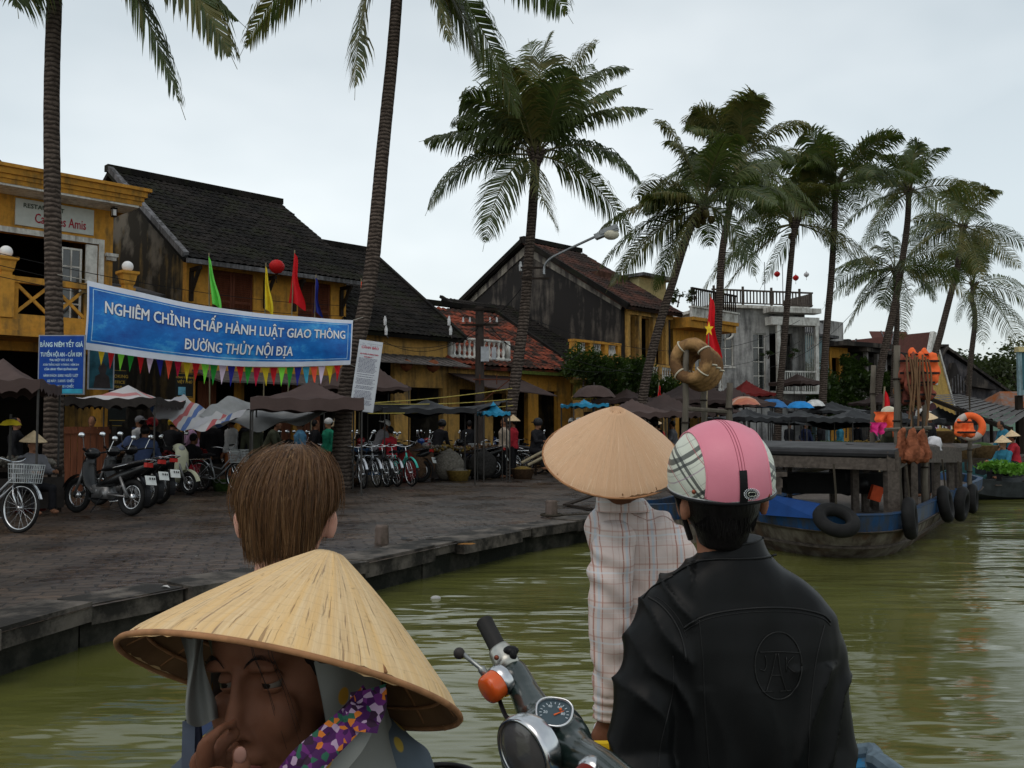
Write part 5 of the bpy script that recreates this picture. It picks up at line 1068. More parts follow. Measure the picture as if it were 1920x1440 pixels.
# ---------------- people ----------------
SKIN = mat('skin_tan', (.30, .155, .09), .5, var=.12); SKIN2 = mat('skin_brown', (.20, .095, .055), .5, var=.12); HAIRB = mat('black_hair', (.008, .007, .007), .4, var=.3, sc=(8, 8, 1), bump=.3)
def clothm(name, c): return mat('cloth_'+name, c, .85, var=.2, scale=7, bump=.3)
CL = dict(blue=(.045, .065, .13), dark=(.012, .012, .014), white=(.48, .48, .48), pink=(.40, .24, .36), green=(.02, .20, .12), teal=(.03, .15, .22), cream=(.36, .30, .24), red=(.30, .02, .03), grey=(.12, .12, .13), orange=(.28, .09, .03), brown=(.06, .04, .03), navy=(.015, .02, .05), olive=(.05, .055, .035), sky=(.10, .26, .42))
STRAW_S = mat('pale_straw', (.55, .42, .26), .7, var=.15, scale=14)
def figure_meshes(pose):
    """returns body, shirt and trousers surfaces, each ONE continuous surface; feet at z=0, facing +x"""
    def J(*a): return V(*a)
    bend = {'stand': 0, 'bend': 1.0, 'sit': .12, 'squat': .35, 'ride': .15, 'walk': .05, 'lean': .45}[pose]
    hipz = {'stand': .86, 'bend': .84, 'sit': .48, 'squat': .25, 'ride': .80, 'walk': .85, 'lean': .85}[pose]
    hip = J(0, 0, hipz); ax = V(math.sin(bend), 0, math.cos(bend)); chest = hip+ax*.42; neck = hip+ax*.52; hax = V(math.sin(bend*.6), 0, math.cos(bend*.6)); head = neck+hax*.17
    legs = []
    for s_ in (-1, 1):
        h0 = hip+J(0, s_*.09, -.02)
        if pose in ('sit', 'ride'): kn = h0+J(.40, s_*.06, -.02); ft = J(kn.x+.02, kn.y, .07) if pose == 'sit' else J(kn.x-.05, kn.y, kn.z-.42)
        elif pose == 'squat': kn = h0+J(.28, s_*.10, .22); ft = J(.10, s_*.13, .05)
        elif pose == 'walk': kn = h0+J(.14*s_, 0, -.38); ft = J(.22*s_-.05, s_*.09, .06)
        else: kn = h0+J(.02, s_*.01, -.39); ft = J(-.01, s_*.10, .06)
        legs.append((h0, kn, ft))
    arms = []
    for s_ in (-1, 1):
        sh = neck+J(0, s_*.175, -.05*1); sh = neck-ax*.06+J(0, s_*.175, 0)
        if pose in ('stand', 'walk'): el = sh+J(-.02+.08*s_*(pose == 'walk'), s_*.05, -.27); ha = el+J(.10, -s_*.01, -.22)
        elif pose in ('bend', 'lean'): el = sh+J(.08, s_*.02, -.26); ha = el+J(.12, 0, -.2)
        else: el = sh+J(.12, s_*.05, -.22); ha = el+J(.22, -s_*.04, .0)
        arms.append((sh, el, ha))
    def core(b, k=0.):
        b.ball(hip, (.15+k, .165+k, .13+k), 14); b.tube([hip, hip+ax*.2, chest, neck-ax*.02], [.135+k, .125+k, .15+k, .085+k], 14); b.ball(chest-ax*.03, (.125+k, .185+k, .17+k), 14)
    bd = MB(); core(bd); bd.tube([neck-ax*.05, head], .055, 10); bd.ball(head+hax*.02, (.098, .08, .118), 16); bd.ball(head+hax*.0+V(.095, 0, -.01), (.02, .016, .02), 8); bd.ball(head+V(.05, 0, -.07), (.05, .045, .045), 10)
    for s_ in (-1, 1): bd.ball(head+V(0, s_*.08, 0), (.02, .012, .03), 8)
    for sh, el, ha in arms:
        capsule(bd, [sh, el, ha], [.052, .042, .03], 10); d = (ha-el).normalized(); bd.ball(ha+d*.06, (.032, .022, .045), 10); side = d.cross(V(0, 1, 0)); side = side.normalized() if side.length > .1 else V(1, 0, 0)
        for k in range(4): bd.tube([ha+d*.08+side*(.015*(k-1.5)), ha+d*.15+side*(.016*(k-1.5))+V(.01, 0, 0)], [.0115, .009], 6)
        bd.tube([ha+d*.04+side*.03, ha+d*.09+side*.05], [.011, .009], 6)
    for h0, kn, ft in legs: capsule(bd, [h0, kn, ft], [.085, .058, .04], 12); bd.ball(ft+V(.06, 0, -.015), (.12, .042, .04), 10)
    body = remesh(bd, .016, 2)
    sh_ = MB(); core(sh_, .016); sh_.ball(hip, (.165, .18, .14), 12)
    for s, e_, h_ in arms: capsule(sh_, [s, e_, e_.lerp(h_, .8)], [.075, .062, .048], 12); sh_.tube([s, neck-ax*.04], [.07, .06], 10)
    shirt = remesh(sh_, .02, 3, disp=lambda p, n: .010*noise.noise(p*9)+.006*noise.noise(p*22))
    tr_ = MB(); tr_.ball(hip-V(0, 0, .02), (.16, .175, .13), 14)
    for h0, kn, ft in legs: capsule(tr_, [h0, kn, kn.lerp(ft, .85)], [.105, .075, .065], 12)
    trs = remesh(tr_, .02, 3, disp=lambda p, n: .008*noise.noise(p*9))
    return body, shirt, trs, head, hax
FM = {}
def fig(pose):
    if pose not in FM:
        bo, s_, t, head, hax = figure_meshes(pose); r = []
        for nm, m_ in (('body', bo), ('shirt', s_), ('trousers', t)):
            me = bpy.data.meshes.new(nm); me.from_pydata(m_.v, [], m_.f); me.polygons.foreach_set('use_smooth', [True]*len(me.polygons)); me.materials.append(SKIN); r.append(me)
        FM[pose] = (r, head, hax)
    return FM[pose]
def hat_mb(kind, head, hax):
    b = MB(); q_ = hax.to_track_quat('Z', 'X').to_matrix().to_4x4(); M = Matrix.Translation(head+hax*.05) @ q_
    if kind == 'cone': b.lathe([(.0, .20), (.11, .105), (.215, .01), (.21, .0), (.105, .09), (0, .18)], 20, M)
    elif kind == 'cap': b.M = M; b.ball((0, 0, .0), (.115, .10, .10), 14); b.prism([(.06, -.07, .0), (.2, -.05, -.01), (.2, .05, -.01), (.06, .07, .0)], (0, 0, .015))
    elif kind == 'sun': b.lathe([(0, .11), (.08, .10), (.105, .03), (.11, .0), (.19, -.04), (.185, -.05), (.1, -.01)], 18, M)
    elif kind == 'helmet': b.M = M; b.ball((-.0, 0, .01), (.135, .12, .12), 16); b.prism([(.09, -.08, .0), (.18, -.06, -.02), (.18, .06, -.02), (.09, .08, .0)], (0, 0, .02))
    return b
NP = [0]
def person(px, Y, head_deg, pose, shirt, trs, hat=None, hatc=None, label='', z=0., sc=.97, group='people on the quay', skin=None, cat='person'):
    p = P(px, 800, Y); M = Matrix.Translation((p.x, p.y, z)) @ Matrix.Rotation(R(head_deg), 4, 'Z') @ Matrix.Diagonal((sc, sc, sc, 1))
    root = empty('person', None, label, cat, group, M=M); (mb_, ms, mt), head, hax = fig(pose); NP[0] += 1
    for nm, me, m_ in (('body', mb_, skin or SKIN2), ('shirt', ms, clothm(shirt, CL[shirt])), ('trousers', mt, clothm(trs, CL[trs]))):
        o = bpy.data.objects.new(nm, me); COL.objects.link(o); o.parent = root; o.material_slots[0].link = 'OBJECT'; o.material_slots[0].material = m_
    b = MB(); b.ball(head+hax*.035-V(.022, 0, 0), (.097, .091, .108), 12); b.build('hair', HAIRB, root, True, local=True)
    if hat: b = hat_mb(hat, head, hax); b.build({'cone': 'conical_hat', 'cap': 'cap', 'sun': 'sun_hat', 'helmet': 'helmet'}[hat], hatc or STRAW_S, root, hat != 'cone', local=True)
    return root
WC_ = mat('hat_white', (.60, .60, .58), .7); RC_ = mat('helmet_red', (.50, .03, .04), .3); YC_ = mat('helmet_yellow', (.50, .33, .02), .3); GC_ = mat('cap_grey', (.16, .16, .17), .8); BC_ = mat('helmet_black', (.02, .02, .022), .25); PKC = mat('helmet_pink', (.50, .10, .22), .3)
person(58, 14.6, -30, 'sit', 'grey', 'dark', 'cone', None, 'seated vendor in a conical hat left of the first palm trunk', sc=.95)
person(172, 20.6, -80, 'stand', 'brown', 'dark', None, None, 'dark-haired man standing behind the wooden partition right of the first palm')
person(222, 20.2, 60, 'bend', 'blue', 'dark', 'cap', mat('cap_blue', (.03, .05, .12), .8), 'person in dark blue bending forward under the striped canopy')
person(262, 20.2, 170, 'stand', 'white', 'dark', 'cap', GC_, 'person in a white shirt and grey cap under the striped canopy')
person(272, 19.5, 80, 'lean', 'dark', 'dark', 'helmet', RC_, 'person in a bright red helmet leaning over under the striped canopy')
person(266, 18.6, 95, 'squat', 'blue', 'blue', None, None, 'crouching person in grey-blue seen from behind above the motorbikes', z=.3, sc=1.1)
person(316, 20.4, 90, 'lean', 'dark', 'dark', 'helmet', YC_, 'person in a yellow helmet at the right end of the striped canopy')
person(372, 20.8, 200, 'lean', 'pink', 'grey', None, None, 'person in a pale pink top bending over the red goods table')
person(398, 20.4, 100, 'stand', 'dark', 'dark', None, None, 'person all in black with their back turned beside the white-hatted man')
person(434, 20.5, 170, 'stand', 'white', 'orange', 'sun', WC_, 'man in a white sun hat and white shirt with orange-brown trousers')
person(458, 20.8, 190, 'stand', 'dark', 'brown', None, None, 'man in a black jacket just right of the white-hatted man')
person(478, 20.0, 120, 'lean', 'olive', 'olive', 'helmet', PKC, 'person in olive green with a pink helmet near the bicycle basket')
person(350, 19.8, 60, 'squat', 'dark', 'red', None, None, 'crouching person in dark clothes below the red goods table', z=.25)
person(563, 21.4, 200, 'stand', 'sky', 'navy', 'cone', None, 'woman in a pale conical hat and blue shirt under the big brown canopy', sc=.93)
person(616, 21.6, 220, 'stand', 'green', 'dark', 'cap', WC_, 'man in a bright green shirt and white cap left of the second palm', skin=SKIN, sc=.95)
person(500, 22.1, 0, 'lean', 'olive', 'dark', None, None, 'person in olive clothes beside the orange shutter doors')
person(945, 25.0, 200, 'stand', 'cream', 'dark', None, None, 'person in a cream top under the dark tarpaulin by the middle palm')
person(962, 25.4, 160, 'stand', 'red', 'dark', 'cone', None, 'woman in a conical hat and dark red top beside the middle palm')
person(735, 22.5, 150, 'sit', 'red', 'dark', None, None, 'seated person in red behind the bicycle row', z=.15)
person(705, 22.5, 30, 'lean', 'grey', 'dark', 'cap', WC_, 'person with a white cap behind the bicycle row')
person(818, 24.5, 60, 'lean', 'dark', 'dark', 'helmet', BC_, 'person with a dark helmet behind the blue motorbike')
person(1003, 23.6, -35, 'ride', 'dark', 'dark', 'helmet', BC_, 'rider in a black helmet with a white stripe left of the pale straw hat', z=.02)
person(1072, 25, 90, 'stand', 'dark', 'dark', 'cap', WC_, 'person in black with a white cap left of the pale straw hat top')
person(1086, 25.6, 120, 'stand', 'navy', 'dark', 'sun', WC_, 'person in a white brimmed hat just left of the straw hat top')
person(1100, 25.2, 60, 'stand', 'teal', 'dark', 'cone', None, 'woman in a small pale conical hat just left of the big straw hat')
ppl = [(1195, 26, 'dark', None, None), (1212, 27, 'navy', 'cap', WC_), (1228, 26, 'dark', 'helmet', BC_), (1248, 28, 'red', 'cone', None), (1262, 27, 'grey', None, None), (1480, 34, 'dark', 'cone', None), (1510, 35, 'navy', None, None), (1540, 34, 'dark', 'cap', GC_), (1575, 35, 'teal', None, None), (1608, 36, 'dark', 'cone', None), (1640, 36, 'grey', None, None), (30, 18.5, 'dark', None, None), (590, 23, 'dark', None, None), (650, 24, 'brown', 'cone', None), (880, 27, 'dark', None, None), (345, 21, 'dark', None, None), (1750, 36, 'dark', 'cone', None), (1780, 37, 'grey', 'cone', None), (1810, 38, 'red', 'cone', None)]
wh = ['under the brown canopy right of the straw hat', 'in a white cap between straw hat and pink helmet', 'in a dark helmet near the bamboo pole', 'in a conical hat and red top near the bamboo pole', 'in grey just left of the bamboo poles', 'in a conical hat behind the grey boat roof, leftmost there', 'in navy behind the boat roof near the villa palm', 'in a grey cap behind the boat roof', 'in teal behind the boat roof below the blue parasol', 'in a conical hat below the black tarps', 'in grey below the black tarps near the red pennant', 'in black at the left edge under the brown canopy', 'in black under the grey tarpaulin', 'in a conical hat and brown top behind the second palm', 'in black below the utility pole', 'in black inside the shop behind the gold-lettered sign', 'in a conical hat under the long market roof, left', 'in a conical hat and grey under the long market roof', 'in a conical hat and red top under the long market roof']
for i, (px, Y, c, h_, hc) in enumerate(ppl): person(px, Y, random.Random(i).choice([90, 160, 200, 20, -60]), random.Random(i+5).choice(['stand', 'lean', 'stand', 'walk']), c, random.Random(i+9).choice(['dark', 'navy', 'brown']), h_, hc, 'person '+wh[i], sc=.94)
# ---------------- canopies and stalls ----------------
CAN = dict(brown=mat('canvas_brown', (.072, .050, .045), .8, var=.15, scale=2.5, bump=.15), brown2=mat('canvas_dark_brown', (.048, .034, .031), .8, var=.2, scale=2.5), black=mat('tarp_black', (.022, .023, .025), .45, var=.4, scale=3, bump=.3), grey=mat('tarp_grey', (.28, .29, .29), .5, var=.25, scale=2, bump=.2), blue=mat('tarp_blue', (.02, .19, .33), .5, var=.2), red=mat('canvas_red', (.18, .022, .02), .7, var=.2), dark=mat('valance_dark', (.035, .030, .027), .8, var=.2))
def stripes_mat(name, cols, axis=0, sc=1.6):
    if name in MATS: return MATS[name]
    m = bpy.data.materials.new(name); MATS[name] = m; t = NT(m); s_ = t.n('ShaderNodeSeparateXYZ'); t.l(t.tc.outputs['Object'], s_.inputs[0])
    f = t.math('FRACT', t.math('MULTIPLY', s_.outputs[axis], sc)); r_ = t.n('ShaderNodeValToRGB'); r_.color_ramp.interpolation = 'CONSTANT'; t.l(f, r_.inputs[0]); e_ = r_.color_ramp.elements
    while len(e_) > 1: e_.remove(e_[0])
    e_[0].position = 0; e_[0].color = (*cols[0], 1)
    for i, c in enumerate(cols[1:]): q = e_.new((i+1)/len(cols)); q.color = (*c, 1)
    t.set(r_.outputs[0], .5, 0, .3); return m
STRP = stripes_mat('striped_tarp', [(.42, .42, .42), (.42, .42, .42), (.38, .08, .08), (.42, .42, .42), (.06, .12, .30), (.42, .42, .42), (.40, .40, .42), (.40, .40, .42)], 0, 1.3)
POLE = mat('stall_pole', (.045, .043, .04), .7)
def canopy(px, yap, yev, Y, wpx, dep, col, label, rot=43, val=.16, vcol=None, name='market_canopy', ap=(0, 0), scallop=True, tilt=0.):
    c = P(px, yev, Y); top = P(px, yap, Y); hw = wpx/F*Y/2/1.2; hd = dep/2; g = vehicle(name, label, 'canopy', 'market canopies', c.x, c.y, R(rot)); ze, za = c.z, top.z
    def hgt(u, v): return tilt*u
    b = M_(g); n = 10
    def pt(u, v):       # u,v in -1..1
        k = max(abs(u), abs(v)); z = za+(ze-za)*k; z -= .10*math.sin(math.pi*k)*(1-.0*k); e_ = min(abs(u), abs(v))/max(k, 1e-6); z -= .07*k*(1-e_)*(1 if k < 1 else .6); z += .02*math.sin(u*13+v*7)*k
        return V(u*hw+ap[0]*(1-k), v*hd+ap[1]*(1-k), z+hgt(u, v))
    b.grid(2*n, 2*n, lambda a, c_: pt(2*a-1, 2*c_-1)); b.build('canopy_cloth', CAN[col] if isinstance(col, str) else col, g, True)
    b = M_(g); seg = 28
    for (a0, a1) in (((-1, -1), (1, -1)), ((1, -1), (1, 1)), ((1, 1), (-1, 1)), ((-1, 1), (-1, -1))):
        for i in range(seg):
            t0, t1 = i/seg, (i+1)/seg; p0 = pt(a0[0]+(a1[0]-a0[0])*t0, a0[1]+(a1[1]-a0[1])*t0); p1 = pt(a0[0]+(a1[0]-a0[0])*t1, a0[1]+(a1[1]-a0[1])*t1)
            d0 = val*(1-.3*abs(math.cos(math.pi*t0*7))) if scallop else val; d1 = val*(1-.3*abs(math.cos(math.pi*t1*7))) if scallop else val
            b.quad(p0, p1, p1-V(0, 0, d1), p0-V(0, 0, d0))
    b.build('valance', vcol or (CAN[col] if isinstance(col, str) else col), g)
    b = M_(g)
    for u, v in ((-.96, -.96), (.96, -.96), (.96, .96), (-.96, .96)): p_ = pt(u, v); q = M_(g); q.tube([V(p_.x, p_.y, 0), p_], .018, 6); q.build('pole', POLE, g)
    return g
canopy(5, 672, 716, 14.2, 200, 2.6, 'brown', 'brown canopy at the left edge overlapping the blue price board', rot=20, val=.2)
canopy(240, 722, 748, 18.4, 190, 2.6, stripes_mat('pale_stripe_top', [(.62, .60, .60), (.55, .22, .22), (.62, .60, .60), (.60, .60, .62)], 1, 1.3), 'white canopy with faint red and blue stripes and a dark scalloped valance', rot=8, val=.19, vcol=CAN['dark'])
canopy(575, 713, 748, 19.2, 235, 2.4, 'brown', 'big brown parasol-like canopy left of the white notice board', rot=14, val=.24, ap=(.1, 0), scallop=False)
canopy(672, 655, 728, 24.0, 190, 2.6, 'brown', 'brown pointed canopy behind the white notice board', rot=20, val=.1)
canopy(800, 748, 765, 22.5, 205, 1.6, 'black', 'sagging black tarpaulin stretched between the palms', rot=12, val=.12, scallop=False)
canopy(925, 752, 772, 23.4, 60, 1.2, 'blue', 'small bright blue tarpaulin edge left of the middle palm', rot=10, val=.08, scallop=False)
canopy(1095, 748, 757, 24.6, 80, 1.5, 'blue', 'blue tarpaulin strip under the brown parasol', rot=10, val=.08, scallop=False)
canopy(1185, 747, 772, 24.0, 160, 2.4, 'brown', 'broad brown canopy right behind the pale straw hat', rot=14, val=.16)
canopy(1245, 735, 772, 26.0, 130, 2.6, 'brown2', 'brown canopy between the straw hat and the straw rings', rot=25, val=.16)
for i, (px, ya, ye, Y, w_, c, l) in enumerate([(1300, 705, 750, 31, 170, 'brown2', 'dark brown canopy below the straw rings'), (1370, 722, 755, 33, 130, 'brown', 'pointed brown canopy left of the orange parasol'), (1400, 712, 738, 40, 90, 'red', 'dark red canopy below the grey villa'), (1495, 700, 716, 42, 70, 'brown', 'brown awning right of the villa palm'), (1400, 764, 782, 27, 110, 'black', 'greenish black tarpaulin above the pink helmet'), (1500, 768, 782, 28, 150, 'black', 'black tarpaulin behind the villa palm'), (1600, 766, 784, 29, 170, 'black', 'crumpled black tarpaulin left of the red pennant'), (1680, 768, 785, 31, 130, 'black', 'black tarpaulin behind the red pennant'), (1560, 752, 770, 36, 140, 'black', 'far black tarpaulin below the blue parasols'), (1175, 728, 748, 33, 90, 'brown2', 'small brown canopy under the ivy'), (1340, 752, 772, 36, 120, 'brown', 'low brown canopy behind the bamboo poles'), (1760, 762, 790, 36, 120, 'black', 'black tarpaulin under the long market roof'), (1650, 735, 755, 44, 90, 'brown2', 'dark brown canopy between the crossing palms'), (1440, 735, 755, 41, 80, 'brown2', 'dark brown canopy right of the red one')]):
    canopy(px, ya, ye, Y, w_, 2.4, c, l, rot=[15, 30, 5, 20][i % 4], val=.14, scallop=i % 2 == 0)
# crumpled hanging tarps under the big canopy
def sheet(px0, y0, px1, y1, Y0, Y1, drop, m, label, seed, name='tarpaulin'):
    a, c = P(px0, y0, Y0), P(px1, y1, Y1); g = empty(name, (a.x, a.y, 0), label, 'tarpaulin', 'loose tarpaulins'); b = MB()
    def fn(u, v):
        p = a.lerp(c, u)+V(0, 0, -.25*math.sin(math.pi*u)); q = p+V(-.35*v, -1.0*v, -drop*v); q.z += .10*noise.noise(V(u*5+seed, v*4, 0))+.05*math.sin(u*17+v*3)*v
        return q
    b.grid(40, 14, fn); b.build('sheet', m, g, True)
    for p in (a, c): b = MB(); b.tube([V(p.x, p.y, 0), p], .02, 6); b.build('pole', POLE, g)
sheet(345, 738, 470, 768, 20, 19.5, .35, STRP, 'red, white and blue striped tarpaulin left of the big brown canopy', 1)
sheet(430, 742, 645, 748, 20.4, 21, .45, CAN['grey'], 'pale grey tarpaulin sagging under the big brown canopy', 2)
sheet(690, 745, 950, 750, 23.2, 24, .22, CAN['black'], 'long crumpled black tarpaulin below the yellow cords', 4)
sheet(1440, 772, 1690, 775, 30, 31, .3, CAN['black'], 'long crumpled black tarpaulin above the boat roof', 6)
# round parasols
def parasol(px, yap, yev, Y, wpx, m, label, n=8):
    c = P(px, yev, Y); t = P(px, yap, Y); r = wpx/F*Y/2; g = empty('parasol', (c.x, c.y, 0), label, 'parasol', 'round market parasols'); b = MB(); h_ = t.z-c.z
    prof = [(0, h_), (r*.35, h_*.93), (r*.7, h_*.62), (r*.92, h_*.2), (r, 0)]
    vs = []; k = n*4
    for rr_, z in prof:
        for i in range(k): a = 2*math.pi*i/k; s_ = 1-.06*abs(math.sin(a*n/2))*(rr_/r); vs.append(V(c.x+rr_*s_*math.cos(a), c.y+rr_*s_*math.sin(a), c.z+z+.04*abs(math.cos(a*n/2))*rr_))
    b.add(vs, [(j*k+i, j*k+(i+1) % k, (j+1)*k+(i+1) % k, (j+1)*k+i) for j in range(4) for i in range(k)]); b.build('parasol_cloth', m, g, True); b = MB(); b.tube([V(c.x, c.y, 0), V(c.x, c.y, t.z+.08)], .02, 6); b.build('pole', POLE, g)
parasol(1114, 722, 746, 26.5, 82, CAN['brown'], 'round brown parasol above the blue tarpaulin strip')
parasol(1395, 743, 760, 30, 62, stripes_mat('orange_print', [(.50, .18, .10), (.55, .36, .26), (.42, .14, .09)], 1, 2.5), 'orange and cream patterned parasol right of the bamboo poles')
parasol(1448, 748, 765, 33, 60, mat('parasol_blue', (.035, .15, .36), .5, var=.35, scale=3), 'blue parasol half hidden behind the villa palm')
parasol(1500, 752, 766, 34, 54, mat('parasol_bright_blue', (.02, .22, .55), .5, var=.3, scale=4), 'bright blue parasol right of the villa palm')
parasol(1528, 749, 762, 36, 40, mat('parasol_white', (.55, .56, .55), .5), 'small white parasol beside the bright blue one')
parasol(20, 786, 798, 14.2, 40, mat('parasol_yellow', (.50, .38, .02), .6, var=.3), 'little yellow parasol at the left edge', 6)
# tables heaped with goods
GD = [mat('goods_'+n_, c, .8, var=.45, scale=22) for n_, c in (('red', (.13, .014, .014)), ('green', (.035, .065, .016)), ('brown', (.08, .048, .028)), ('yellow', (.17, .115, .03)), ('pale', (.16, .145, .12)), ('blue', (.02, .045, .09)), ('dark', (.03, .028, .026)))]
GN = ['red', 'green', 'brown', 'yellow', 'pale', 'blue', 'dark']
def stall(px, Y, w_, gi, label, rot=42, seed=0, h_=.72):
    p = P(px, 800, Y); rnd = random.Random(seed); g = vehicle('market_table', label, 'stall table', 'market tables', p.x, p.y, R(rot)); b = M_(g); b.box((0, 0, h_-.02), (w_, .8, .04)); b.build('tabletop', DKWOOD, g)
    for sx in (-1, 1):
        for sy in (-1, 1): b = M_(g); b.box((sx*(w_/2-.05), sy*.35, (h_-.04)/2), (.05, .05, h_-.04)); b.build('leg', DKWOOD, g)
    b = M_(g); b.box((0, -.41, h_*.45), (w_, .02, h_*.7)); b.build('table_skirt', GD[6] if gi % 2 else CAN['dark'], g)
    # heap of produce
    hp = MB(); hp.M = gm(g)
    for k in range(int(70*w_)):
        x = rnd.uniform(-w_/2+.08, w_/2-.08); y = rnd.uniform(-.32, .32); z = h_+.03+rnd.random()*.16*(1-abs(x)/w_); s_ = rnd.uniform(.03, .06)
        hp.ball((x, y, z), (s_, s_*rnd.uniform(.7, 1.2), s_*.8), 6)
    o = hp.build('produce_heap', GD[gi], None, True); tag(o, 'heap of %s goods on %s' % (GN[gi], label), 'produce', 'goods heaped on the market tables', 'stuff')
    return g
sl = [(30, 14.9, 1.3, 4, 'the table at the left edge'), (190, 19.8, 1.2, 2, 'the table behind the nearest motorbikes'), (360, 20.3, 1.7, 0, 'the table of red goods below the pink-topped person'), (545, 22.6, 1.6, 1, 'the table under the big brown canopy'), (605, 23.0, 1.4, 2, 'the table behind the green-shirted man'), (720, 23, 2.0, 5, 'the table behind the bicycle row'), (800, 24, 2.0, 4, 'the table left of the blue motorbike'), (835, 24.4, 1.4, 3, 'the table with yellow bundles near the utility pole'), (900, 25.2, 1.8, 2, 'the table below the black tarpaulin'), (1060, 26.5, 1.8, 6, 'the table by the ochre gate pillars'), (1150, 27.5, 2, 0, 'the table behind the straw hat'), (1230, 28, 2, 2, 'the table left of the bamboo poles'), (1330, 29, 2.2, 5, 'the table behind the pink helmet'), (1420, 30, 2.2, 1, 'the table above the boat roof, leftmost'), (1490, 31, 2.2, 2, 'the table above the boat roof near the villa palm'), (1560, 32, 2.4, 1, 'the green table above the middle of the boat roof'), (1625, 33, 2.2, 3, 'the yellow table above the boat roof'), (1700, 35, 2.4, 0, 'the red table behind the helmeted boatman'), (1770, 36, 2.4, 3, 'the table under the long market roof')]
for i, (px, Y, w_, gi, l) in enumerate(sl): stall(px, Y, w_, gi, l, seed=i, rot=40 if px < 1200 else 35)
rnd = random.Random(77)
WIC = mat('wicker', (.16, .10, .05), .8, var=.35, scale=18)
def basket(px, Y, z, r, m, label, full=None, name='wicker_basket', cat='basket', p=None):
    p = p if p is not None else P(px, 800, Y); g = empty(name, (p.x, p.y, z), label, cat, 'baskets and tubs'); b = MB(); M = Matrix.Translation((p.x, p.y, z)); b.lathe([(0, 0), (r*.75, 0), (r, r*.8), (r*1.05, r*.85), (r*.95, r*.8), (r*.72, .03), (0, .03)], 16, M); b.build('basket_wall', m, g, True)
    if full is not None: b = MB(); b.ball((p.x, p.y, z+r*.62), (r*.85, r*.85, r*.45), 12); b.build('basket_filling', GD[full], g, True)
for i, (px, Y, c, l) in enumerate([(60, 15.2, 0, 'red tub below the seated vendor'), (425, 19.9, 1, 'tub of greens at the white-hatted man'), (585, 21.2, 0, 'red tub beside the woman in blue'), (700, 21.6, 4, 'pale sack tub behind the bicycles'), (860, 23.6, 3, 'tub of yellow bundles right of the blue motorbike'), (980, 24.5, 2, 'brown tub near the cart')]): basket(px, Y, 0.0 if i else .0, .32, GD[c], l, (c+1) % 7, 'plastic_tub', 'tub')
sack = [(782, 23.2, .9, .5, 'large brown sack standing behind the blue motorbike', 2), (840, 23.9, .75, .45, 'bundle of yellow and white bags near the wide pillar', 4), (760, 22.8, .75, .35, 'red bag behind the bicycle row', 0), (715, 22.0, .7, .42, 'dark sack behind the bicycle row', 6), (905, 24.3, .75, .4, 'dark sack on the ground below the utility pole', 6), (655, 21.6, .6, .4, 'sack leaning behind the second palm', 2), (700, 23.5, .85, .35, 'green bundle behind the second palm', 1)]
for px, Y, h_, r, l, c in sack:
    p = P(px, 800, Y); b = MB(); b.ball((p.x, p.y, h_*.5), (r, r*.8, h_*.52), 14); b.tube([(p.x, p.y, h_*.9), (p.x+.05, p.y, h_*1.1)], [r*.3, r*.15], 8); q = remesh(b, .04, 3, disp=lambda p_, n_: .03*noise.noise(p_*6)); tag(q.build('sack', GD[c], None, True), l, 'sack', 'sacks and bundles')
# brown wooden partition near the first palm
g = vehicle('wooden_partition', 'brown plank partition standing right of the first palm trunk', 'partition', None, P(158, 800, 18.4).x, 18.4, R(20)); b = M_(g)
for k in range(8): b.box((-.42+k*.12, 0, .75), (.11, .03, 1.3))
b.box((0, -.03, 1.3), (1.0, .03, .08)); b.box((0, -.03, .3), (1.0, .03, .08)); b.build('plank_panel', DOORW, g); b = M_(g); b.box((-.47, 0, .75), (.05, .06, 1.5)); b.box((.49, 0, .75), (.05, .06, 1.5)); b.build('partition_post', DKWOOD, g)
# hand cart shafts
g = empty('hand_cart', P(1005, 868, 22), 'hand cart with long bamboo shafts and a bundle of sticks left of the straw hat', 'cart'); b = MB(); b.tube([P(978, 868, 22.2), P(1045, 832, 22.6)], .035, 8); b.tube([P(990, 872, 21.6), P(1060, 836, 22)], .035, 8); b.build('shaft', mat('bamboo_pole'), g)
b = MB(); pc_ = G(1000, 888); 
for k in range(26): a = rnd.random()*6.28; q = rnd.random()**.5*.2; b.tube([V(pc_.x+math.cos(a)*q-.25, pc_.y, .32+math.sin(a)*q), V(pc_.x+math.cos(a)*q+.45, pc_.y+.2, .42+math.sin(a)*q)], .02, 5)
b.build('stick_bundle', mat('stick_wood', (.11, .075, .05), .8, var=.4), g); b = MB(); b.torus((pc_.x+.1, pc_.y-.1, .30), .28, .03, (0, 1, 0), 24, 6); b.build('cart_wheel', RUB, g)
b = MB(); b.box((pc_.x, pc_.y+.2, .3), (.9, .5, .05)); b.build('cart_bed', DKWOOD, g)
# bollards, litter
for (x, y0, y1, w_, l) in ((716, 1018, 985, 24, 'short square stone bollard near the quay edge on the left'), (1034, 970, 938, 20, 'stone bollard with a mooring rope beside the pale straw hat')):
    c = G(x, y0); h_ = P(x, y1, c.y).z; ww = w_/F*c.y; g = empty('mooring_bollard', c, l, 'bollard', 'stone bollards'); b = MB(); b.lathe([(ww*.74, 0), (ww*.68, h_*.92), (ww*.6, h_), (0, h_)], 4, Matrix.Translation(c) @ Matrix.Rotation(R(50), 4, 'Z')); b.build('stone_post', stained('bollard_stone', (.13, .10, .085), (.05, .04, .03), .4, 3), g)
    if x > 900:
        b = MB(); b.torus(c+V(0, 0, .04), ww*.95, .02, (0, 0, 1), 16, 6); b.tube([c+V(ww, 0, .03), c+V(.6, .3, .02), c+V(1.2, .9, .03), c+V(2.4, 1.6, .04)], .02, 5); b.build('mooring_rope', mat('dark_rope', (.035, .03, .022), .9), g)
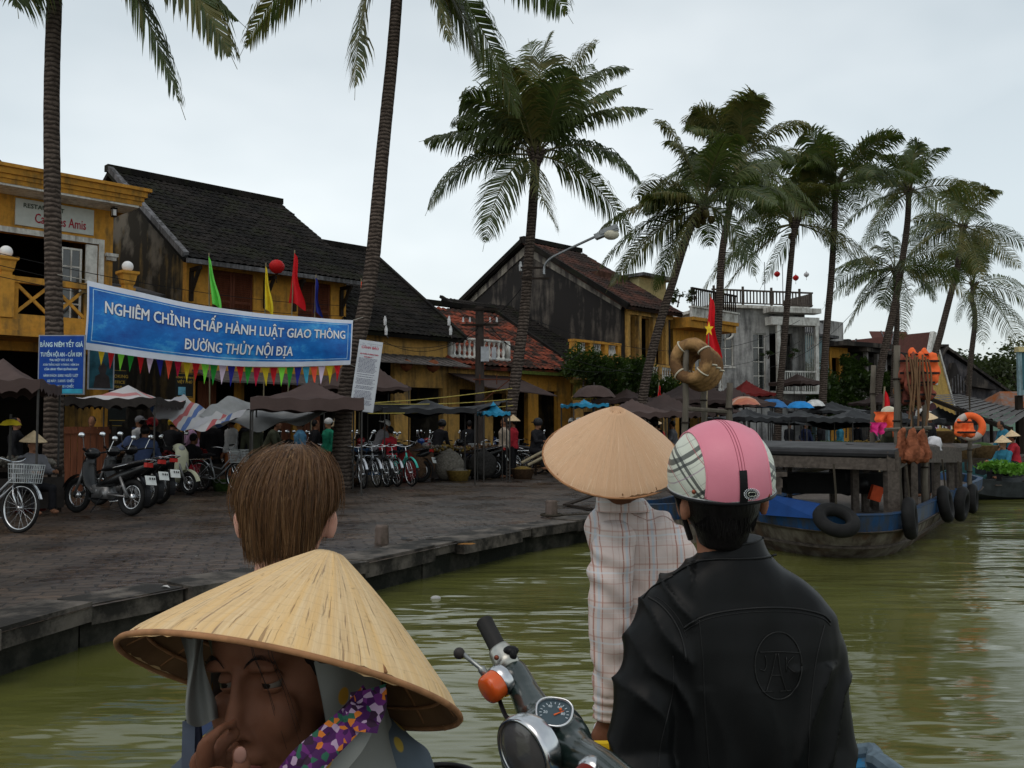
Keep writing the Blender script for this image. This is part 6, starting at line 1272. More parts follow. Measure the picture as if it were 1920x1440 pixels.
b = MB(); a_ = G(1060, 950); b.beam(a_+V(0, 0, .03), G(1115, 944)+V(0, 0, .16), .12, .03); b.beam(a_+V(.0, .1, .03), G(1112, 958)+V(0, 0, .03), .08, .03); tag(b.build('broken_plank', DKWOOD), 'dark broken plank lying on the quay left of the straw hat brim', 'plank')
LIT = mat('paper_litter', (.40, .40, .38), .7)
for i, (x, y, c, l) in enumerate([(371, 1047, 0, 'tiny greenish litter scrap left of the brown-haired head'), (321, 1066, 0, 'flat white litter scrap in the middle of the left paving'), (309, 1104, 0, 'white litter scrap on the quay edge stones'), (126, 1141, 1, 'small red litter scrap on the quay edge at far left'), (763, 1012, 2, 'black rag lying beside the left bollard'), (875, 1024, 3, 'orange rust patch of leaves on the quay edge'), (1012, 905, 0, 'pale leaf scrap lying right of the cart')]):
    p = G(x, y); p.z = .006 if c != 3 else .02; b = MB(); r_ = random.Random(i); s_ = .035 if c < 2 else .1
    b.add([p+V(s_*math.cos(a)*r_.uniform(.6, 1.4), s_*.7*math.sin(a)*r_.uniform(.6, 1.4), r_.uniform(.002, .03 if c != 3 else .01)) for a in [k*1.047 for k in range(6)]], [(0, 1, 2), (0, 2, 3), (0, 3, 5), (3, 4, 5)])
    tag(b.build('litter', [LIT, mat('red_scrap', (.25, .03, .03)), BLK, mat('orange_leaves', (.22, .10, .02), .8)][c]), l, 'litter', 'litter on the quay')
p = G(817, 1122, WZ); b = MB(); b.ball(p, (.055, .035, .03), 10); tag(b.build('floating_cup', LIT, None, True), 'small white cup floating on the river', 'litter')
# long market roof at the right
g = empty('market_shelter', P(1760, 800, 34).xy.to_3d(), 'long sloping grey sheet roof of the fish market at the right', 'shelter')
q = [P(1738, 741, 37), P(1795, 739, 42), P(1935, 772, 34), P(1895, 800, 27)]
b = MB(); n_ = 26
for k in range(n_):
    t0, t1 = k/n_, (k+1)/n_; z_ = .03*(k % 2); b.quad(q[0].lerp(q[3], t0)+V(0, 0, z_), q[0].lerp(q[3], t1)+V(0, 0, z_), q[1].lerp(q[2], t1)+V(0, 0, z_), q[1].lerp(q[2], t0)+V(0, 0, z_))
b.build('sheet_roof', mat('grey_sheet_roof', (.085, .082, .080), .7, var=.4, scale=1.2), g)
b = MB(); b.beam(q[0]-V(0, 0, .1), q[3]-V(0, 0, .1), .1, .14); b.beam(q[1]-V(0, 0, .12), q[2]-V(0, 0, .12), .1, .14); b.build('roof_beam', DKWOOD, g)
for a in (q[0], q[1], q[2], q[3], q[0].lerp(q[3], .5), q[1].lerp(q[2], .5)): b = MB(); b.tube([V(a.x, a.y, WZ), a], .07, 8); b.build('post', DKWOOD, g)
g = empty('market_shed', P(1930, 800, 38).xy.to_3d(), 'rusty hipped roof shed at the right edge below the kiosk', 'shelter'); a = P(1880, 765, 36); c_ = P(1990, 765, 36)
b = MB(); zt = P(1905, 733, 37).z; b.add([a, c_, c_+V(0, 3, 0), a+V(0, 3, 0), V(a.x+.7, 37.5, zt), V(c_.x-.5, 37.5, zt)], [(0, 1, 5, 4), (3, 4, 5, 2), (0, 4, 3), (1, 2, 5)]); b.build('rusty_roof', stained('rusty_sheet', (.15, .13, .12), (.22, .07, .02), .5, 1.2), g)
for k in range(4): b = MB(); x = a.x+(c_.x-a.x)*k/3; b.tube([V(x, a.y+.1, WZ), V(x, a.y+.1, a.z)], .07, 8); b.build('post', DKWOOD, g)
b = MB(); b.quad(P(1850, 752, 45), P(1900, 742, 45), P(1900, 760, 44), P(1852, 764, 44)); b.prism([P(1850, 752, 45), P(1900, 742, 45), P(1900, 760, 44), P(1852, 764, 44)], (0, 0, -.1)); b.box(P(1875, 785, 44.5), (2, .5, 1.2)); tag(b.build('green_awning_hut', mat('pale_green_sheet', (.16, .26, .20), .6)), 'pale green sheet roof of a hut behind the long market roof', 'hut')
def P8(px, py, Y): return P(px, py, Y*.8)
# ---------------- moored cargo ferry ----------------
HULLB = stained('hull_blue_paint', (.012, .050, .125), (.035, .04, .045), .42, 2.2, .5, True, .3)
HULLW = stained('hull_weathered_wood', (.20, .18, .145), (.06, .045, .035), .55, 1.1, .75, True, .5, stain2=(.095, .06, .04))
BTIM = mat('boat_timber', (.075, .062, .052), .7, var=.4, scale=4, sc=(5, 1, 5), bump=.4)
RTAR = mat('boat_roof_felt', (.070, .072, .074), .8, var=.35, scale=2, bump=.3)
DIR = V(.533, .846, 0).normalized(); NQ = V(-DIR.y, DIR.x, 0)      # along the quay, towards the quay
bo = empty('cargo_boat', P8(1560, 1000, 16), 'weathered wooden ferry with blue gunwale, low grey roof and tyre fenders moored at the quay', 'boat')
# gunwale plan, counter-clockwise from the bow left corner
gz_ = .26
def gp(px, Y): p = P8(px, 800, Y); p.z = gz_; return p
plan = [gp(1290, 19.0), gp(1370, 17.0), gp(1440, 15.8), gp(1530, 14.9), gp(1620, 14.7), gp(1690, 15.2), gp(1740, 17.2), gp(1775, 19.6), gp(1808, 22.2), gp(1838, 25.5), gp(1800, 28)]
back = [p+NQ*w_ for p, w_ in zip(plan[::-1], [.4, 1.6, 2.4, 2.8, 3.0, 3.0, 3.0, 2.8, 2.2, 1.2, .2])]
plan = smooth_path(plan, 3); back = smooth_path(back, 3); ring = plan+back; cen = sum(ring, V(0, 0, 0))/len(ring)
NR = len(ring)
def hring(z, k): return [V(cen.x+(p.x-cen.x)*k, cen.y+(p.y-cen.y)*k, z+(.10*max(0, 1-i/10)**2 if z > WZ+.2 else 0)) for i, p in enumerate(ring)]
b = MB(); b.loft([hring(.02, .985), hring(-.10, .965), hring(-.22, .935), hring(-.34, .89), hring(-.5, .82)], False); b.loft([hring(.021, .985), hring(.0, .95)], False); b.build('hull', HULLW, bo, True)
b = MB(); b.loft([hring(.022, 1.0), hring(gz_-.02, 1.012), hring(gz_, 1.015), hring(gz_+.01, .97), hring(.06, .96)], False); b.build('gunwale', HULLB, bo)
b = MB(); b.loft([hring(.012, 1.003), hring(.045, 1.02), hring(.045, .99)], False); b.loft([hring(-.20, .955), hring(-.17, .957), hring(-.16, .95)], False); b.build('rubbing_strake', BTIM, bo)
b = MB(); b.add(hring(.10, .955), [tuple(range(NR))]); b.build('deck', BTIM, bo)
# raised blue bow board
b = MB(); q0, q1 = P8(1425, 965, 15.7), P8(1533, 973, 14.75); u0, u1 = P8(1425, 925, 15.9), P8(1536, 945, 15.0); b.prism([q0, q1, u1, u0], V(.05, .1, 0)); b.build('bow_board', mat('bright_blue_paint', (.005, .035, .14), .4, var=.15), bo)
b = MB(); b.beam(P8(1440, 893, 16.4), P8(1440, 925, 16.4), .3, .3) ; b.box(P8(1442, 905, 16.4), (.30, .3, .12)); b.box(P8(1442, 885+10, 16.4)+V(0, 0, .05), (.42, .35, .06)); b.build('mooring_post', BTIM, bo)
# cabin roof
r0, r1, r2, r3 = P8(1330, 843, 17.0), P8(1678, 852, 15.4), P8(1705, 838, 17.6), P8(1420, 832, 20)
b = MB(); b.prism([r0, r1, r2, r3], V(0, 0, .06)); b.build('roof', RTAR, bo)
b = MB(); b.tube([r0+V(0, 0, .0), r1+V(0, 0, .0)], .055, 8); b.build('roof_rail', mat('black_roll', (.025, .025, .027), .6), bo)
b = MB(); b.beam(r0-V(0, 0, .14), r1-V(0, 0, .14), .06, .16); b.beam(r1-V(0, 0, .14), r2-V(0, 0, .14), .06, .16); b.build('roof_beam', BTIM, bo)
for px, Y, y0, w_ in ((1672, 15.5, 945, .16), (1350, 17.0, 925, .1), (1603, 16.6, 915, .09), (1622, 17.2, 915, .09), (1640, 17.6, 912, .09), (1700, 17.3, 925, .11), (1560, 18.4, 900, .07), (1480, 18.8, 895, .07)):
    p = P8(px, y0, Y); b = MB(); tz = 1.06; b.box((p.x, p.y, (.1+tz)/2), (w_, w_, tz-.1)); b.build('roof_post', BTIM, bo)
# second roof part
s0, s1, s2, s3 = P8(1705, 842, 16.8), P8(1800, 846, 20.5), P8(1840, 838, 24), P8(1760, 836, 21)
b = MB(); b.prism([s0, s1, s2, s3], V(0, 0, .06)); b.beam(s0-V(0, 0, .1), s1-V(0, 0, .1), .06, .2); b.build('stern_roof', BTIM, bo)
for px, Y in ((1712, 16.9), (1735, 18.2), (1755, 19.2), (1782, 20.4), (1797, 21)):
    p = P8(px, 900, Y); b = MB(); b.box((p.x, p.y, .5), (.1, .1, 1.0)); b.build('roof_post', BTIM, bo)
b = MB(); b.tube([P8(1440, 902, 17.2), P8(1580, 868, 19)], .05, 8); b.build('bamboo_boom', mat('bamboo_pole'), bo)
b = MB(); b.box(P8(1565, 905, 17.3), (1.6, .5, .30)); b.build('hatch', mat('hatch_black', (.010, .010, .010), .9), bo)
b = MB(); e0 = P8(1590, 895, 17.2); b.ball(e0, (.24, .2, .28), 14); b.tube([e0, e0+V(.05, 0, .5)], .08, 8); b.ball(e0+V(.15, -.15, -.1), (.12, .08, .12), 10); b.build('engine', BLK, bo, True)
b = MB(); b.box(P8(1642, 925, 16.8), (.16, .1, .22), Matrix.Rotation(.3, 3, 'Y')); b.build('orange_can', mat('orange_plastic', (.50, .07, .02), .5), bo)
def tyre(c, axis, r, label, seg=True):
    c = Vector(c); g = empty('tyre_fender', c, label, 'tyre', 'tyre fenders on the moored boats'); b = MB(); ax = Vector(axis).normalized(); b.torus(c, r*.72, r*.30, ax, 32, 12); b.build('tyre', RUB, g, True)
    for s_ in (-1, 1): b = MB(); b.torus(c+ax*(s_*r*.24), r*.62, r*.035, ax, 32, 6); b.build('tyre_bead', mat('worn_rubber', (.035, .034, .033), .8, var=.4), g, True)
    b = MB(); b.tube([c+V(0, 0, r*.7), c+V(.02, .06, r*1.2), c+V(.03, .15, r*1.2+.35)], .014, 5); b.build('rope', mat('dark_rope'), g)
tyre(P8(1568, 975, 14.45), (.05, -.58, .82), .29, 'tyre fender lying against the bow just right of the bright blue board')
tyre(P8(1706, 972, 15.2), (.88, -.47, .05), .28, 'large upright tyre fender at the corner of the ferry')
tyre(P8(1773, 945, 18.0), (.84, -.54, .15), .29, 'tyre fender hanging second from the ferry corner')
tyre(P8(1803, 945, 18.9), (.8, -.6, -.1), .29, 'tyre fender hanging third from the ferry corner')
tyre(P8(1823, 935, 20.8), (.84, -.54, .0), .27, 'tyre fender hanging farthest along the ferry side')
# poles, rings, vests, bags
BAM = mat('bamboo_grey', (.10, .088, .07), .7, var=.3, scale=5, sc=(3, 3, .6))
def pole(px0, y0, px1, y1, Y, r, label, z0=None):
    a = P8(px0, y0, Y); c = P8(px1, y1, Y); g = empty('bamboo_mast', a, label, 'pole', 'bamboo masts on the moored boats'); d = (c-a); a2 = a-d*((a.z-(.1 if z0 is None else z0))/max(d.z, .01)) ; b = MB(); pts = [a2.lerp(c, i/10)+V(.01*math.sin(i*2.1), 0, 0) for i in range(11)]; b.tube(pts, [r*(1.1-.02*i) for i in range(11)], 8); b.build('shaft', BAM, g, True)
    
    for t in (.3, .55, .8): b = MB(); b.torus(a2.lerp(c, t), r*1.15, r*.25, (0, 0, 1), 10, 5); b.build('node_ring', DKWOOD, g)
    b = g; return g
pole(1284, 900, 1286, 655, 17.2, .05, 'bamboo mast carrying the straw rings'); pole(1320, 900, 1319, 700, 18.0, .045, 'shorter mast behind the straw rings'); pole(1365, 900, 1368, 718, 17.4, .055, 'mast standing right of the straw rings')
pole(1684, 900, 1681, 648, 17.0, .055, 'thick tall mast in front of the orange vests'); pole(1636, 880, 1637, 685, 18.2, .045, 'thin leaning mast with an orange tie left of the red pennant', ); pole(1734, 900, 1734, 690, 17.8, .05, 'mast right of the white-helmeted man')
b = MB(); b.tube([P8(1284, 766, 17.2), P8(1370, 772, 17.4)], .035, 6); tag(b.build('cross_bar', BAM), 'thin horizontal bar tied across the bamboo masts behind the pink helmet', 'bar')
STR_R = stained('straw_ring', (.34, .20, .085), (.12, .065, .03), .5, 2.5, .8, False, .6)
ax = V(-.62, -.78, .05).normalized(); rc = P8(1294, 676, 17.1)
for i in range(4):
    c = rc-ax*(.02+.125*i)+V(0, 0, -.03*i); b = MB(); b.torus(c, .262, .092, ax, 36, 12); q = remesh(b, .03, 1, disp=lambda p, n: .012*noise.noise(p*7)+.006*noise.noise(p*25))
    g = empty('straw_life_ring', c, ['foremost straw life ring hanging on the bamboo mast', 'second straw life ring in the bundle on the mast', 'third straw life ring in the bundle on the mast', 'rearmost straw life ring in the bundle on the mast'][i], 'life ring', 'straw life rings on the mast'); q.build('ring_body', STR_R, g, True)
    b = MB()
    for a in ((.6, 2.4, 4.0, 5.3) if i == 0 else (2.0, 4.6)):
        qd = ax.to_track_quat('Z', 'X').to_matrix(); b.torus(c+qd @ V(.262*math.cos(a), .262*math.sin(a), 0), .098, .012, qd @ V(-math.sin(a), math.cos(a), 0), 16, 5)
    b.build('white_binding', mat('binding_white', (.50, .46, .36), .8), g)
OV = mat('orange_vest', (.75, .13, .035), .6, var=.15, scale=5); OV2 = mat('faded_red_vest', (.20, .055, .035), .7, var=.35, scale=6)
def vest(c, s_, m, label, seed, sx=1.0):
    c = Vector(c); b = MB(); rnd = random.Random(seed)
    for dx in (-.11, .11): b.ball(c+V(dx*sx, 0, 0), (.10*sx*s_/.3, .055, s_*.85), 12); b.ball(c+V(dx*sx, -.02, -s_*.4), (.10*sx, .06, s_*.4), 10)
    b.ball(c+V(0, .05, -.02), (.18*sx, .04, s_*.7), 12); q = remesh(b, .02, 1, disp=lambda p, n: .04*noise.noise(p*9+V(seed, 0, 0))+.01*noise.noise(p*30))
    g = empty('life_vest', c, label, 'life vest', 'orange life vests'); q.build('vest_body', m, g, True); b = MB()
    for z_ in (-.08, .10): b.box(c+V(0, -.075, z_), (.36*sx, .012, .03))
    b.build('strap', BLK, g)
for i, (px, py, Y, s_, m, l) in enumerate([(1702, 690, 17.0, .34, OV2, 'faded red life vest left in the hanging bunch'), (1716, 712, 16.9, .34, OV2, 'faded life vest low in the middle of the bunch'), (1722, 678, 17.1, .30, OV, 'bright orange life vest in the middle of the bunch'), (1738, 690, 17.0, .36, OV, 'brightest orange life vest at the right of the bunch'), (1694, 722, 17.1, .26, mat('tiger_brown_vest', (.20, .085, .03), .8, var=.6, scale=12), 'brown life vest at the lower left of the bunch'), (1730, 730, 16.9, .26, OV2, 'faded life vest lowest at the right of the bunch'), (1710, 742, 17.0, .22, mat('dark_red_vest', (.10, .03, .022), .8, var=.5, scale=9), 'dark red life vest at the bottom of the bunch')]): vest(P8(px, py, Y), s_*.85, m, l, i, .85)
for i in range(9):
    a = P8(1700+i*5, 665+(i % 3)*4, 16.8); b = MB(); b.tube(smooth_path([a, a+V(.03*math.sin(i), -.03, -.35), a+V(.07*math.cos(i*2), -.02, -.8-.12*(i % 3))], 4), .016, 5); tag(b.build('hanging_strap', mat('strap_brown', (.13, .075, .04), .8)), 'brown straps hanging from the bunch of life vests', 'strap', 'straps hanging from the life vests')
BAGM = mat('brown_net_bag', (.20, .068, .034), .8, var=.45, scale=10, bump=.4)
for i, (px, y0, y1, w_, Y) in enumerate([(1690, 805, 868, .22, 16.0), (1712, 805, 868, .26, 15.9), (1730, 803, 867, .26, 16.0)]):
    t_ = P8(px, y0, Y); m_ = P8(px, y1, Y); b = MB(); h_ = t_.z-m_.z; b.loft([ellring(m_, w_*.25, .06), ellring(m_+V(0, 0, .05), w_*.5, .09), ellring(m_+V(0, 0, h_*.3), w_*.5, .09), ellring(m_+V(0, 0, h_*.55), w_*.34, .06), ellring(m_+V(0, 0, h_*.85), w_*.2, .05), ellring(t_, w_*.12, .04)]); q = remesh(b, .015, 1, disp=lambda p, n: .045*noise.noise(V(p.x*20, p.y*20, p.z*4))+.012*noise.noise(p*40))
    g = empty('life_vest_bag', t_, ['brown mesh bag hanging on the thick mast, left one', 'brown mesh bag hanging right of the thick mast, middle one', 'brown mesh bag hanging right of the thick mast, right one'][i], 'bag', 'brown bags hanging from the boat'); q.build('bag_body', BAGM, g, True); b = MB(); b.tube([t_, t_+V(0, 0, .25)], .012, 5); b.build('rope', mat('dark_rope'), g)
b = MB(); b.tube([P8(1660, 806, 16.2), P8(1745, 802, 16.6)], .03, 6); tag(b.build('hanging_bar', BAM), 'wooden bar from which the brown mesh bags hang', 'bar')
c = P8(1819, 800, 20.5); ax = V(-.3, -.95, .1)
g = empty('life_buoy', c, 'orange and white life buoy hanging under the long market roof', 'life buoy'); b = MB(); b.torus(c, .20, .062, ax, 32, 10, R(20), R(230)); b.build('white_section', mat('buoy_white', (.45, .40, .36), .6), g, True); b = MB(); b.torus(c, .20, .063, ax, 24, 10, R(230), R(380)); b.build('orange_section', OV, g, True); b = MB(); b.tube([c+V(0, 0, .3), c+V(0, 0, 1.2)], .015, 5); b.build('rope', mat('dark_rope'), g)
vest(P8(1808, 802, 20.1), .22, OV, 'orange life vest bundled on the life buoy', 11, .9)
pole(1818, 900, 1819, 770, 20.8, .04, 'post behind the orange and white life buoy')
# boatmen
p_ = person(1696, 14.6, 190, 'lean', 'olive', 'dark', 'helmet', mat('helmet_cream', (.62, .58, .44), .3), 'man in a cream helmet standing on the ferry behind the thick mast', z=.12, group='people on the moored boats')
person(1730, 16.5, 100, 'stand', 'dark', 'dark', 'cap', WC_, 'man all in black with a white cap standing on the ferry', z=.12, group='people on the moored boats')
def drape(pix, Y, m, label, sd):
    b = MB(); (x0, y0), (x1, y1) = pix
    b.grid(18, 16, lambda u, v: P8(x0+(x1-x0)*(u*(1-.35*v)+.15*v)+5*noise.noise(V(v*3, sd, 0)), y0+(y1-y0)*v*(.75+.4*noise.noise(V(u*4, sd, 1))+.2*u), Y)+V(0, .06*math.sin(u*11+v*2+sd)-.05*v, 0)); tag(b.build('hanging_cloth', m, None, True), label, 'cloth', 'bright cloths below the red pennant')
drape(((1640, 772), (1684, 815)), 17.9, OV, 'orange cloth bundle below the red pennant', 1); drape(((1628, 792), (1660, 818)), 17.7, mat('hot_pink', (.60, .03, .20), .6), 'hot pink cloth bundle below the red pennant', 5)
b = MB(); b.ball(P8(1752, 838, 19.0), (.14, .12, .2), 10); tag(remesh(b, .03, 1, disp=lambda p, n: .04*noise.noise(p*12)).build('plastic_bag', mat('white_plastic_bag', (.5, .5, .52), .4), None, True), 'white plastic bag on the ferry roof right of the brown bags', 'bag')
basket(1765, 17, 1.1, .26, WIC, 'wicker basket on the ferry roof under the conical hat', 3)
person(1755, 17.6, 200, 'squat', 'pink', 'grey', 'cone', None, 'woman in a conical hat crouching by the wicker basket on the roof', z=.78, group='people on the moored boats', sc=.8)
# sampans at the right edge
def sampan(px, Y, L_, hd, m, label):
    c = P(px, 800, Y); c.z = WZ; M = Matrix.Translation(c) @ Matrix.Rotation(R(hd), 4, 'Z'); g = empty('sampan', None, label, 'boat', 'small boats at the right edge', M=M); b = M_(g); rings = []
    for i in range(11):
        t = i/10*2-1; w_ = .62*(1-abs(t)**2.4)+.04; z = .42+.28*abs(t)**3; rings.append([V(t*L_/2, -w_, z), V(t*L_/2, -w_*.8, .05+.3*abs(t)**3), V(t*L_/2, 0, -.12+.3*abs(t)**3), V(t*L_/2, w_*.8, .05+.3*abs(t)**3), V(t*L_/2, w_, z), V(t*L_/2, w_*.9, z), V(t*L_/2, w_*.7, .12+.3*abs(t)**3), V(t*L_/2, -w_*.7, .12+.3*abs(t)**3), V(t*L_/2, -w_*.9, z)])
    b.loft(rings); b.build('hull', m, g); b = M_(g)
    for x in (-L_*.25, 0, L_*.25): b.box((x, 0, .36), (.2, 1.05, .03))
    b.build('thwart', BTIM, g); return g
sampan(1895, 22.5, 4.2, 22, mat('sampan_dark', (.035, .04, .042), .7, var=.3, bump=.3), 'dark sampan heaped with fresh greens at the right edge')
sampan(1800, 25.5, 4.0, 60, mat('sampan_teal', (.03, .10, .11), .6, var=.3), 'teal-painted small boat behind the tyre fenders')
sampan(1960, 26, 4.5, 10, mat('sampan_dark'), 'dark sampan of the woman in red, just past the right edge')
hp = MB(); rnd = random.Random(6); c = P(1893, 876, 22.3); leaf_cloud(hp, c, (.75, .35, .16), 1400, .06, rnd); tag(hp.build('greens_heap', leaf_mat('fresh_greens', (.05, .13, .02), (.14, .30, .04))), 'bright green vegetables heaped in the dark sampan', 'vegetables', kind='stuff')
person(1884, 23.2, 200, 'sit', 'teal', 'dark', 'cone', None, 'woman in dark teal and a pale conical hat sitting in the sampan', z=-.18, group='people in the sampans', skin=SKIN)
person(1903, 24.8, 160, 'sit', 'red', 'dark', 'cone', None, 'woman in a red top behind the sampan of greens', z=-.05, group='people in the sampans')
person(1893, 26.5, 180, 'lean', 'teal', 'dark', None, None, 'person in pale teal bending behind the woman in red', z=.0, group='people in the sampans')
for i, (px, Y, r, l, f) in enumerate([(1800, 24, .35, 'basket of yellow greens below the life buoy', 3), (1840, 25, .4, 'wicker basket left of the teal-topped person', 1), (1775, 24, .3, 'small basket of greens behind the ferry roof', 1), (1860, 27, .35, 'pale basket near the sampans', 4)]): basket(px, Y, .55, r, WIC, l, f)
b = MB(); b.box2((14.8, 27.5, WZ-.2), (19.8, 30, .5)); tag(b.build('fish_market_deck', BTIM), 'timber landing deck under the long market roof', 'deck')
# ---------------- own ferry: hull, deck, bow ----------------
FB = stained('ferry_blue_worn', (.02, .13, .26), (.10, .09, .07), .35, 5, .5, True, .3)
fy = empty('passenger_ferry', (0, 1.5, -.3), 'worn blue wooden ferry the passengers stand on, its bow edge at the lower right', 'boat')
gl = [V(-1.6, -1.6, .02), V(-1.65, 0, .02), V(-1.45, 1.6, .0), V(-.9, 2.75, -.02), V(-.2, 3.25, -.02), V(.5, 3.35, .0), P(1600, 1395, 3.25), P(1640, 1412, 3.0), P(1700, 1475, 2.7), V(1.45, 1.4, .12), V(1.5, 0, .06), V(1.4, -1.6, .02)]
gl[6].z = .24; gl[7].z = .28
gs = smooth_path(gl, 4); b = MB(); nn = len(gs); rows = []
c0 = V(0, .8, 0)
for k, (z_, s_) in enumerate(((0, 1.0), (.0, .955), (-.35, .93), (-.55, .9), (-.55, .94), (-.36, .985))): rows.append([V(c0.x+(p.x-c0.x)*s_, c0.y+(p.y-c0.y)*s_, (p.z if k < 2 else z_)) for p in gs])
for j in range(6):
    r0_, r1_ = rows[j], rows[(j+1) % 6]; b.add(r0_+r1_, [(i, i+1, nn+i+1, nn+i) for i in range(nn-1)])
b.build('hull', FB, fy); b = MB(); b.tube([p+V(0, 0, .015) for p in gs], .028, 8); b.build('gunwale_rail', mat('worn_blue_edge', (.10, .14, .17), .6, var=.4, scale=12), fy)
b = MB(); dk = rows[2][:]; b.add([V(p.x, p.y, -.24) for p in dk], [tuple(range(nn))]); b.build('deck', mat('deck_planks', (.10, .075, .05), .7, var=.4, sc=(12, .7, 1), bump=.4), fy)
YEL = mat('yellow_plastic', (.62, .42, .02), .4, var=.1)
g = empty('yellow_crate', P(1120, 1430, 2.3), 'yellow plastic crate below the hand of the plaid-shirted woman', 'crate'); c = P(1125, 1450, 2.35); b = MB()
for s_ in (-1, 1): b.box(c+V(0, s_*.14, -.12), (.40, .015, .28)); b.box(c+V(s_*.2, 0, -.12), (.015, .28, .28))
b.box(c+V(0, 0, -.25), (.4, .28, .015)); b.build('crate_wall', YEL, g); b = MB(); b.tube([c+V(-.2, -.14, .02), c+V(.2, -.14, .02), c+V(.2, .14, .02), c+V(-.2, .14, .02), c+V(-.2, -.14, .02)], .014, 6); b.build('crate_rim', YEL, g)
g = empty('wire_basket', P(824, 1445, 1.7), 'round black wire basket rim at the lower edge left of the scooter', 'basket'); c = P(824, 1462, 1.75); b = MB(); b.torus(c, .075, .006, (0, 0, 1), 32, 6); b.torus(c-V(0, 0, .025), .072, .004, (0, 0, 1), 32, 5); b.torus(c-V(0, 0, .15), .05, .005, (0, 0, 1), 24, 5); b.build('basket_rim', BLK, g, True)
b = MB()
for k in range(30): a = 2*math.pi*k/30; b.tube([c+V(.073*math.cos(a), .073*math.sin(a), 0), c+V(.05*math.cos(a+.2), .05*math.sin(a+.2), -.15)], .0022, 4)
b.build('basket_mesh', BLK, g)
# ---------------- foreground materials ----------------
def straw_mat(name, c1, c2, dark, nrad, dens, warm=None):
    """palm-leaf cone: radial strips, stitched rings; axis is local z"""
    m = bpy.data.materials.new(name); t = NT(m); s_ = t.n('ShaderNodeSeparateXYZ'); t.l(t.tc.outputs['Object'], s_.inputs[0])
    ang = t.math('ARCTAN2', s_.outputs[1], s_.outputs[0]); rad = t.math('SQRT', t.math('ADD', t.math('POWER', s_.outputs[0], 2.0), t.math('POWER', s_.outputs[1], 2.0)))
    cmb = t.n('ShaderNodeCombineXYZ'); t.l(t.math('MULTIPLY', ang, nrad), cmb.inputs[0]); t.l(t.math('MULTIPLY', rad, 9.0), cmb.inputs[1])
    n1 = t.noise(1.0, 8, vec=cmb.outputs[0], rough=.7)
    c_b = t.n('ShaderNodeCombineXYZ'); t.l(t.math('MULTIPLY', ang, nrad*.45), c_b.inputs[0]); t.l(t.math('MULTIPLY', rad, 4.0), c_b.inputs[1])
    n2 = t.noise(1.0, 3, vec=c_b.outputs[0]); base = t.ramp(n1, [(.3, c1), (.62, c2)])
    base = t.mix(t.ramp(n2, [(.42, (0, 0, 0)), (.7, (1, 1, 1))]), base, warm or c2)
    c_c = t.n('ShaderNodeCombineXYZ'); t.l(t.math('MULTIPLY', ang, nrad*1.7), c_c.inputs[0]); t.l(t.math('MULTIPLY', rad, 18.0), c_c.inputs[1]); c_c.inputs[2].default_value = 4.2
    crack = t.ramp(t.noise(1.0, 4, vec=c_c.outputs[0], rough=.6), [(.5-.14*dens, (1, 1, 1)), (.54-.14*dens, (0, 0, 0))])
    base = t.mix(t.math('MULTIPLY', crack, .6), base, dark)
    spk = t.ramp(t.noise(55, 4), [(.66, (0, 0, 0)), (.74, (1, 1, 1))]); base = t.mix(t.math('MULTIPLY', spk, .5*dens), base, dark)
    ring_ = t.math('FRACT', t.math('MULTIPLY', rad, 80.0)); rg = t.ramp(ring_, [(.0, (1, 1, 1)), (.14, (0, 0, 0))]); base = t.mix(t.math('MULTIPLY', rg, .16), base, dark)
    t.set(base, .62, 0, .3); t.bump(t.math('MULTIPLY_ADD', crack, -.5, n1), .55, .003); return m
STW1 = straw_mat('straw_old', (.52, .34, .16), (.70, .52, .29), (.15, .075, .04), 26, 1.05, (.68, .44, .18))
STW2 = straw_mat('straw_new', (.67, .43, .25), (.73, .50, .31), (.50, .29, .16), 40, -.6, (.76, .54, .35))
INNER = mat('straw_inside', (.16, .09, .045), .8, var=.4, scale=9)
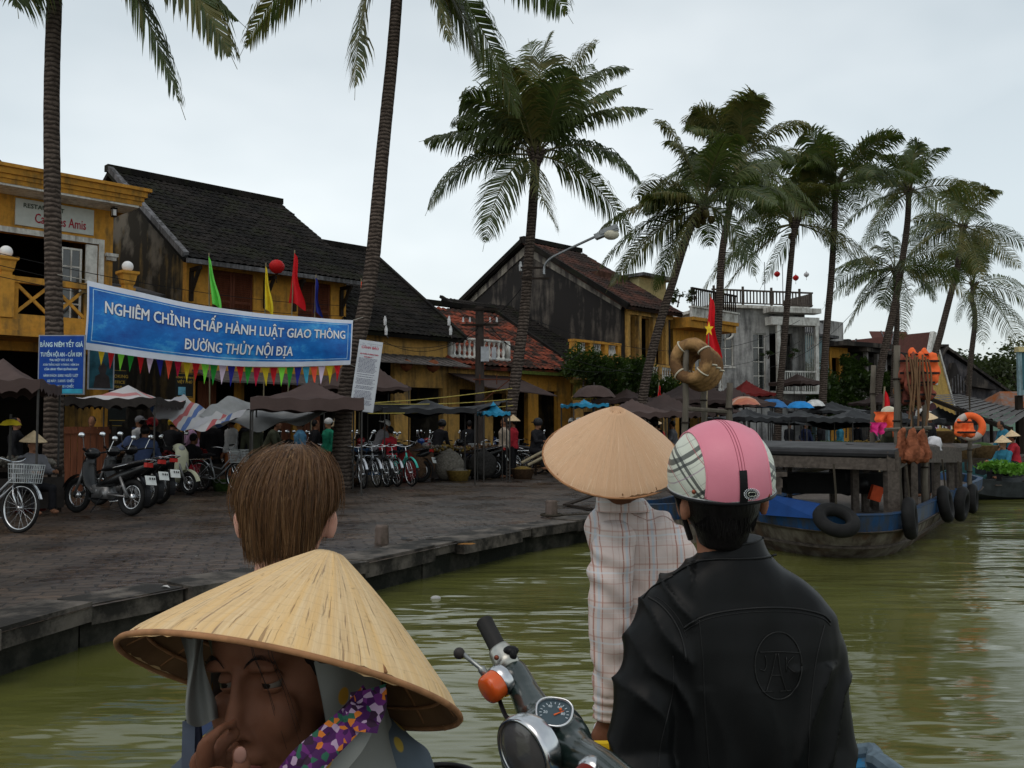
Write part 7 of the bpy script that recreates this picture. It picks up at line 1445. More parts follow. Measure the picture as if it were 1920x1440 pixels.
def nonla(center, axis, r, h, m, label, rimw=.004):
    """conical leaf hat, origin at the rim centre, local z = axis"""
    q = Vector(axis).normalized().to_track_quat('Z', 'X').to_matrix().to_4x4(); M = Matrix.Translation(center) @ q
    g = empty('conical_hat', None, label, 'hat', M=M); n = 144; rn = random.Random(3)
    wob = [rn.uniform(-1, 1) for _ in range(n)]
    def prof(t): return r*t, h*(1-t)+.008*math.sin(math.pi*t)-.006*math.exp(-((1-t)*30)**2)
    vs = []; rows_ = 30
    for j in range(rows_+1):
        t = max(.012, j/rows_); x, z = prof(t)
        if t < .07: z = h-.012+.012*(1-(t/.07)**2)-.018
        for i in range(n): a = 2*math.pi*i/n; rr_ = x*(1+.004*math.sin(a*3+1)); zz = z+.0012*wob[i]*min(1, t*3)+.0022*math.sin(a*5)*t*t; vs.append((rr_*math.cos(a), rr_*math.sin(a), zz))
    b = MB(); b.add(vs, [(j*n+i, (j+1)*n+i, (j+1)*n+(i+1) % n, j*n+(i+1) % n) for j in range(rows_) for i in range(n)]); b.add([(0, 0, vs[0][2]+.001)]+vs[:n], [(0, i+1, (i+1) % n+1) for i in range(n)])
    b.build('cone', m, g, True, local=True)
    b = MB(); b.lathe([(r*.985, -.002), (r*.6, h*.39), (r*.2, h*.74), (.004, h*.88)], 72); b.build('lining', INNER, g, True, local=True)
    b = MB(); b.torus((0, 0, -.004), r*.998, rimw, (0, 0, 1), 120, 6); b.build('rim_hoop', mat('rim_bamboo', (.30, .15, .07), .6, var=.3, scale=40), g, True, local=True)
    b = MB()
    for k in (.35, .55, .75, .88): b.torus((0, 0, h*(1-k)-.006), r*k*.985, .0022, (0, 0, 1), 60, 5)
    for k in range(12): a = k*math.pi/6; b.tube([(r*.97*math.cos(a), r*.97*math.sin(a), .002), (.03*math.cos(a), .03*math.sin(a), h*.82)], .002, 4)
    b.build('inner_frame', mat('rim_bamboo'), g, True, local=True); return g
# --- hat 1 (front) ---
LY = 1.08
hc = P(549, 1280, LY); vw = (hc-V(0, 0, H)).normalized(); ua = P(629, 1000, LY)-hc; ua = (ua-vw*ua.dot(vw)).normalized(); axis = ua*math.cos(R(9))+vw*math.sin(R(9))
nonla(hc, axis, .202, .173, STW1, 'large worn straw conical hat in the foreground, tilted above a shadowed face', .0035)
# --- hat 2 ---
h2 = P(1148, 854, 2.72); ax2 = (P(1152, 763, 2.56)-h2); ax2 = V(.006, -.105, .165)
nonla(h2, ax2, .208, .175, STW2, 'smooth pale straw conical hat worn by the woman in the plaid shirt', .003)
def clo(name, col, var=.12, rough=.8, scale=10, bump=.35, spec=.25, bd=.003):
    return mat(name, col, rough, var=var, scale=scale, bump=bump, bd=bd, spec=spec)
# ================= man with pink helmet =================
def skin_mat(name, lo, hi):
    m = bpy.data.materials.new(name); t = NT(m); t.set(t.ramp(t.noise(18, 5), [(.3, lo), (.7, hi)]), .62, 0, .16); t.b.inputs['Subsurface Weight'].default_value = .12; t.b.inputs['Subsurface Radius'].default_value = (.012, .004, .002); t.b.inputs['Subsurface Scale'].default_value = .5; t.bump(t.noise(120, 3), .25, .001); return m
SKF = skin_mat('skin_weathered', (.24, .105, .062), (.33, .155, .095)); SKD = skin_mat('skin_dark', (.11, .045, .025), (.17, .073, .041)); SKP = skin_mat('skin_pale', (.50, .25, .18), (.60, .33, .25))  # the dark tone also puts hat shade into the front woman's skin
MY = 2.2; pm_ = MY/F     # metres per photo pixel at that depth
man = empty('person', P(1370, 1100, MY).xy.to_3d()+V(0, 0, -.24), 'man seen from behind in a black jacket wearing a pink and plaid helmet', 'person', 'ferry passengers')
hel = P(1351, 888, MY); yaw = R(7)
Mh_ = Matrix.Translation(hel) @ Matrix.Rotation(yaw, 4, 'Z') @ Matrix.Rotation(R(-3), 4, 'Y')
# body: head, neck, ears, torso, arms, hips, legs in one surface
bd = MB(); bd.ball(hel+V(-.01, .01, -.04), (.077, .095, .115), 20); bd.tube([hel+V(0, 0, -.06), P(1352, 1040, MY+.02), P(1365, 1090, MY+.03)], [.062, .058, .075], 14)
for s_, dx in ((-1, 0), (1, .004)):
    e = Mh_ @ V(s_*.098+.0, -.012, -.075); bd.ball(e, (.014, .02, .034), 10, Matrix.Rotation(.3*s_, 3, 'Z'))
bd.ball(hel+V(-.055, .055, -.08), (.045, .05, .05), 12); bd.ball(hel+V(-.085, .085, -.065), (.014, .018, .022), 8)
tc_ = P(1382, 1250, MY+.03); bd.loft([ellring(P(1386, 1640, MY+.03), .15, .10), ellring(P(1385, 1440, MY+.03), .155, .10), ellring(tc_, .17, .10), ellring(P(1380, 1140, MY+.02), .18, .08), ellring(P(1370, 1085, MY+.02), .09, .06)])
shl, shr = P(1272, 1185, MY+.02), P(1496, 1190, MY+.03); ell, elr = P(1206, 1420, MY-.02), P(1546, 1400, MY+.02); hal, har = P(1240, 1620, MY-.18), P(1500, 1600, MY-.1)
for a, b_, c in ((shl, ell, hal), (shr, elr, har)): capsule(bd, [a, b_, c], [.048, .045, .032], 12); bd.ball(c+V(.01, -.04, -.05), (.04, .03, .05), 10)
for s_ in (-1, 1):
    hp_ = P(1386, 1640, MY)+V(s_*.09, 0, 0); capsule(bd, [hp_, V(hp_.x, hp_.y+.02, .05), V(hp_.x, hp_.y, -.20)], [.09, .055, .04], 12); bd.ball(V(hp_.x, hp_.y+.08, -.21), (.045, .13, .04), 10)
remesh(bd, .009, 2).build('body', SKF, man, True)
# trousers
b = MB()
for s_ in (-1, 1): hp_ = P(1386, 1640, MY)+V(s_*.09, 0, 0); capsule(b, [hp_, V(hp_.x, hp_.y+.02, .05), V(hp_.x, hp_.y, -.15)], [.115, .085, .07], 14)
remesh(b, .02, 2).build('trousers', CL and clothm('dark', CL['dark']), man, True)
# jacket
def wr(p, amp=1.0):
    f = noise.noise(V(p.x*7, p.y*4, p.z*3.2)); g_ = noise.noise(V(p.x*16+3, p.y*10, p.z*6)); return amp*(.010*f+.005*g_)
def W2(x, y, d=0): return P(x, y, MY+d)
jk = MB()
lv = [(1004, 1372, 58, .074, 2), (1022, 1371, 62, .078, 2), (1040, 1370, 70, .083, 2), (1056, 1369, 86, .088, 2.1), (1074, 1371, 108, .092, 2.2), (1092, 1374, 132, .095, 2.3), (1115, 1380, 156, .098, 2.5), (1150, 1386, 176, .108, 2.7), (1200, 1388, 180, .118, 2.6), (1260, 1386, 176, .122, 2.5), (1330, 1386, 172, .122, 2.4), (1440, 1388, 175, .12, 2.4), (1560, 1390, 182, .125, 2.4), (1610, 1390, 178, .12, 2.4)]
jk.loft([ellring(W2(cx, y, .02), hw*pm_, dp, 28, e_) for y, cx, hw, dp, e_ in lv[::-1]])
capsule(jk, [W2(1262, 1146, .01), W2(1228, 1215, .0), W2(1212, 1310, -.02), W2(1203, 1420, -.03), W2(1235, 1560, -.14)], [.070, .079, .077, .074, .06], 18)
capsule(jk, [W2(1506, 1158, .02), W2(1528, 1225, .03), W2(1541, 1310, .03), W2(1546, 1400, .02), W2(1510, 1560, -.06)], [.066, .071, .066, .066, .055], 18)
def jdisp(p, n):
    q = wr(p, 1.7); px_ = 960+F*p.x/p.y
    # creases fanning along the left sleeve and under the right arm
    if px_ < 1300 and p.z < 1.12: q += .012*(1-abs(math.sin(p.z*24+p.x*34+2.5*noise.noise(p*6)))**.6)*1.7*max(0, noise.noise(p*4.5)+.55)
    if px_ > 1480 and p.z < .85: q += .012*(1-abs(math.sin(p.z*20-p.x*36+2*noise.noise(p*6)))**.6)*1.7*max(0, noise.noise(p*4)+.55)
    if 1300 < px_ < 1490 and p.z < .8: q += .010*(1-abs(math.sin(p.x*26+p.z*5+2*noise.noise(p*4)))**.6)*min(1, max(0, (.95-p.z)*2))
    return q
jr = remesh(jk, .0075, 5, disp=jdisp); JB = bvh(jr)
JKM = bpy.data.materials.new('black_jacket_cloth'); t = NT(JKM); t.set(t.ramp(t.noise(5, 4), [(.3, (.0030, .0033, .0034)), (.7, (.0065, .0071, .0073))]), .45, 0, .13); t.bump(t.noise(420, 2), .2, .0005)
JKO = jr.build('jacket', JKM, man, True)
def proj(px, py, B_=None, off=.003, Y0=.5):
    o = V(0, 0, H); d = (P(px, py, 1.0)-o).normalized(); loc, nor, idx, dist = (B_ or JB).ray_cast(o+d*Y0, d)
    return (loc+nor*off, nor) if loc else (P(px, py, MY), V(0, -1, 0))
def seam(mb, pix, r=.0016, off=.001, n=10, B_=None):
    pts = smooth_path([V(x, y, 0) for x, y in pix], n); mb.tube([proj(p.x, p.y, B_, off)[0] for p in pts], r, 5)
SEAM = clo('jacket_piping', (.008, .0085, .0085), .2, .5)
b = MB(); yk = [(1282, 1178), (1310, 1160), (1350, 1148), (1420, 1140), (1490, 1141), (1540, 1152), (1557, 1166)]
seam(b, yk, .0028, .001); seam(b, [(x, y+7) for x, y in yk], .0010, .001); b.build('yoke_seam', SEAM, man, True)
b = MB(); seam(b, [(1216, 1120), (1240, 1135), (1265, 1165), (1280, 1200), (1287, 1240)], .0028, .001); seam(b, [(1228, 1118), (1250, 1133), (1274, 1162), (1288, 1195)], .001, .001); seam(b, [(1311, 1162), (1318, 1240), (1322, 1330), (1330, 1440)], .0018, .0005); seam(b, [(1546, 1172), (1530, 1240), (1520, 1330), (1515, 1440)], .0016, .0005)
seam(b, [(1262, 1230), (1262, 1290), (1252, 1340), (1238, 1400), (1235, 1440)], .0014, .0005); b.build('jacket_stitching', SEAM, man, True)
# epaulette edge on the left shoulder
b = MB(); ep = [(1205, 1122), (1225, 1100), (1262, 1080), (1270, 1088), (1240, 1112), (1212, 1130)]; seam(b, ep[:3], .0022, .001); b.build('shoulder_tab', SEAM, man, True)
# embossed emblem: oval, bar, letters
EMB = clo('embossed_thread', (.009, .0095, .009), .2, .45); emb = MB()
ov = [(1459+44*math.cos(a), 1248+63*math.sin(a)) for a in [2*math.pi*k/36 for k in range(37)]]; seam(emb, ov, .0019, .0016, 2)
seam(emb, [(1424, 1223), (1460, 1222), (1502, 1224)], .0016, .0016, 6); seam(emb, [(1455, 1225), (1447, 1262), (1436, 1298)], .0016, .0016, 6); seam(emb, [(1459, 1225), (1464, 1262), (1474, 1296)], .0016, .0016, 6); seam(emb, [(1445, 1266), (1467, 1266)], .0014, .0016, 4)
seam(emb, [(1429, 1297), (1450, 1296)], .0014, .0016, 4); seam(emb, [(1462, 1296), (1483, 1294)], .0014, .0016, 4)
seam(emb, [(1434, 1229), (1437, 1245), (1433, 1257), (1425, 1255)], .0013, .0016, 4); seam(emb, [(1474, 1232), (1474, 1260)], .0013, .0016, 4); seam(emb, [(1488, 1230), (1475, 1247), (1491, 1260)], .0013, .0016, 3); emb.build('embossed_emblem', EMB, man, True)
b = MB(); seam(b, [(1262, 1078), (1300, 1056), (1340, 1049), (1390, 1048), (1430, 1046), (1456, 1040)], .0030, .0015); seam(b, [(1312, 1012), (1340, 1020), (1375, 1022), (1410, 1018), (1432, 1008)], .0026, .001); b.build('collar_edge', SEAM, man, True)
# helmet
def hpt(x, phi, k=1.0):
    """x across (-1..1), phi from the nape (0) over the crown (pi) to the brow"""
    cx = math.sqrt(max(0, 1-x*x)); return Mh_ @ V(.126*x*k, -.142*cx*math.cos(phi)*k, .128*cx*math.sin(phi)*k)
hm = empty('helmet', None, 'half-shell helmet with pink centre panel, plaid sides and black rim', 'helmet', M=Mh_)
def lowcut(x, v):      # rim: lower at the nape
    return -.36-.06*math.cos(math.pi*x)+.0
b = MB()
def shell_pt(u, v, k=1.0):
    a = 2*math.pi*u; zmin = -.29+.18*math.sin(a); z = zmin+(1-zmin)*v; z = min(z, .9999); rr_ = math.sqrt(max(0, 1-z*z)); rr_ = rr_ if z > 0 else rr_**.55
    e_ = 2.0; return Mh_ @ V(.126*k*rr_*math.cos(a), .142*k*rr_*math.sin(a), .128*k*z)
b.grid(64, 24, lambda u, v: shell_pt(u, math.sin(v*math.pi/2))); SB = bvh(b)
def plaid(name, base, sets, rot=None, rough=.5, axes=(0, 2), noise_v=.06):
    """woven check: sets = list of (axis, frequency, phase, width, colour, strength)"""
    m = bpy.data.materials.new(name); t = NT(m); mp_ = t.n('ShaderNodeMapping'); t.l(t.tc.outputs['Object'], mp_.inputs[0])
    if rot: mp_.inputs['Rotation'].default_value = rot
    wb = t.n('ShaderNodeMixRGB', blend_type='ADD'); wb.inputs[0].default_value = .012; nn_ = t.n('ShaderNodeTexNoise'); nn_.inputs['Scale'].default_value = 9; t.l(t.tc.outputs['Object'], nn_.inputs[0]); t.l(mp_.outputs[0], wb.inputs[1]); t.l(nn_.outputs['Color'], wb.inputs[2])
    s_ = t.n('ShaderNodeSeparateXYZ'); t.l(wb.outputs[0], s_.inputs[0]); c = t.ramp(t.noise(30, 3), [(.3, tuple(x*(1-noise_v) for x in base)), (.7, tuple(min(1, x*(1+noise_v)) for x in base))])
    for ax_, fr, ph, wd, col, st in sets:
        f = t.math('FRACT', t.math('ADD', t.math('MULTIPLY', s_.outputs[ax_], fr), ph)); k = t.math('COMPARE', f, .5, wd/2); c = t.mix(t.math('MULTIPLY', k, st), c, col)
    t.set(c, rough, 0, .25); t.bump(t.noise(60, 3), .15, .002); return m
PLH = plaid('helmet_check', (.56, .59, .50), [(0, 13, .0, .10, (.03, .035, .035), .85), (0, 13, .17, .07, (.03, .035, .035), .85), (2, 13, .1, .10, (.03, .035, .035), .85), (2, 13, .27, .07, (.03, .035, .035), .85), (0, 13, .45, .03, (.35, .08, .09), .7), (2, 13, .55, .03, (.30, .20, .28), .7), (0, 26, .3, .04, (.10, .10, .10), .35), (2, 26, .3, .04, (.10, .10, .10), .35)], rot=(0, R(38), R(20)), rough=.38)
b.build('plaid_shell', PLH, hm, True)
b = MB(); b.grid(64, 10, lambda u, v: shell_pt(u, math.sin(v*math.pi/2)*.85, .93)); b.build('inner_padding', BLK, hm, True)
PK = bpy.data.materials.new('pink_leather'); t = NT(PK); t.set(t.ramp(t.noise(6, 4), [(.3, (.58, .185, .245)), (.7, (.68, .235, .30))]), .5, 0, .35); t.bump(t.noise(210, 3), .3, .001)
b = MB(); nu, nv = 30, 44
def pink(u, v, k=1.016):
    x = (-.585+1.17*u); phi = math.pi*(-.150+1.03*v); cx = math.sqrt(1-x*x); zz = math.sin(phi); yy = -math.cos(phi)
    if zz < 0: yy = -(1-zz*zz)**.28 if yy < 0 else yy; x_ = x*(1+.12*(-zz)) ; 
    else: x_ = x
    return Mh_ @ V(.126*k*x_, .142*cx*yy*k, .128*cx*zz*k)
b.grid(nu, nv, pink)
for uu in (0, 1): b.tube([pink(uu, v/40, 1.014) for v in range(41)], .0022, 6)
po = b.build('pink_panel', PK, hm, True)
b = MB()
for uu in (.455, .5, .545): b.tube([pink(uu, v/60, 1.0165) for v in range(9, 61)], .0009 if uu == .5 else .0007, 5)
b.build('seam_stitching', mat('dark_pink_stitch', (.28, .06, .09), .7), hm)
RIMB = mat('rim_black_rubber', (.012, .012, .013), .35)
b = MB(); b.tube([shell_pt(k/64, 0)+V(0, 0, -.001) for k in range(65)], .0052, 8); b.build('rim_edge', RIMB, hm, True)
b = MB(); b.tube([shell_pt(k/64, .012, 1.012)+V(0, 0, .002) for k in range(65)], .0016, 6); b.build('rim_piping', mat('piping_grey', (.35, .36, .36), .4), hm, True)
b = MB(); b.grid(4, 8, lambda u, v: pink(.445+.12*u, -.0+.18*v, 1.035)); b.grid(4, 8, lambda u, v: pink(.445+.12*u, -.0+.18*v, 1.01)); st_o = b.build('rear_strap', mat('strap_black', (.010, .010, .011), .3), hm)
# visor peak at the left front
b = MB(); b.grid(16, 4, lambda u, v: Mh_ @ V((.128+.045*v)*math.cos(R(25)+R(130)*u)*1.0, (.142+.055*v)*math.sin(R(25)+R(130)*u), -.028-.02*v)); b.build('visor_peak', RIMB, hm, True)
# snap studs and badge
HB = bvh(b)
b = MB()
for px, py in ((1302, 922), (1439, 928)): p_, n_ = proj(px, py, SB, .002); b.ball(p_, (.0055, .003, .0055), 10)
b.build('snap_stud', mat('copper_stud', (.20, .06, .035), .3, .6), hm, True)
pb = MB(); pb.grid(nu, nv, pink); PBV = bvh(pb); bc = (1408, 926)
def bp(dx, dy, off=.003): return proj(bc[0]+dx, bc[1]+dy, PBV, off)[0]
b = MB(); c_, n_ = proj(*bc, PBV, .001)
for k in range(22): a = 2*math.pi*k/22; b.ball(bp(13.5*math.cos(a), 10*math.sin(a)), .0017, 6); b.ball(bp(10.5*math.cos(a+.14), 7.6*math.sin(a+.14)), .0013, 6)
b.build('badge_stud', mat('rhinestone', (.60, .64, .66), .1, .6), hm, True)
b = MB(); b.add([bp(0, 0, .0022)]+[bp(12*math.cos(a), 9*math.sin(a), .002) for a in [2*math.pi*k/20 for k in range(20)]], [(0, k+1, (k+1) % 20+1) for k in range(20)]); b.build('badge_plate', mat('badge_black', (.02, .02, .022), .3), hm)
b = MB()
for s_ in (-1, 1): b.tube([bp(s_*(-2.2)+s_*4.6*math.cos(a), 3.9*math.sin(a), .0045) for a in [R(50)+R(260)*k/14 for k in range(15)]], .0011, 6)
b.build('badge_letters', mat('badge_silver', (.45, .47, .40), .2, .8), hm, True)
# hair below the helmet, beard-side and chin strap
def hair_strands(mb, roots, fn, n, seed, w=.0011, segs=6):
    rn = random.Random(seed)
    for _ in range(n):
        pts = fn(rn); wd = w*rn.uniform(.6, 1.4); sd = V(rn.uniform(-1, 1), rn.uniform(-.4, .4), 0).normalized()*wd
        m_ = len(pts); vs = []
        for i, p in enumerate(pts): k = 1-.75*(i/(m_-1))**2; vs += [p-sd*k, p+sd*k]
        mb.add(vs, [(2*i, 2*i+1, 2*i+3, 2*i+2) for i in range(m_-1)])
b = MB(); b.ball(hel+V(.0, .0, -.055), (.094, .108, .105), 24); b.tube([hel+V(0, -.02, -.10), hel+V(0, -.005, -.17)], [.075, .055], 18); hr = remesh(b, .008, 3); HHB = bvh(hr); hr.build('hair', HAIRB, man, True)
def nape(rn):
    a = rn.uniform(-1.2, 1.35); x = math.sin(a)*.088; p0 = hel+V(x, -.098*math.cos(a), -.06); L_ = rn.uniform(.05, .095)*(1-.25*abs(a)); return [p0+V(.008*math.sin(k*1.3+a*9)*.4-x*.12*k/5, .010*(k/5)**2*math.cos(a), -L_*k/5) for k in range(6)]
b = MB(); hair_strands(b, None, nape, 1500, 5, .0012); b.build('hair_strands', HAIRB, man)
b = MB(); b.tube([Mh_ @ V(-.118, -.02, -.045), hel+V(-.092, .0, -.10), hel+V(-.07, .02, -.16)], .007, 6); b.build('chin_strap', RIMB, hm)
# ================= woman in the plaid shirt =================
PY = 2.75; pp = PY/F
def Q(x, y, d=0): return P(x, y, PY+d)
wo = empty('person', Q(1200, 1400).xy.to_3d()+V(0, 0, -.24), 'woman seen from behind in a pale pink plaid shirt, her left arm hanging straight', 'person', 'ferry passengers')
bd = MB(); bd.ball(Q(1160, 888, -.0), (.078, .095, .115), 18); bd.tube([Q(1162, 920), Q(1175, 975, .06)], [.05, .04], 12); bd.loft([ellring(Q(1220, 1420, .06), .12, .08), ellring(Q(1216, 1200, .06), .11, .07), ellring(Q(1208, 1045, .06), .11, .06), ellring(Q(1185, 985, .06), .045, .04)])
sl_, el_, wr_ = Q(1158, 1040, -.03), Q(1145, 1215, -.055), Q(1136, 1352, -.05); capsule(bd, [sl_, el_, wr_], [.05, .038, .026], 12); capsule(bd, [Q(1262, 1070, .05), Q(1290, 1230, .05), Q(1280, 1370, .1)], [.042, .036, .028], 12)
hd0 = wr_; bd.loft([ellring(hd0+V(0, 0, .0), .026, .019, 16), ellring(hd0+V(-.004, -.004, -.035), .040, .020, 16, 2.4), ellring(hd0+V(-.002, -.006, -.07), .041, .019, 16, 2.4), ellring(hd0+V(.004, -.01, -.085), .036, .016, 16)])
for k in range(4):
    x = -.030+.020*k; f0 = hd0+V(x, -.006, -.078); L_ = [.068, .078, .073, .058][k]; capsule(bd, [f0, f0+V(.002, -.012, -L_*.45), f0+V(.006, .004, -L_*.78), f0+V(.010, .018, -L_*.88)], [.0098, .0092, .0086, .0075], 8)
capsule(bd, [hd0+V(.030, -.008, -.03), hd0+V(.046, -.016, -.058), hd0+V(.044, -.020, -.088)], [.0125, .011, .0092], 8)
for s_ in (-1, 1): hp_ = Q(1215, 1420)+V(s_*.085, 0, 0); capsule(bd, [hp_, V(hp_.x, hp_.y+.02, .1), V(hp_.x, hp_.y, -.2)], [.09, .055, .04], 12); bd.ball(V(hp_.x, hp_.y+.06, -.215), (.04, .11, .035), 10)
remesh(bd, .0062, 2, disp=lambda p, n: .0012*noise.noise(p*60)).build('body', SKD, wo, True)
b = MB()
for s_ in (-1, 1): hp_ = Q(1215, 1420)+V(s_*.085, 0, 0); capsule(b, [hp_, V(hp_.x, hp_.y+.02, .1), V(hp_.x, hp_.y, -.15)], [.11, .085, .075], 14)
remesh(b, .02, 2).build('trousers', clothm('dark', CL['dark']), wo, True)
sh = MB(); sv = [(928, 1160, 34, .07, 2), (948, 1172, 54, .082, 2.1), (964, 1180, 74, .085, 2.2), (988, 1188, 94, .10, 2.4), (1030, 1202, 98, .11, 2.5), (1100, 1212, 96, .115, 2.4), (1200, 1218, 98, .12, 2.3), (1330, 1218, 102, .12, 2.3), (1440, 1222, 106, .125, 2.3)]
sh.loft([ellring(Q(cx, y, .06), hw*pp, dp, 26, e_) for y, cx, hw, dp, e_ in sv[::-1]])
slv = MB(); capsule(slv, [Q(1154, 1010, -.03), Q(1146, 1070, -.05), Q(1144, 1190, -.06), Q(1145, 1290, -.06)], [.060, .069, .062, .050], 18); slv.tube([Q(1145, 1285, -.06), Q(1141, 1330, -.05), Q(1140, 1347, -.05)], [.052, .044, .046], 18); capsule(sh, [Q(1265, 1035, .02), Q(1290, 1150, .03), Q(1290, 1300, .08)], [.065, .068, .05], 16)
def sdisp(p, n):
    px_ = 960+F*p.x/p.y; q = .008*noise.noise(V(p.x*9, p.y*6, p.z*5))+.005*noise.noise(p*20)
    if px_ < 1200: q += .007*math.sin(p.z*75+p.x*45+2.5*noise.noise(p*8))*max(0, noise.noise(p*6)+.35)*1.5+(.004*math.sin(p.z*210) if p.z < .62 else 0)
    else: q += .007*math.sin(p.x*70-p.z*50+2*noise.noise(p*7))*max(0, noise.noise(p*5)+.35)*1.5
    return q
PLS = plaid('shirt_check', (.60, .51, .47), [(0, 12, .15, .05, (.33, .14, .10), .8), (0, 12, .0, .09, (.46, .52, .58), .7), (0, 12, -.12, .035, (.38, .18, .14), .8), (0, 12, .5, .03, (.42, .24, .19), .5), (0, 12, .3, .02, (.40, .22, .17), .4), (2, 10, .1, .05, (.38, .19, .14), .45), (2, 10, .26, .05, (.56, .60, .63), .6), (2, 10, .55, .03, (.45, .25, .2), .5), (2, 20, .3, .03, (.60, .62, .64), .4)], rough=.85)
sr_ = remesh(sh, .0085, 4, disp=sdisp); sr_.build('shirt', PLS, wo, True); WBV = bvh(sr_)
sq = remesh(slv, .007, 2, disp=lambda p, n: sdisp(p, n)*.9); sq.build('sleeve', PLS, wo, True)
b = MB(); seam(b, [(1180, 960), (1215, 975), (1245, 968), (1270, 985)], .0018, .0005, 8, WBV); b.build('shoulder_seam', mat('seam_pink', (.42, .30, .27), .8), wo, True)
b = MB(); b.loft([ellring(Q(1168, 958, .0), .085, .06, 26), ellring(Q(1160, 940, -.005), .068, .055, 26), ellring(Q(1154, 922, -.01), .058, .052, 26), ellring(Q(1156, 926, -.01), .050, .045, 26)], False); b.build('collar', PLS, wo, True)
b = MB(); b.ball(Q(1160, 888, -.005), (.088, .1, .1), 18); b.tube([Q(1160, 905, -.02), Q(1168, 940, -.02)], [.05, .03], 10); remesh(b, .012, 2).build('hair', HAIRB, wo, True)
# ================= brown-haired boy =================
BY = 1.62; bp_ = BY/F
def Z(x, y, d=0): return P(x, y, BY+d)
boy = empty('person', Z(541, 1100).xy.to_3d()+V(0, 0, -.24), 'boy seen from behind with straight light brown hair and bare neck', 'person', 'ferry passengers')
hcx = Z(540, 942); bd = MB(); bd.ball(hcx+V(0, .015, .0), (.070, .090, .085), 22); bd.ball(hcx+V(0, .01, -.05), (.060, .072, .068), 18); bd.tube([hcx+V(0, .0, -.06), Z(530, 1050, .02), Z(535, 1120, .03)], [.052, .048, .06], 16)
for s_ in (-1, 1): e = hcx+V(s_*.080-.005, .004, -.036); bd.ball(e, (.012, .017, .031), 12, Matrix.Rotation(-.35*s_, 3, 'Z')); bd.ball(e+V(s_*.004, -.006, .008), (.009, .006, .02), 8)
bd.loft([ellring(Z(540, 1560, .03), .11, .09), ellring(Z(540, 1300, .03), .11, .09), ellring(Z(540, 1180, .03), .115, .08), ellring(Z(538, 1125, .03), .09, .07), ellring(Z(535, 1095, .02), .055, .05)])
for s_ in (-1, 1): capsule(bd, [Z(540, 1190)+V(s_*.11, .02, 0), Z(540, 1400)+V(s_*.125, .02, 0), Z(540, 1560)+V(s_*.12, .1, 0)], [.042, .04, .03], 10); hp_ = Z(540, 1560)+V(s_*.08, 0, 0); capsule(bd, [hp_, V(hp_.x, hp_.y, .2), V(hp_.x, hp_.y, -.2)], [.08, .055, .04], 12); bd.ball(V(hp_.x, hp_.y+.06, -.215), (.04, .11, .035), 10)
remesh(bd, .0065, 2).build('body', SKP, boy, True)
b = MB(); b.loft([ellring(Z(540, 1640, .03), .13, .12), ellring(Z(540, 1300, .03), .13, .11), ellring(Z(540, 1185, .03), .135, .1), ellring(Z(538, 1140, .03), .11, .09), ellring(Z(536, 1112, .02), .075, .065)])
for s_ in (-1, 1): capsule(b, [Z(540, 1195)+V(s_*.105, .02, 0), Z(540, 1400)+V(s_*.125, .02, 0), Z(540, 1540)+V(s_*.12, .09, 0)], [.055, .05, .045], 12)
remesh(b, .014, 3, disp=lambda p, n: .008*noise.noise(p*8)).build('shirt', clothm('blue', CL['blue']), boy, True)
b = MB()
for s_ in (-1, 1): hp_ = Z(540, 1560)+V(s_*.08, 0, 0); capsule(b, [hp_, V(hp_.x, hp_.y, .2), V(hp_.x, hp_.y, -.15)], [.10, .08, .065], 12)
remesh(b, .02, 2).build('trousers', clothm('dark', CL['dark']), boy, True)
def hair_mat(name, lo, mid, hi, rough=.42):
    m = bpy.data.materials.new(name); t = NT(m); t.set(t.ramp(t.noise(60, 3, sc=(1.6, 1.6, .12)), [(.25, lo), (.5, mid), (.75, hi)]), rough, 0, .16); t.bump(t.noise(140, 2, sc=(2, 2, .1)), .2, .002); return m
HBR = hair_mat('light_brown_hair', (.042, .019, .008), (.088, .043, .018), (.15, .080, .035)); HBR2 = hair_mat('blond_highlights', (.12, .064, .028), (.19, .11, .052), (.28, .18, .095)); HBR3 = hair_mat('dark_brown_hair', (.030, .017, .010), (.05, .030, .018), (.085, .05, .03))  # strands of all three brown tones are scattered at random
b = MB(); b.ball(hcx+V(0, .0, .004), (.080, .094, .092), 28); b.ball(hcx+V(0, -.014, -.036), (.067, .078, .062), 24); hr = remesh(b, .006, 4); hr.build('hair', HBR, boy, True)
crown = hcx+V(.010, -.01, .112)
def strand(rn, len_k=1.0, lift=.003):
    a = rn.uniform(-math.pi*.98, math.pi*.02+0) if rn.random() < .9 else rn.uniform(0, math.pi)          # mostly the visible back half
    ca, sa = math.cos(a), math.sin(a); pts = []; n_ = 9; ph = rn.uniform(0, 6); st = rn.uniform(0, .35); jit = rn.gauss(0, .05); lf = lift+rn.random()*.005; end = rn.uniform(.86, 1.0)
    low = -.088-.010*max(0, -sa)+.082*max(0, (abs(ca)-.62)/.38)**.6+rn.uniform(-.018, .012)*len_k
    for k in range(n_):
        t = (st+(1-st)*k/(n_-1))*end; th = t*math.pi*.5*1.0
        aa = a+jit*t*2+.03*math.sin(t*6+ph)+.16*t*noise.noise(V(a*5, t*1.5, 2))+.25*(1-t)**2
        if t < .6: th = t/.6*math.pi/2; r_ = math.sin(th)**.86; z = .092*math.cos(th)**.92
        else: q = (t-.6)/.4; r_ = 1.0-.13*(q*q); z = low*q
        off = lf*(1 if t < .9 else 1.0)
        pts.append(hcx+V((.0825*r_+off)*math.cos(aa)+.010*(1-r_), (.0965*r_+off)*math.sin(aa), z+.004+off*(1-r_)))
    return pts
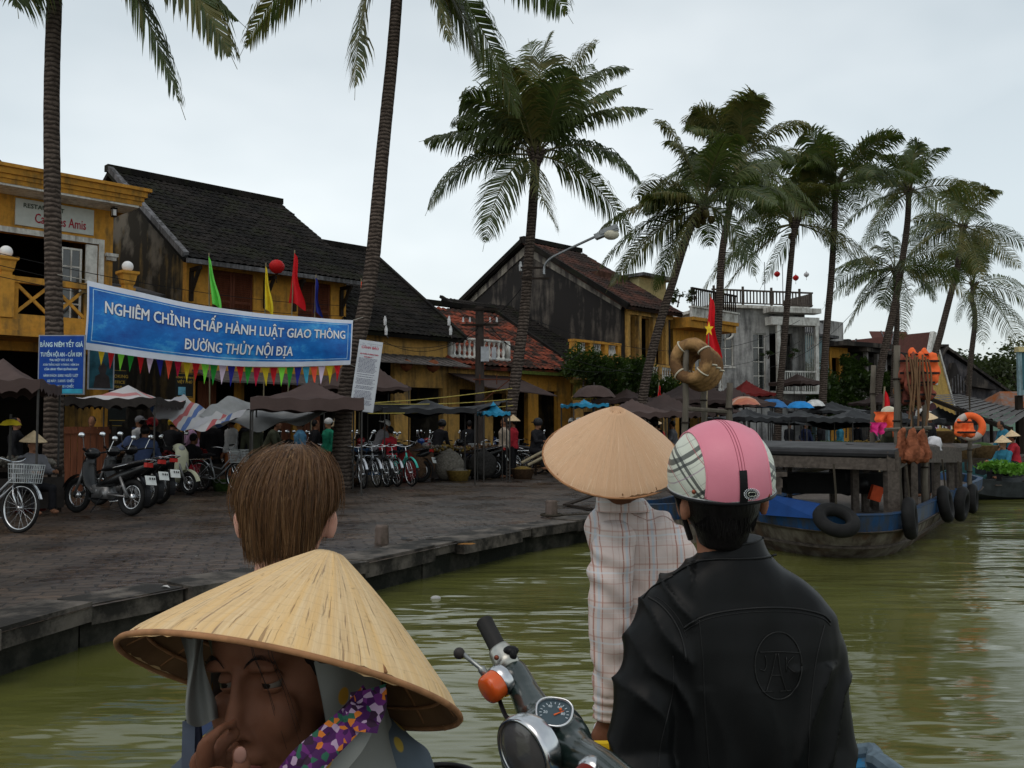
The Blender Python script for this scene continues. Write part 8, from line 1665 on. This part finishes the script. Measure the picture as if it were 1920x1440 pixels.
for m_, n_, sd, nm in ((HBR, 4200, 1, 'hair_strands'), (HBR2, 1000, 2, 'hair_highlights'), (HBR3, 1300, 3, 'hair_lowlights'), (HBR, 220, 4, 'flyaway_hair')):
    b = MB(); hair_strands(b, None, strand if sd < 4 else (lambda rn: strand(rn, 2.2, .004+.012*rn.random())), n_, sd, .00095 if sd < 4 else .0005); b.build(nm, m_, boy)
# ================= woman under the straw hat =================
LYF = 1.0
def K_(x, y, d=0): return P(x, y, 1.06+d)
ld = empty('person', K_(560, 1440).xy.to_3d()+V(0, 0, -.24), 'woman under the worn conical hat with a polka-dot scarf, hand at her mouth', 'person', 'ferry passengers')
# head frame: centre, facing the camera slightly left and down
kc = K_(538, 1268, .02); fwd = V(-.40, -.90, -.10).normalized(); upv = V(-.16, -.10, .97); rt = fwd.cross(upv).normalized()*-1; upv = fwd.cross(rt).normalized(); upv = upv if upv.z > 0 else -upv
HM = Matrix(((rt.x, -fwd.x, upv.x, kc.x), (rt.y, -fwd.y, upv.y, kc.y), (rt.z, -fwd.z, upv.z, kc.z), (0, 0, 0, 1))) @ Matrix.Diagonal((1.0, 1.02, 1.18, 1))
def hf(x, y, z): return HM @ V(x, y, z)       # x to the viewer's right, y backwards, z up; face at y=-.09
R3 = HM.to_3x3()
fb = MB(); fb.M = HM
fb.ball((0, .02, .015), (.074, .090, .078), 28); fb.ball((0, -.03, -.035), (.056, .058, .07), 24); fb.ball((0, -.045, -.078), (.030, .030, .030), 16); fb.ball((0, -.046, .045), (.055, .034, .034), 18)
for s_ in (-1, 1): fb.ball((s_*.036, -.060, -.018), (.022, .020, .026), 16); fb.ball((s_*.030, -.072, .030), (.022, .011, .0085), 12); fb.ball((s_*.075, .02, -.01), (.010, .018, .030), 10)
fb.tube([(0, -.076, .026), (0, -.087, .0), (0, -.096, -.022)], [.0080, .0095, .0115], 12); fb.ball((0, -.094, -.026), (.0115, .0115, .0095), 12)
for s_ in (-1, 1): fb.ball((s_*.0115, -.086, -.029), (.0075, .009, .0075), 10)
fb.ball((0, -.080, -.050), (.026, .014, .010), 14); fb.ball((0, -.084, -.0535), (.021, .0085, .0045), 12); fb.ball((0, -.082, -.0635), (.018, .009, .0055), 12)
fb.tube([(0, .0, -.05), (0, .03, -.14)], [.05, .055], 14)
fb.M = Matrix(); tb = [ellring(K_(575, 1900, .12), .15, .11), ellring(K_(570, 1640, .12), .15, .11), ellring(K_(565, 1500, .12), .16, .10), ellring(K_(545, 1450, .10), .07, .06)]; fb.loft(tb)
# right hand raised to the mouth
arm = [K_(380, 1560, .1), K_(340, 1760, -.06), K_(395, 1560, -.17), K_(402, 1490, -.18)]; capsule(fb, arm, [.05, .042, .030, .026], 14)
capsule(fb, [K_(740, 1560, .12), K_(780, 1800, .08), K_(740, 1900, -.1)], [.05, .04, .03], 12)
HBq = V(0, 0, 0)
def hp(x, y, d): return P(x+2, y, .935+d)
fb.loft([[hp(408+rx*math.cos(a), y, .004+.015*math.sin(a)) for a in [2*math.pi*i/16 for i in range(16)]] for y, rx in ((1560, 30), (1520, 42), (1490, 46), (1462, 40))])
capsule(fb, [hp(384, 1470, -.01), hp(381, 1412, -.02), hp(388, 1382, -.024), hp(410, 1362, -.014), hp(436, 1352, .004)], [.0100, .0094, .0092, .0084, .0072], 10)
capsule(fb, [hp(404, 1475, .006), hp(404, 1420, .004), hp(414, 1392, .002), hp(440, 1374, .012)], [.0095, .0088, .0082, .0070], 10)
capsule(fb, [hp(420, 1485, .022), hp(420, 1440, .022), hp(428, 1416, .020), hp(440, 1402, .026)], [.0090, .0084, .0078, .0068], 10)
capsule(fb, [hp(438, 1510, -.004), hp(452, 1465, -.020), hp(451, 1432, -.024), hp(447, 1412, -.020)], [.0115, .0098, .0095, .0080], 10)
capsule(fb, [hp(368, 1480, .012), hp(362, 1440, .010), hp(370, 1418, .010)], [.0088, .0082, .0070], 10)
for s_ in (-1, 1): hp_ = V(K_(560, 1900).x+s_*.09, 1.15, .5); capsule(fb, [V(hp_.x, hp_.y, .55), V(hp_.x, hp_.y, .2), V(hp_.x, hp_.y, -.2)], [.10, .055, .04], 12); fb.ball(V(hp_.x, hp_.y-.06, -.215), (.04, .11, .035), 10)
fb.loft([ellring(V(K_(570, 1640).x, 1.18, z), .14, .10) for z in (.45, .6, .75, .9)])
def fdisp(p, n):
    q = HM.inverted() @ p; e_ = 0
    # eye sockets, nostrils, smile line, mouth slit
    for s_ in (-1, 1):
        d2 = ((q.x-s_*.030)/.019)**2+((q.z-.014)/.012)**2
        if q.y < -.03: e_ -= .0085*math.exp(-d2)
        d2 = ((q.x-s_*.0095)/.0036)**2+((q.z+.0335)/.003)**2
        if q.y < -.07: e_ -= .0045*math.exp(-d2)
        d_ = abs(q.x*s_-(.020+(-.028-q.z)*.42)); 
        if -.062 < q.z < -.02 and q.y < -.03: e_ -= .0024*math.exp(-(d_/.0028)**2)
    if q.y < -.05 and abs(q.x) < .024: e_ -= .0030*math.exp(-((q.z+.0585+.05*abs(q.x)*.2)/.0019)**2)
    return e_+.0006*noise.noise(p*90)
FR = remesh(fb, .0042, 3, .45, disp=fdisp); FR.build('body', SKD, ld, True)
# eyes, brows, lips, nails
for s_ in (-1, 1):
    b = MB(); b.M = HM; b.ball((s_*.030, -.0590, .0135), (.0104, .0108, .0098), 16); eo = b.build('eyeball', mat('eye_white_shaded', (.12, .10, .085), .2), ld, True)  # whites darkened in colour for the shade under the hat
    b = MB(); b.M = HM; b.ball((s_*.030-.001, -.0665, .0135), (.0064, .0044, .0060), 14); b.build('iris', mat('iris_dark', (.012, .008, .006), .08), eo, True)
for s_ in (-1, 1):
    for zz, am in ((1, 80), (-1, 64)):       # upper and lower lid: skin caps over the eyeball
        b = MB(); b.M = HM @ Matrix.Translation((s_*.030, -.0585, .0135)) @ V(0, -.12, zz).to_track_quat('Z', 'X').to_matrix().to_4x4(); r_ = [.0120*math.sin(R(a)) for a in range(2, am, 6)]; b.lathe([(.0128*math.sin(R(a)), .0118*math.cos(R(a))) for a in range(2, am, 6)]+[(.0112*math.sin(R(am)), .0108*math.cos(R(am)))], 24); b.build('eyelid', SKD, ld, True)
for s_ in (-1, 1):
    b = MB(); b.M = HM
    for k in range(26): t_ = k/25; x = s_*(.014+.032*t_); z = .034+.007*math.sin(math.pi*min(1, t_*1.1)); b.tube([(x, -.0815+.010*t_, z-.002), (x+s_*.004, -.082+.010*t_, z+.0025)], [.0005, .0002], 4)
    b.build('eyebrow', HAIRB, ld)
b = MB(); b.M = HM; b.tube([(-.020, -.083, -.0585), (-.008, -.0915, -.0555), (0, -.092, -.0565), (.008, -.0915, -.0555), (.020, -.083, -.0585)], [.001, .0032, .003, .0032, .001], 8); b.tube([(-.018, -.083, -.060), (0, -.0905, -.0635), (.018, -.083, -.060)], [.001, .0040, .001], 8); b.build('lips', mat('lips_brown', (.20, .065, .055), .45), ld, True)
b = MB(); n0 = hp(448, 1416, -.0300); b.ball(n0, (.0065, .0022, .0085), 12, Matrix.Rotation(R(10), 3, 'Y')); b.build('thumb_nail', mat('nail', (.26, .14, .11), .3), ld, True)
# hair at the temples with a loose strand
b = MB(); b.M = HM; b.ball((0, .030, .018), (.079, .088, .080), 20); 
for s_ in (-1, 1): b.tube([(s_*.052, -.045, .075), (s_*.070, -.02, .03), (s_*.073, .0, -.02)], [.015, .015, .008], 10)
b.tube([(0, -.050, .075), (.03, -.046, .072), (-.03, -.046, .072)], .013, 8); remesh(b, .006, 3).build('hair', HAIRB, ld, True)
b = MB(); rn = random.Random(4)
for k in range(4): x0_ = .012+rn.random()*.035; b.tube([hf(x0_, -.075+rn.random()*.01, .078), hf(x0_+.012, -.083, .045), hf(x0_+.020+.006*rn.random(), -.082+.006*rn.random(), .01), hf(x0_+.022+.012*rn.random(), -.074, -.02-.03*rn.random())], [.0004, .0004, .0003, .0002], 4)
b.build('loose_strands', HAIRB, ld)
# scarf with yellow dots: hood around the face and falling over the shoulders
def dots(name, base, dot, scale, size):
    m = bpy.data.materials.new(name); t = NT(m); v = t.n('ShaderNodeTexVoronoi'); v.inputs['Scale'].default_value = scale; v.inputs['Randomness'].default_value = .45; t.l(t.tc.outputs['Object'], v.inputs[0])
    f = t.ramp(v.outputs['Distance'], [(size, (1, 1, 1)), (size+.04, (0, 0, 0))]); c = t.mix(f, t.ramp(t.noise(9, 4), [(.3, tuple(x*.85 for x in base)), (.7, tuple(x*1.1 for x in base))]), dot); t.set(c, .8, 0, .2); t.bump(t.noise(160, 3), .2, .001); return m
SCF = dots('scarf_polka_dots', (.20, .205, .19), (.42, .22, .025), 24, .21); SCD = dots('blue_grey_polka_dots', (.075, .095, .115), (.36, .25, .04), 20, .19)  # scarf grey lowered to put the hat's shade into its colour
hoodpts = []
def hood(u, v):
    """u around the head from the left cheek over the back to the right cheek, v from the crown down"""
    a = R(-134)+R(258)*u; r_ = [.03, .070, .088, .092, .092, .095, .105, .115][min(7, int(v*7))]; r1_ = [.03, .070, .088, .092, .092, .095, .105, .115][min(7, int(v*7)+1)]; f = v*7-int(v*7); rr_ = r_*(1-f)+r1_*f
    z = .098-.25*v; x = math.sin(a)*rr_*1.0; y = math.cos(a)*rr_*1.12+.02
    q = .006*math.sin(a*7+z*30)+.005*noise.noise(V(x*20, y*20, z*12)); return hf(x*(1+q*8), y*(1+q*8), z)
b = MB(); b.grid(56, 30, hood); b.grid(56, 30, lambda u, v: hood(u, v)+(kc-hood(u, v))*.03); b.build('head_scarf', SCF, ld, True)
# left fall of the scarf in front of the cheek
b = MB()
def fall(u, v):
    x = 336+u*46+v*22+8*math.sin(v*5+u*3); y = 1190+v*165+8*math.sin(u*5); return P(x, y, .985+.05*u-.01*v+.008*math.sin(u*9+v*4))
b.grid(14, 18, fall); b.build('scarf_fall', SCF, ld, True)
# blouse and shawl
b = MB(); b.loft([ellring(K_(568, 1900, .12), .19, .14, 30, 2.3), ellring(K_(568, 1600, .12), .19, .14, 30, 2.4), ellring(K_(567, 1500, .11), .175, .125, 30, 2.4), ellring(K_(566, 1440, .10), .155, .11, 30, 2.3), ellring(K_(566, 1380, .09), .13, .095, 30, 2.2), ellring(K_(560, 1330, .08), .09, .08, 30)])
capsule(b, [K_(380, 1480, .08), K_(352, 1640, .02), K_(338, 1780, -.08)], [.055, .06, .05], 14); capsule(b, [K_(740, 1470, .10), K_(765, 1650, .08), K_(775, 1850, .05)], [.055, .058, .05], 14); capsule(b, [K_(345, 1770, -.07), K_(372, 1640, -.13)], [.052, .045], 14)
for s_ in (-1, 1): capsule(b, [V(K_(560, 1900).x+s_*.08, 1.16, .55), V(K_(560, 1900).x+s_*.09, 1.15, -.12)], [.13, .085], 14)
q = remesh(b, .0085, 3, disp=lambda p, n: .008*noise.noise(V(p.x*14, p.y*10, p.z*5))+.004*noise.noise(p*26)); q.build('blouse', SCD, ld, True); LBV = bvh(q)
b = MB(); b.grid(10, 16, lambda u, v: P(346+u*30+4*math.sin(v*6), 1350+v*140, 1.05-.02*v+.02*u+.006*math.sin(u*5))); b.build('navy_lapel', clo('navy_cloth', (.012, .015, .03), .2), ld, True)
b = MB(); b.grid(8, 16, lambda u, v: P(342+u*24-3*v, 1352+v*130, .995-.03*v+.008*u)); b.build('grey_lapel', clo('slate_cloth', (.09, .11, .15), .2), ld, True)
# floral chin tie and pale tail
FLM = bpy.data.materials.new('floral_print'); t = NT(FLM); v_ = t.n('ShaderNodeTexVoronoi'); v_.inputs['Scale'].default_value = 150; t.l(t.tc.outputs['Object'], v_.inputs[0]); s_ = t.n('ShaderNodeSeparateColor'); t.l(v_.outputs['Color'], s_.inputs[0])
r_ = t.n('ShaderNodeValToRGB'); r_.color_ramp.interpolation = 'CONSTANT'; t.l(s_.outputs[0], r_.inputs[0]); e_ = r_.color_ramp.elements; e_[0].color = (.05, .008, .07, 1); e_[1].position = .35; e_[1].color = (.12, .02, .14, 1)
for p_, c_ in ((.55, (.55, .16, .02)), (.68, (.02, .10, .06)), (.80, (.40, .28, .40)), (.9, (.03, .01, .03))): q_ = e_.new(p_); q_.color = (*c_, 1)
t.set(r_.outputs[0], .7, 0, .25)
def ribbon(mb, pix, w_, dd, tw=.0):
    pts = smooth_path([P(x, y, d_) for x, y, d_ in pix], 8); m_ = len(pts); vs = []
    for i, p in enumerate(pts): d_ = (pts[min(i+1, m_-1)]-pts[max(0, i-1)]).normalized(); sd = d_.cross(V(0, 1, 0)).normalized()*w_; vs += [p-sd, p+V(0, -.006, 0), p+sd]
    mb.add(vs, [(3*i+k, 3*i+k+1, 3*i+4+k, 3*i+3+k) for i in range(m_-1) for k in (0, 1)])
b = MB(); ribbon(b, [(695, 1300, 1.00), (655, 1345, .965), (610, 1385, .94), (565, 1425, .93), (530, 1470, .93)], .0125, 0); ribbon(b, [(700, 1305, 1.0), (668, 1352, .962), (625, 1398, .937), (585, 1440, .925), (555, 1490, .92)], .010, 0); b.build('floral_tie', FLM, ld, True)
b = MB(); ribbon(b, [(690, 1290, .99), (690, 1320, .975), (678, 1345, .96), (672, 1368, .955)], .020, 0); b.build('floral_knot', FLM, ld, True)
b = MB(); ribbon(b, [(672, 1350, .975), (650, 1390, .96), (610, 1440, .945), (580, 1500, .94)], .019, 0); b.build('scarf_tail', SCF, ld, True)
# ================= scooter =================
SY = 1.6
sc_ = empty('motor_scooter', P(1045, 1400, SY).xy.to_3d()+V(0, 0, -.24), 'dark green classic scooter with chrome headlight and orange indicator in the foreground', 'motor scooter')
DG = bpy.data.materials.new('dark_green_paint'); t = NT(DG); t.set(t.ramp(t.noise(14, 5), [(.3, (.008, .017, .015)), (.7, (.014, .026, .023))]), .22, 0, .5); t.b.inputs['Coat Weight'].default_value = .4; t.b.inputs['Coat Roughness'].default_value = .12; t.bump(t.noise(40, 3), .04, .001)
def X(x, y, d): return P(x, y, d)
hbq = MB()
capsule(hbq, [X(966, 1262, 1.80), X(985, 1300, 1.75), X(1008, 1345, 1.69), X(1030, 1385, 1.63)], [.027, .029, .036, .055], 20)
hbq.ball(X(1035, 1378, 1.60), (.062, .075, .055), 24); hbq.ball(X(1000, 1412, 1.585), (.058, .066, .066), 24); hbq.ball(X(1062, 1395, 1.56), (.045, .05, .05), 20)
capsule(hbq, [X(1060, 1400, 1.56), X(1095, 1420, 1.49), X(1135, 1442, 1.42), X(1185, 1482, 1.33)], [.045, .030, .028, .026], 20)
hbq.tube([X(1045, 1440, 1.58), X(1055, 1560, 1.60)], [.055, .045], 18)
remesh(hbq, .0052, 6).build('headset', DG, sc_, True)
# gauge
gc = X(1039, 1336, 1.545); gn = V(-.02, -.62, .78).normalized(); gu = V(.93, .12, -.36); gu = (gu-gn*gu.dot(gn)).normalized(); gw = gn.cross(gu)
def gpt(a, k, o): ca, sa = math.cos(a), math.sin(a); return gc+gu*(.029*k*math.copysign(abs(ca)**.8, ca)*(1+.12*sa))+gw*(.026*k*math.copysign(abs(sa)**.8, sa))+gn*o
b = MB(); nn = 40
b.loft([[gpt(2*math.pi*i/nn, k, o) for i in range(nn)] for k, o in ((1.12, -.03), (1.12, .0), (1.05, .005), (.98, .003), (.95, -.004))], False); b.build('gauge_bezel', CHR, sc_, True)
b = MB(); b.add([gc-gn*.003]+[gpt(2*math.pi*i/nn, .96, -.003) for i in range(nn)], [(0, i+1, (i+1) % nn+1) for i in range(nn)]); gd = b.build('gauge_dial', mat('dial_slate', (.05, .075, .09), .3, var=.15), sc_)
b = MB()
for k in range(13): a = R(200)-R(220)*k/12; p0 = gc+gu*(.025*math.cos(a))+gw*(.021*math.sin(a)); p1 = gc+gu*(.021*math.cos(a))+gw*(.0175*math.sin(a)); b.tube([p0-gn*.0015, p1-gn*.0015], .0007, 4)
b.build('dial_ticks', mat('dial_print', (.55, .62, .66), .4), gd)
b = MB(); b.M = Matrix()
for i_, s_t in enumerate(('20', '40', '60', '80')): a = R(190)-R(200)*i_/3; c_ = gc+gu*(.015*math.cos(a))+gw*(.012*math.sin(a)); r_ = text_mb(s_t, .0075, fn=lambda x, y: c_+gu*(x)+gw*y-gn*.0012); r_.build('dial_number', mat('dial_print'), gd)
b = MB(); b.tube([gc-gw*.004-gn*.0008, gc+gu*.016+gw*.006-gn*.0008], [.0016, .0006], 6); b.ball(gc+gu*.010+gw*.008-gn*.001, .0028, 10); b.build('dial_needle', mat('needle_orange', (.65, .12, .03), .4), gd)
# headlight
hl = X(982, 1414, 1.50); ha = V(-.72, -.66, -.18).normalized(); Mhl = Matrix.Translation(hl) @ ha.to_track_quat('Z', 'X').to_matrix().to_4x4()
b = MB(); b.lathe([(.054, -.034), (.060, -.022), (.0615, -.004), (.060, .004), (.0555, .006), (.053, .001)], 48, Mhl); b.build('headlight_rim', CHR, sc_, True)
b = MB(); b.lathe([(.054, .001), (.044, .007), (.026, .012), (.0, .014)], 40, Mhl); lm = bpy.data.materials.new('headlight_glass'); t = NT(lm); t.set((.075, .072, .070), .16, 0, .8); t.bump(t.noise(90, 2, sc=(1, .1, 1)), .3, .002); b.build('headlight_lens', lm, sc_, True)
# indicator
ic = X(925, 1287, 1.745); ia = V(-.70, -.62, -.35).normalized(); Mi = Matrix.Translation(ic) @ ia.to_track_quat('Z', 'X').to_matrix().to_4x4()
b = MB(); b.lathe([(.029, -.030), (.031, -.027), (.031, -.014), (.029, -.010)], 32, Mi); b.build('indicator_ring', CHR, sc_, True)
b = MB(); b.lathe([(.028, -.012), (.028, .010), (.026, .016), (.019, .019), (.0, .020)], 32, Mi); om = bpy.data.materials.new('orange_lens'); t = NT(om); t.set((.62, .095, .014), .2, 0, .5); t.b.inputs['Subsurface Weight'].default_value = .2; b.build('indicator_lens', om, sc_, True)
b = MB(); b.tube([X(948, 1275, 1.77), X(968, 1268, 1.79)], .022, 14); b.build('indicator_stem', DG, sc_, True)
ic2 = X(1098, 1464, 1.40); Mi2 = Matrix.Translation(ic2) @ V(-.6, -.7, -.3).normalized().to_track_quat('Z', 'X').to_matrix().to_4x4()
b = MB(); b.lathe([(.022, -.03), (.026, -.028), (.026, -.014), (.023, -.010)], 32, Mi2); b.build('indicator_ring', CHR, sc_, True); b = MB(); b.lathe([(.023, -.012), (.023, .008), (.016, .016), (0, .018)], 32, Mi2); b.build('indicator_lens', mat('red_brown_lens', (.14, .015, .01), .2), sc_, True)
# grip, collar, lever, cable
b = MB(); ga, gb_ = X(908, 1165, 1.90), X(935, 1218, 1.84); n_ = 40; pts = [ga.lerp(gb_, i/n_) for i in range(n_+1)]; rd = [.0165+.0012*(i % 2) for i in range(n_+1)]; rd[0] = .013; rd[1] = .018; rd[2] = .018; b.tube(pts, rd, 20); b.build('grip', clo('grip_rubber', (.016, .015, .014), .2, .6), sc_, True)
b = MB(); b.tube([X(933, 1214, 1.843), X(938, 1222, 1.838), X(950, 1243, 1.815), X(957, 1256, 1.80)], [.020, .024, .026, .024], 20); b.build('grip_collar', mat('aged_chrome', (.42, .42, .38), .35, .85, var=.3, scale=30), sc_, True)
b = MB(); b.ball(X(958, 1220, 1.81), (.016, .014, .010), 12); b.ball(X(962, 1228, 1.80), (.008, .01, .012), 10); b.build('switch_box', BLK, sc_, True)
b = MB(); b.ball(X(931, 1233, 1.79), .0052, 12); b.build('collar_screw', mat('copper_stud'), sc_, True)
b = MB(); b.tube(smooth_path([X(868, 1226, 1.80), X(885, 1240, 1.78), X(902, 1254, 1.77), X(918, 1272, 1.775), X(935, 1262, 1.80)], 5), [.0045]*10+[.008]*11, 10); b.build('clutch_lever', mat('lever_alloy', (.32, .34, .33), .35, .8), sc_, True)
b = MB(); b.ball(X(861, 1225, 1.80), .0115, 16); b.build('lever_knob', clo('knob_rubber', (.03, .026, .024), .3, .6), sc_, True)
b = MB(); b.tube(smooth_path([X(935, 1308, 1.76), X(942, 1328, 1.73), X(950, 1345, 1.70), X(962, 1352, 1.66)], 6), .0045, 8); b.build('control_cable', BLK, sc_, True)
# lower body out of frame: leg shield, column, fender, wheel, floor, seat and tail
cb = X(1050, 1500, 1.60); b = MB(); b.tube([cb+V(0, 0, 0), V(cb.x-.08, cb.y-.05, .1)], [.045, .05], 16)
b.loft([[V(cb.x+.05+w_*math.cos(a)*.9+.0, cb.y+.1+w_*math.cos(a)*-.2+.02*math.sin(a), z) for a in [2*math.pi*i/20 for i in range(20)]] for z, w_ in ((.02, .16), (.2, .24), (.45, .25), (.62, .20), (.70, .10))]); b.build('leg_shield', DG, sc_, True)
w_ = bpy.data.objects.new('wheel', None); COL.objects.link(w_); w_.parent = sc_; w_.matrix_basis = gm(sc_).inverted() @ Matrix.Translation((cb.x-.14, cb.y-.12, -.03)) @ Matrix.Rotation(R(38), 4, 'Z')
b = MB(); b.torus((0, 0, 0), .16, .045, (0, 1, 0), 32, 10); b.build('tyre', RUB, w_, True, local=True); b = MB(); b.lathe([(0, .03), (.09, .035), (.12, .03)], 24, Matrix.Rotation(R(90), 4, 'X')); b.lathe([(0, -.03), (.09, -.035), (.12, -.03)], 24, Matrix.Rotation(R(90), 4, 'X')); b.build('rim', ALU, w_, True, local=True)
b = MB(); b.ball((cb.x-.14, cb.y-.12, .12), (.17, .14, .10), 20); b.build('front_fender', DG, sc_, True)
b = MB(); b.box((cb.x+.25, cb.y+.28, .0), (.3, .5, .04), Matrix.Rotation(R(-50), 3, 'Z')); b.build('floorboard', DG, sc_)
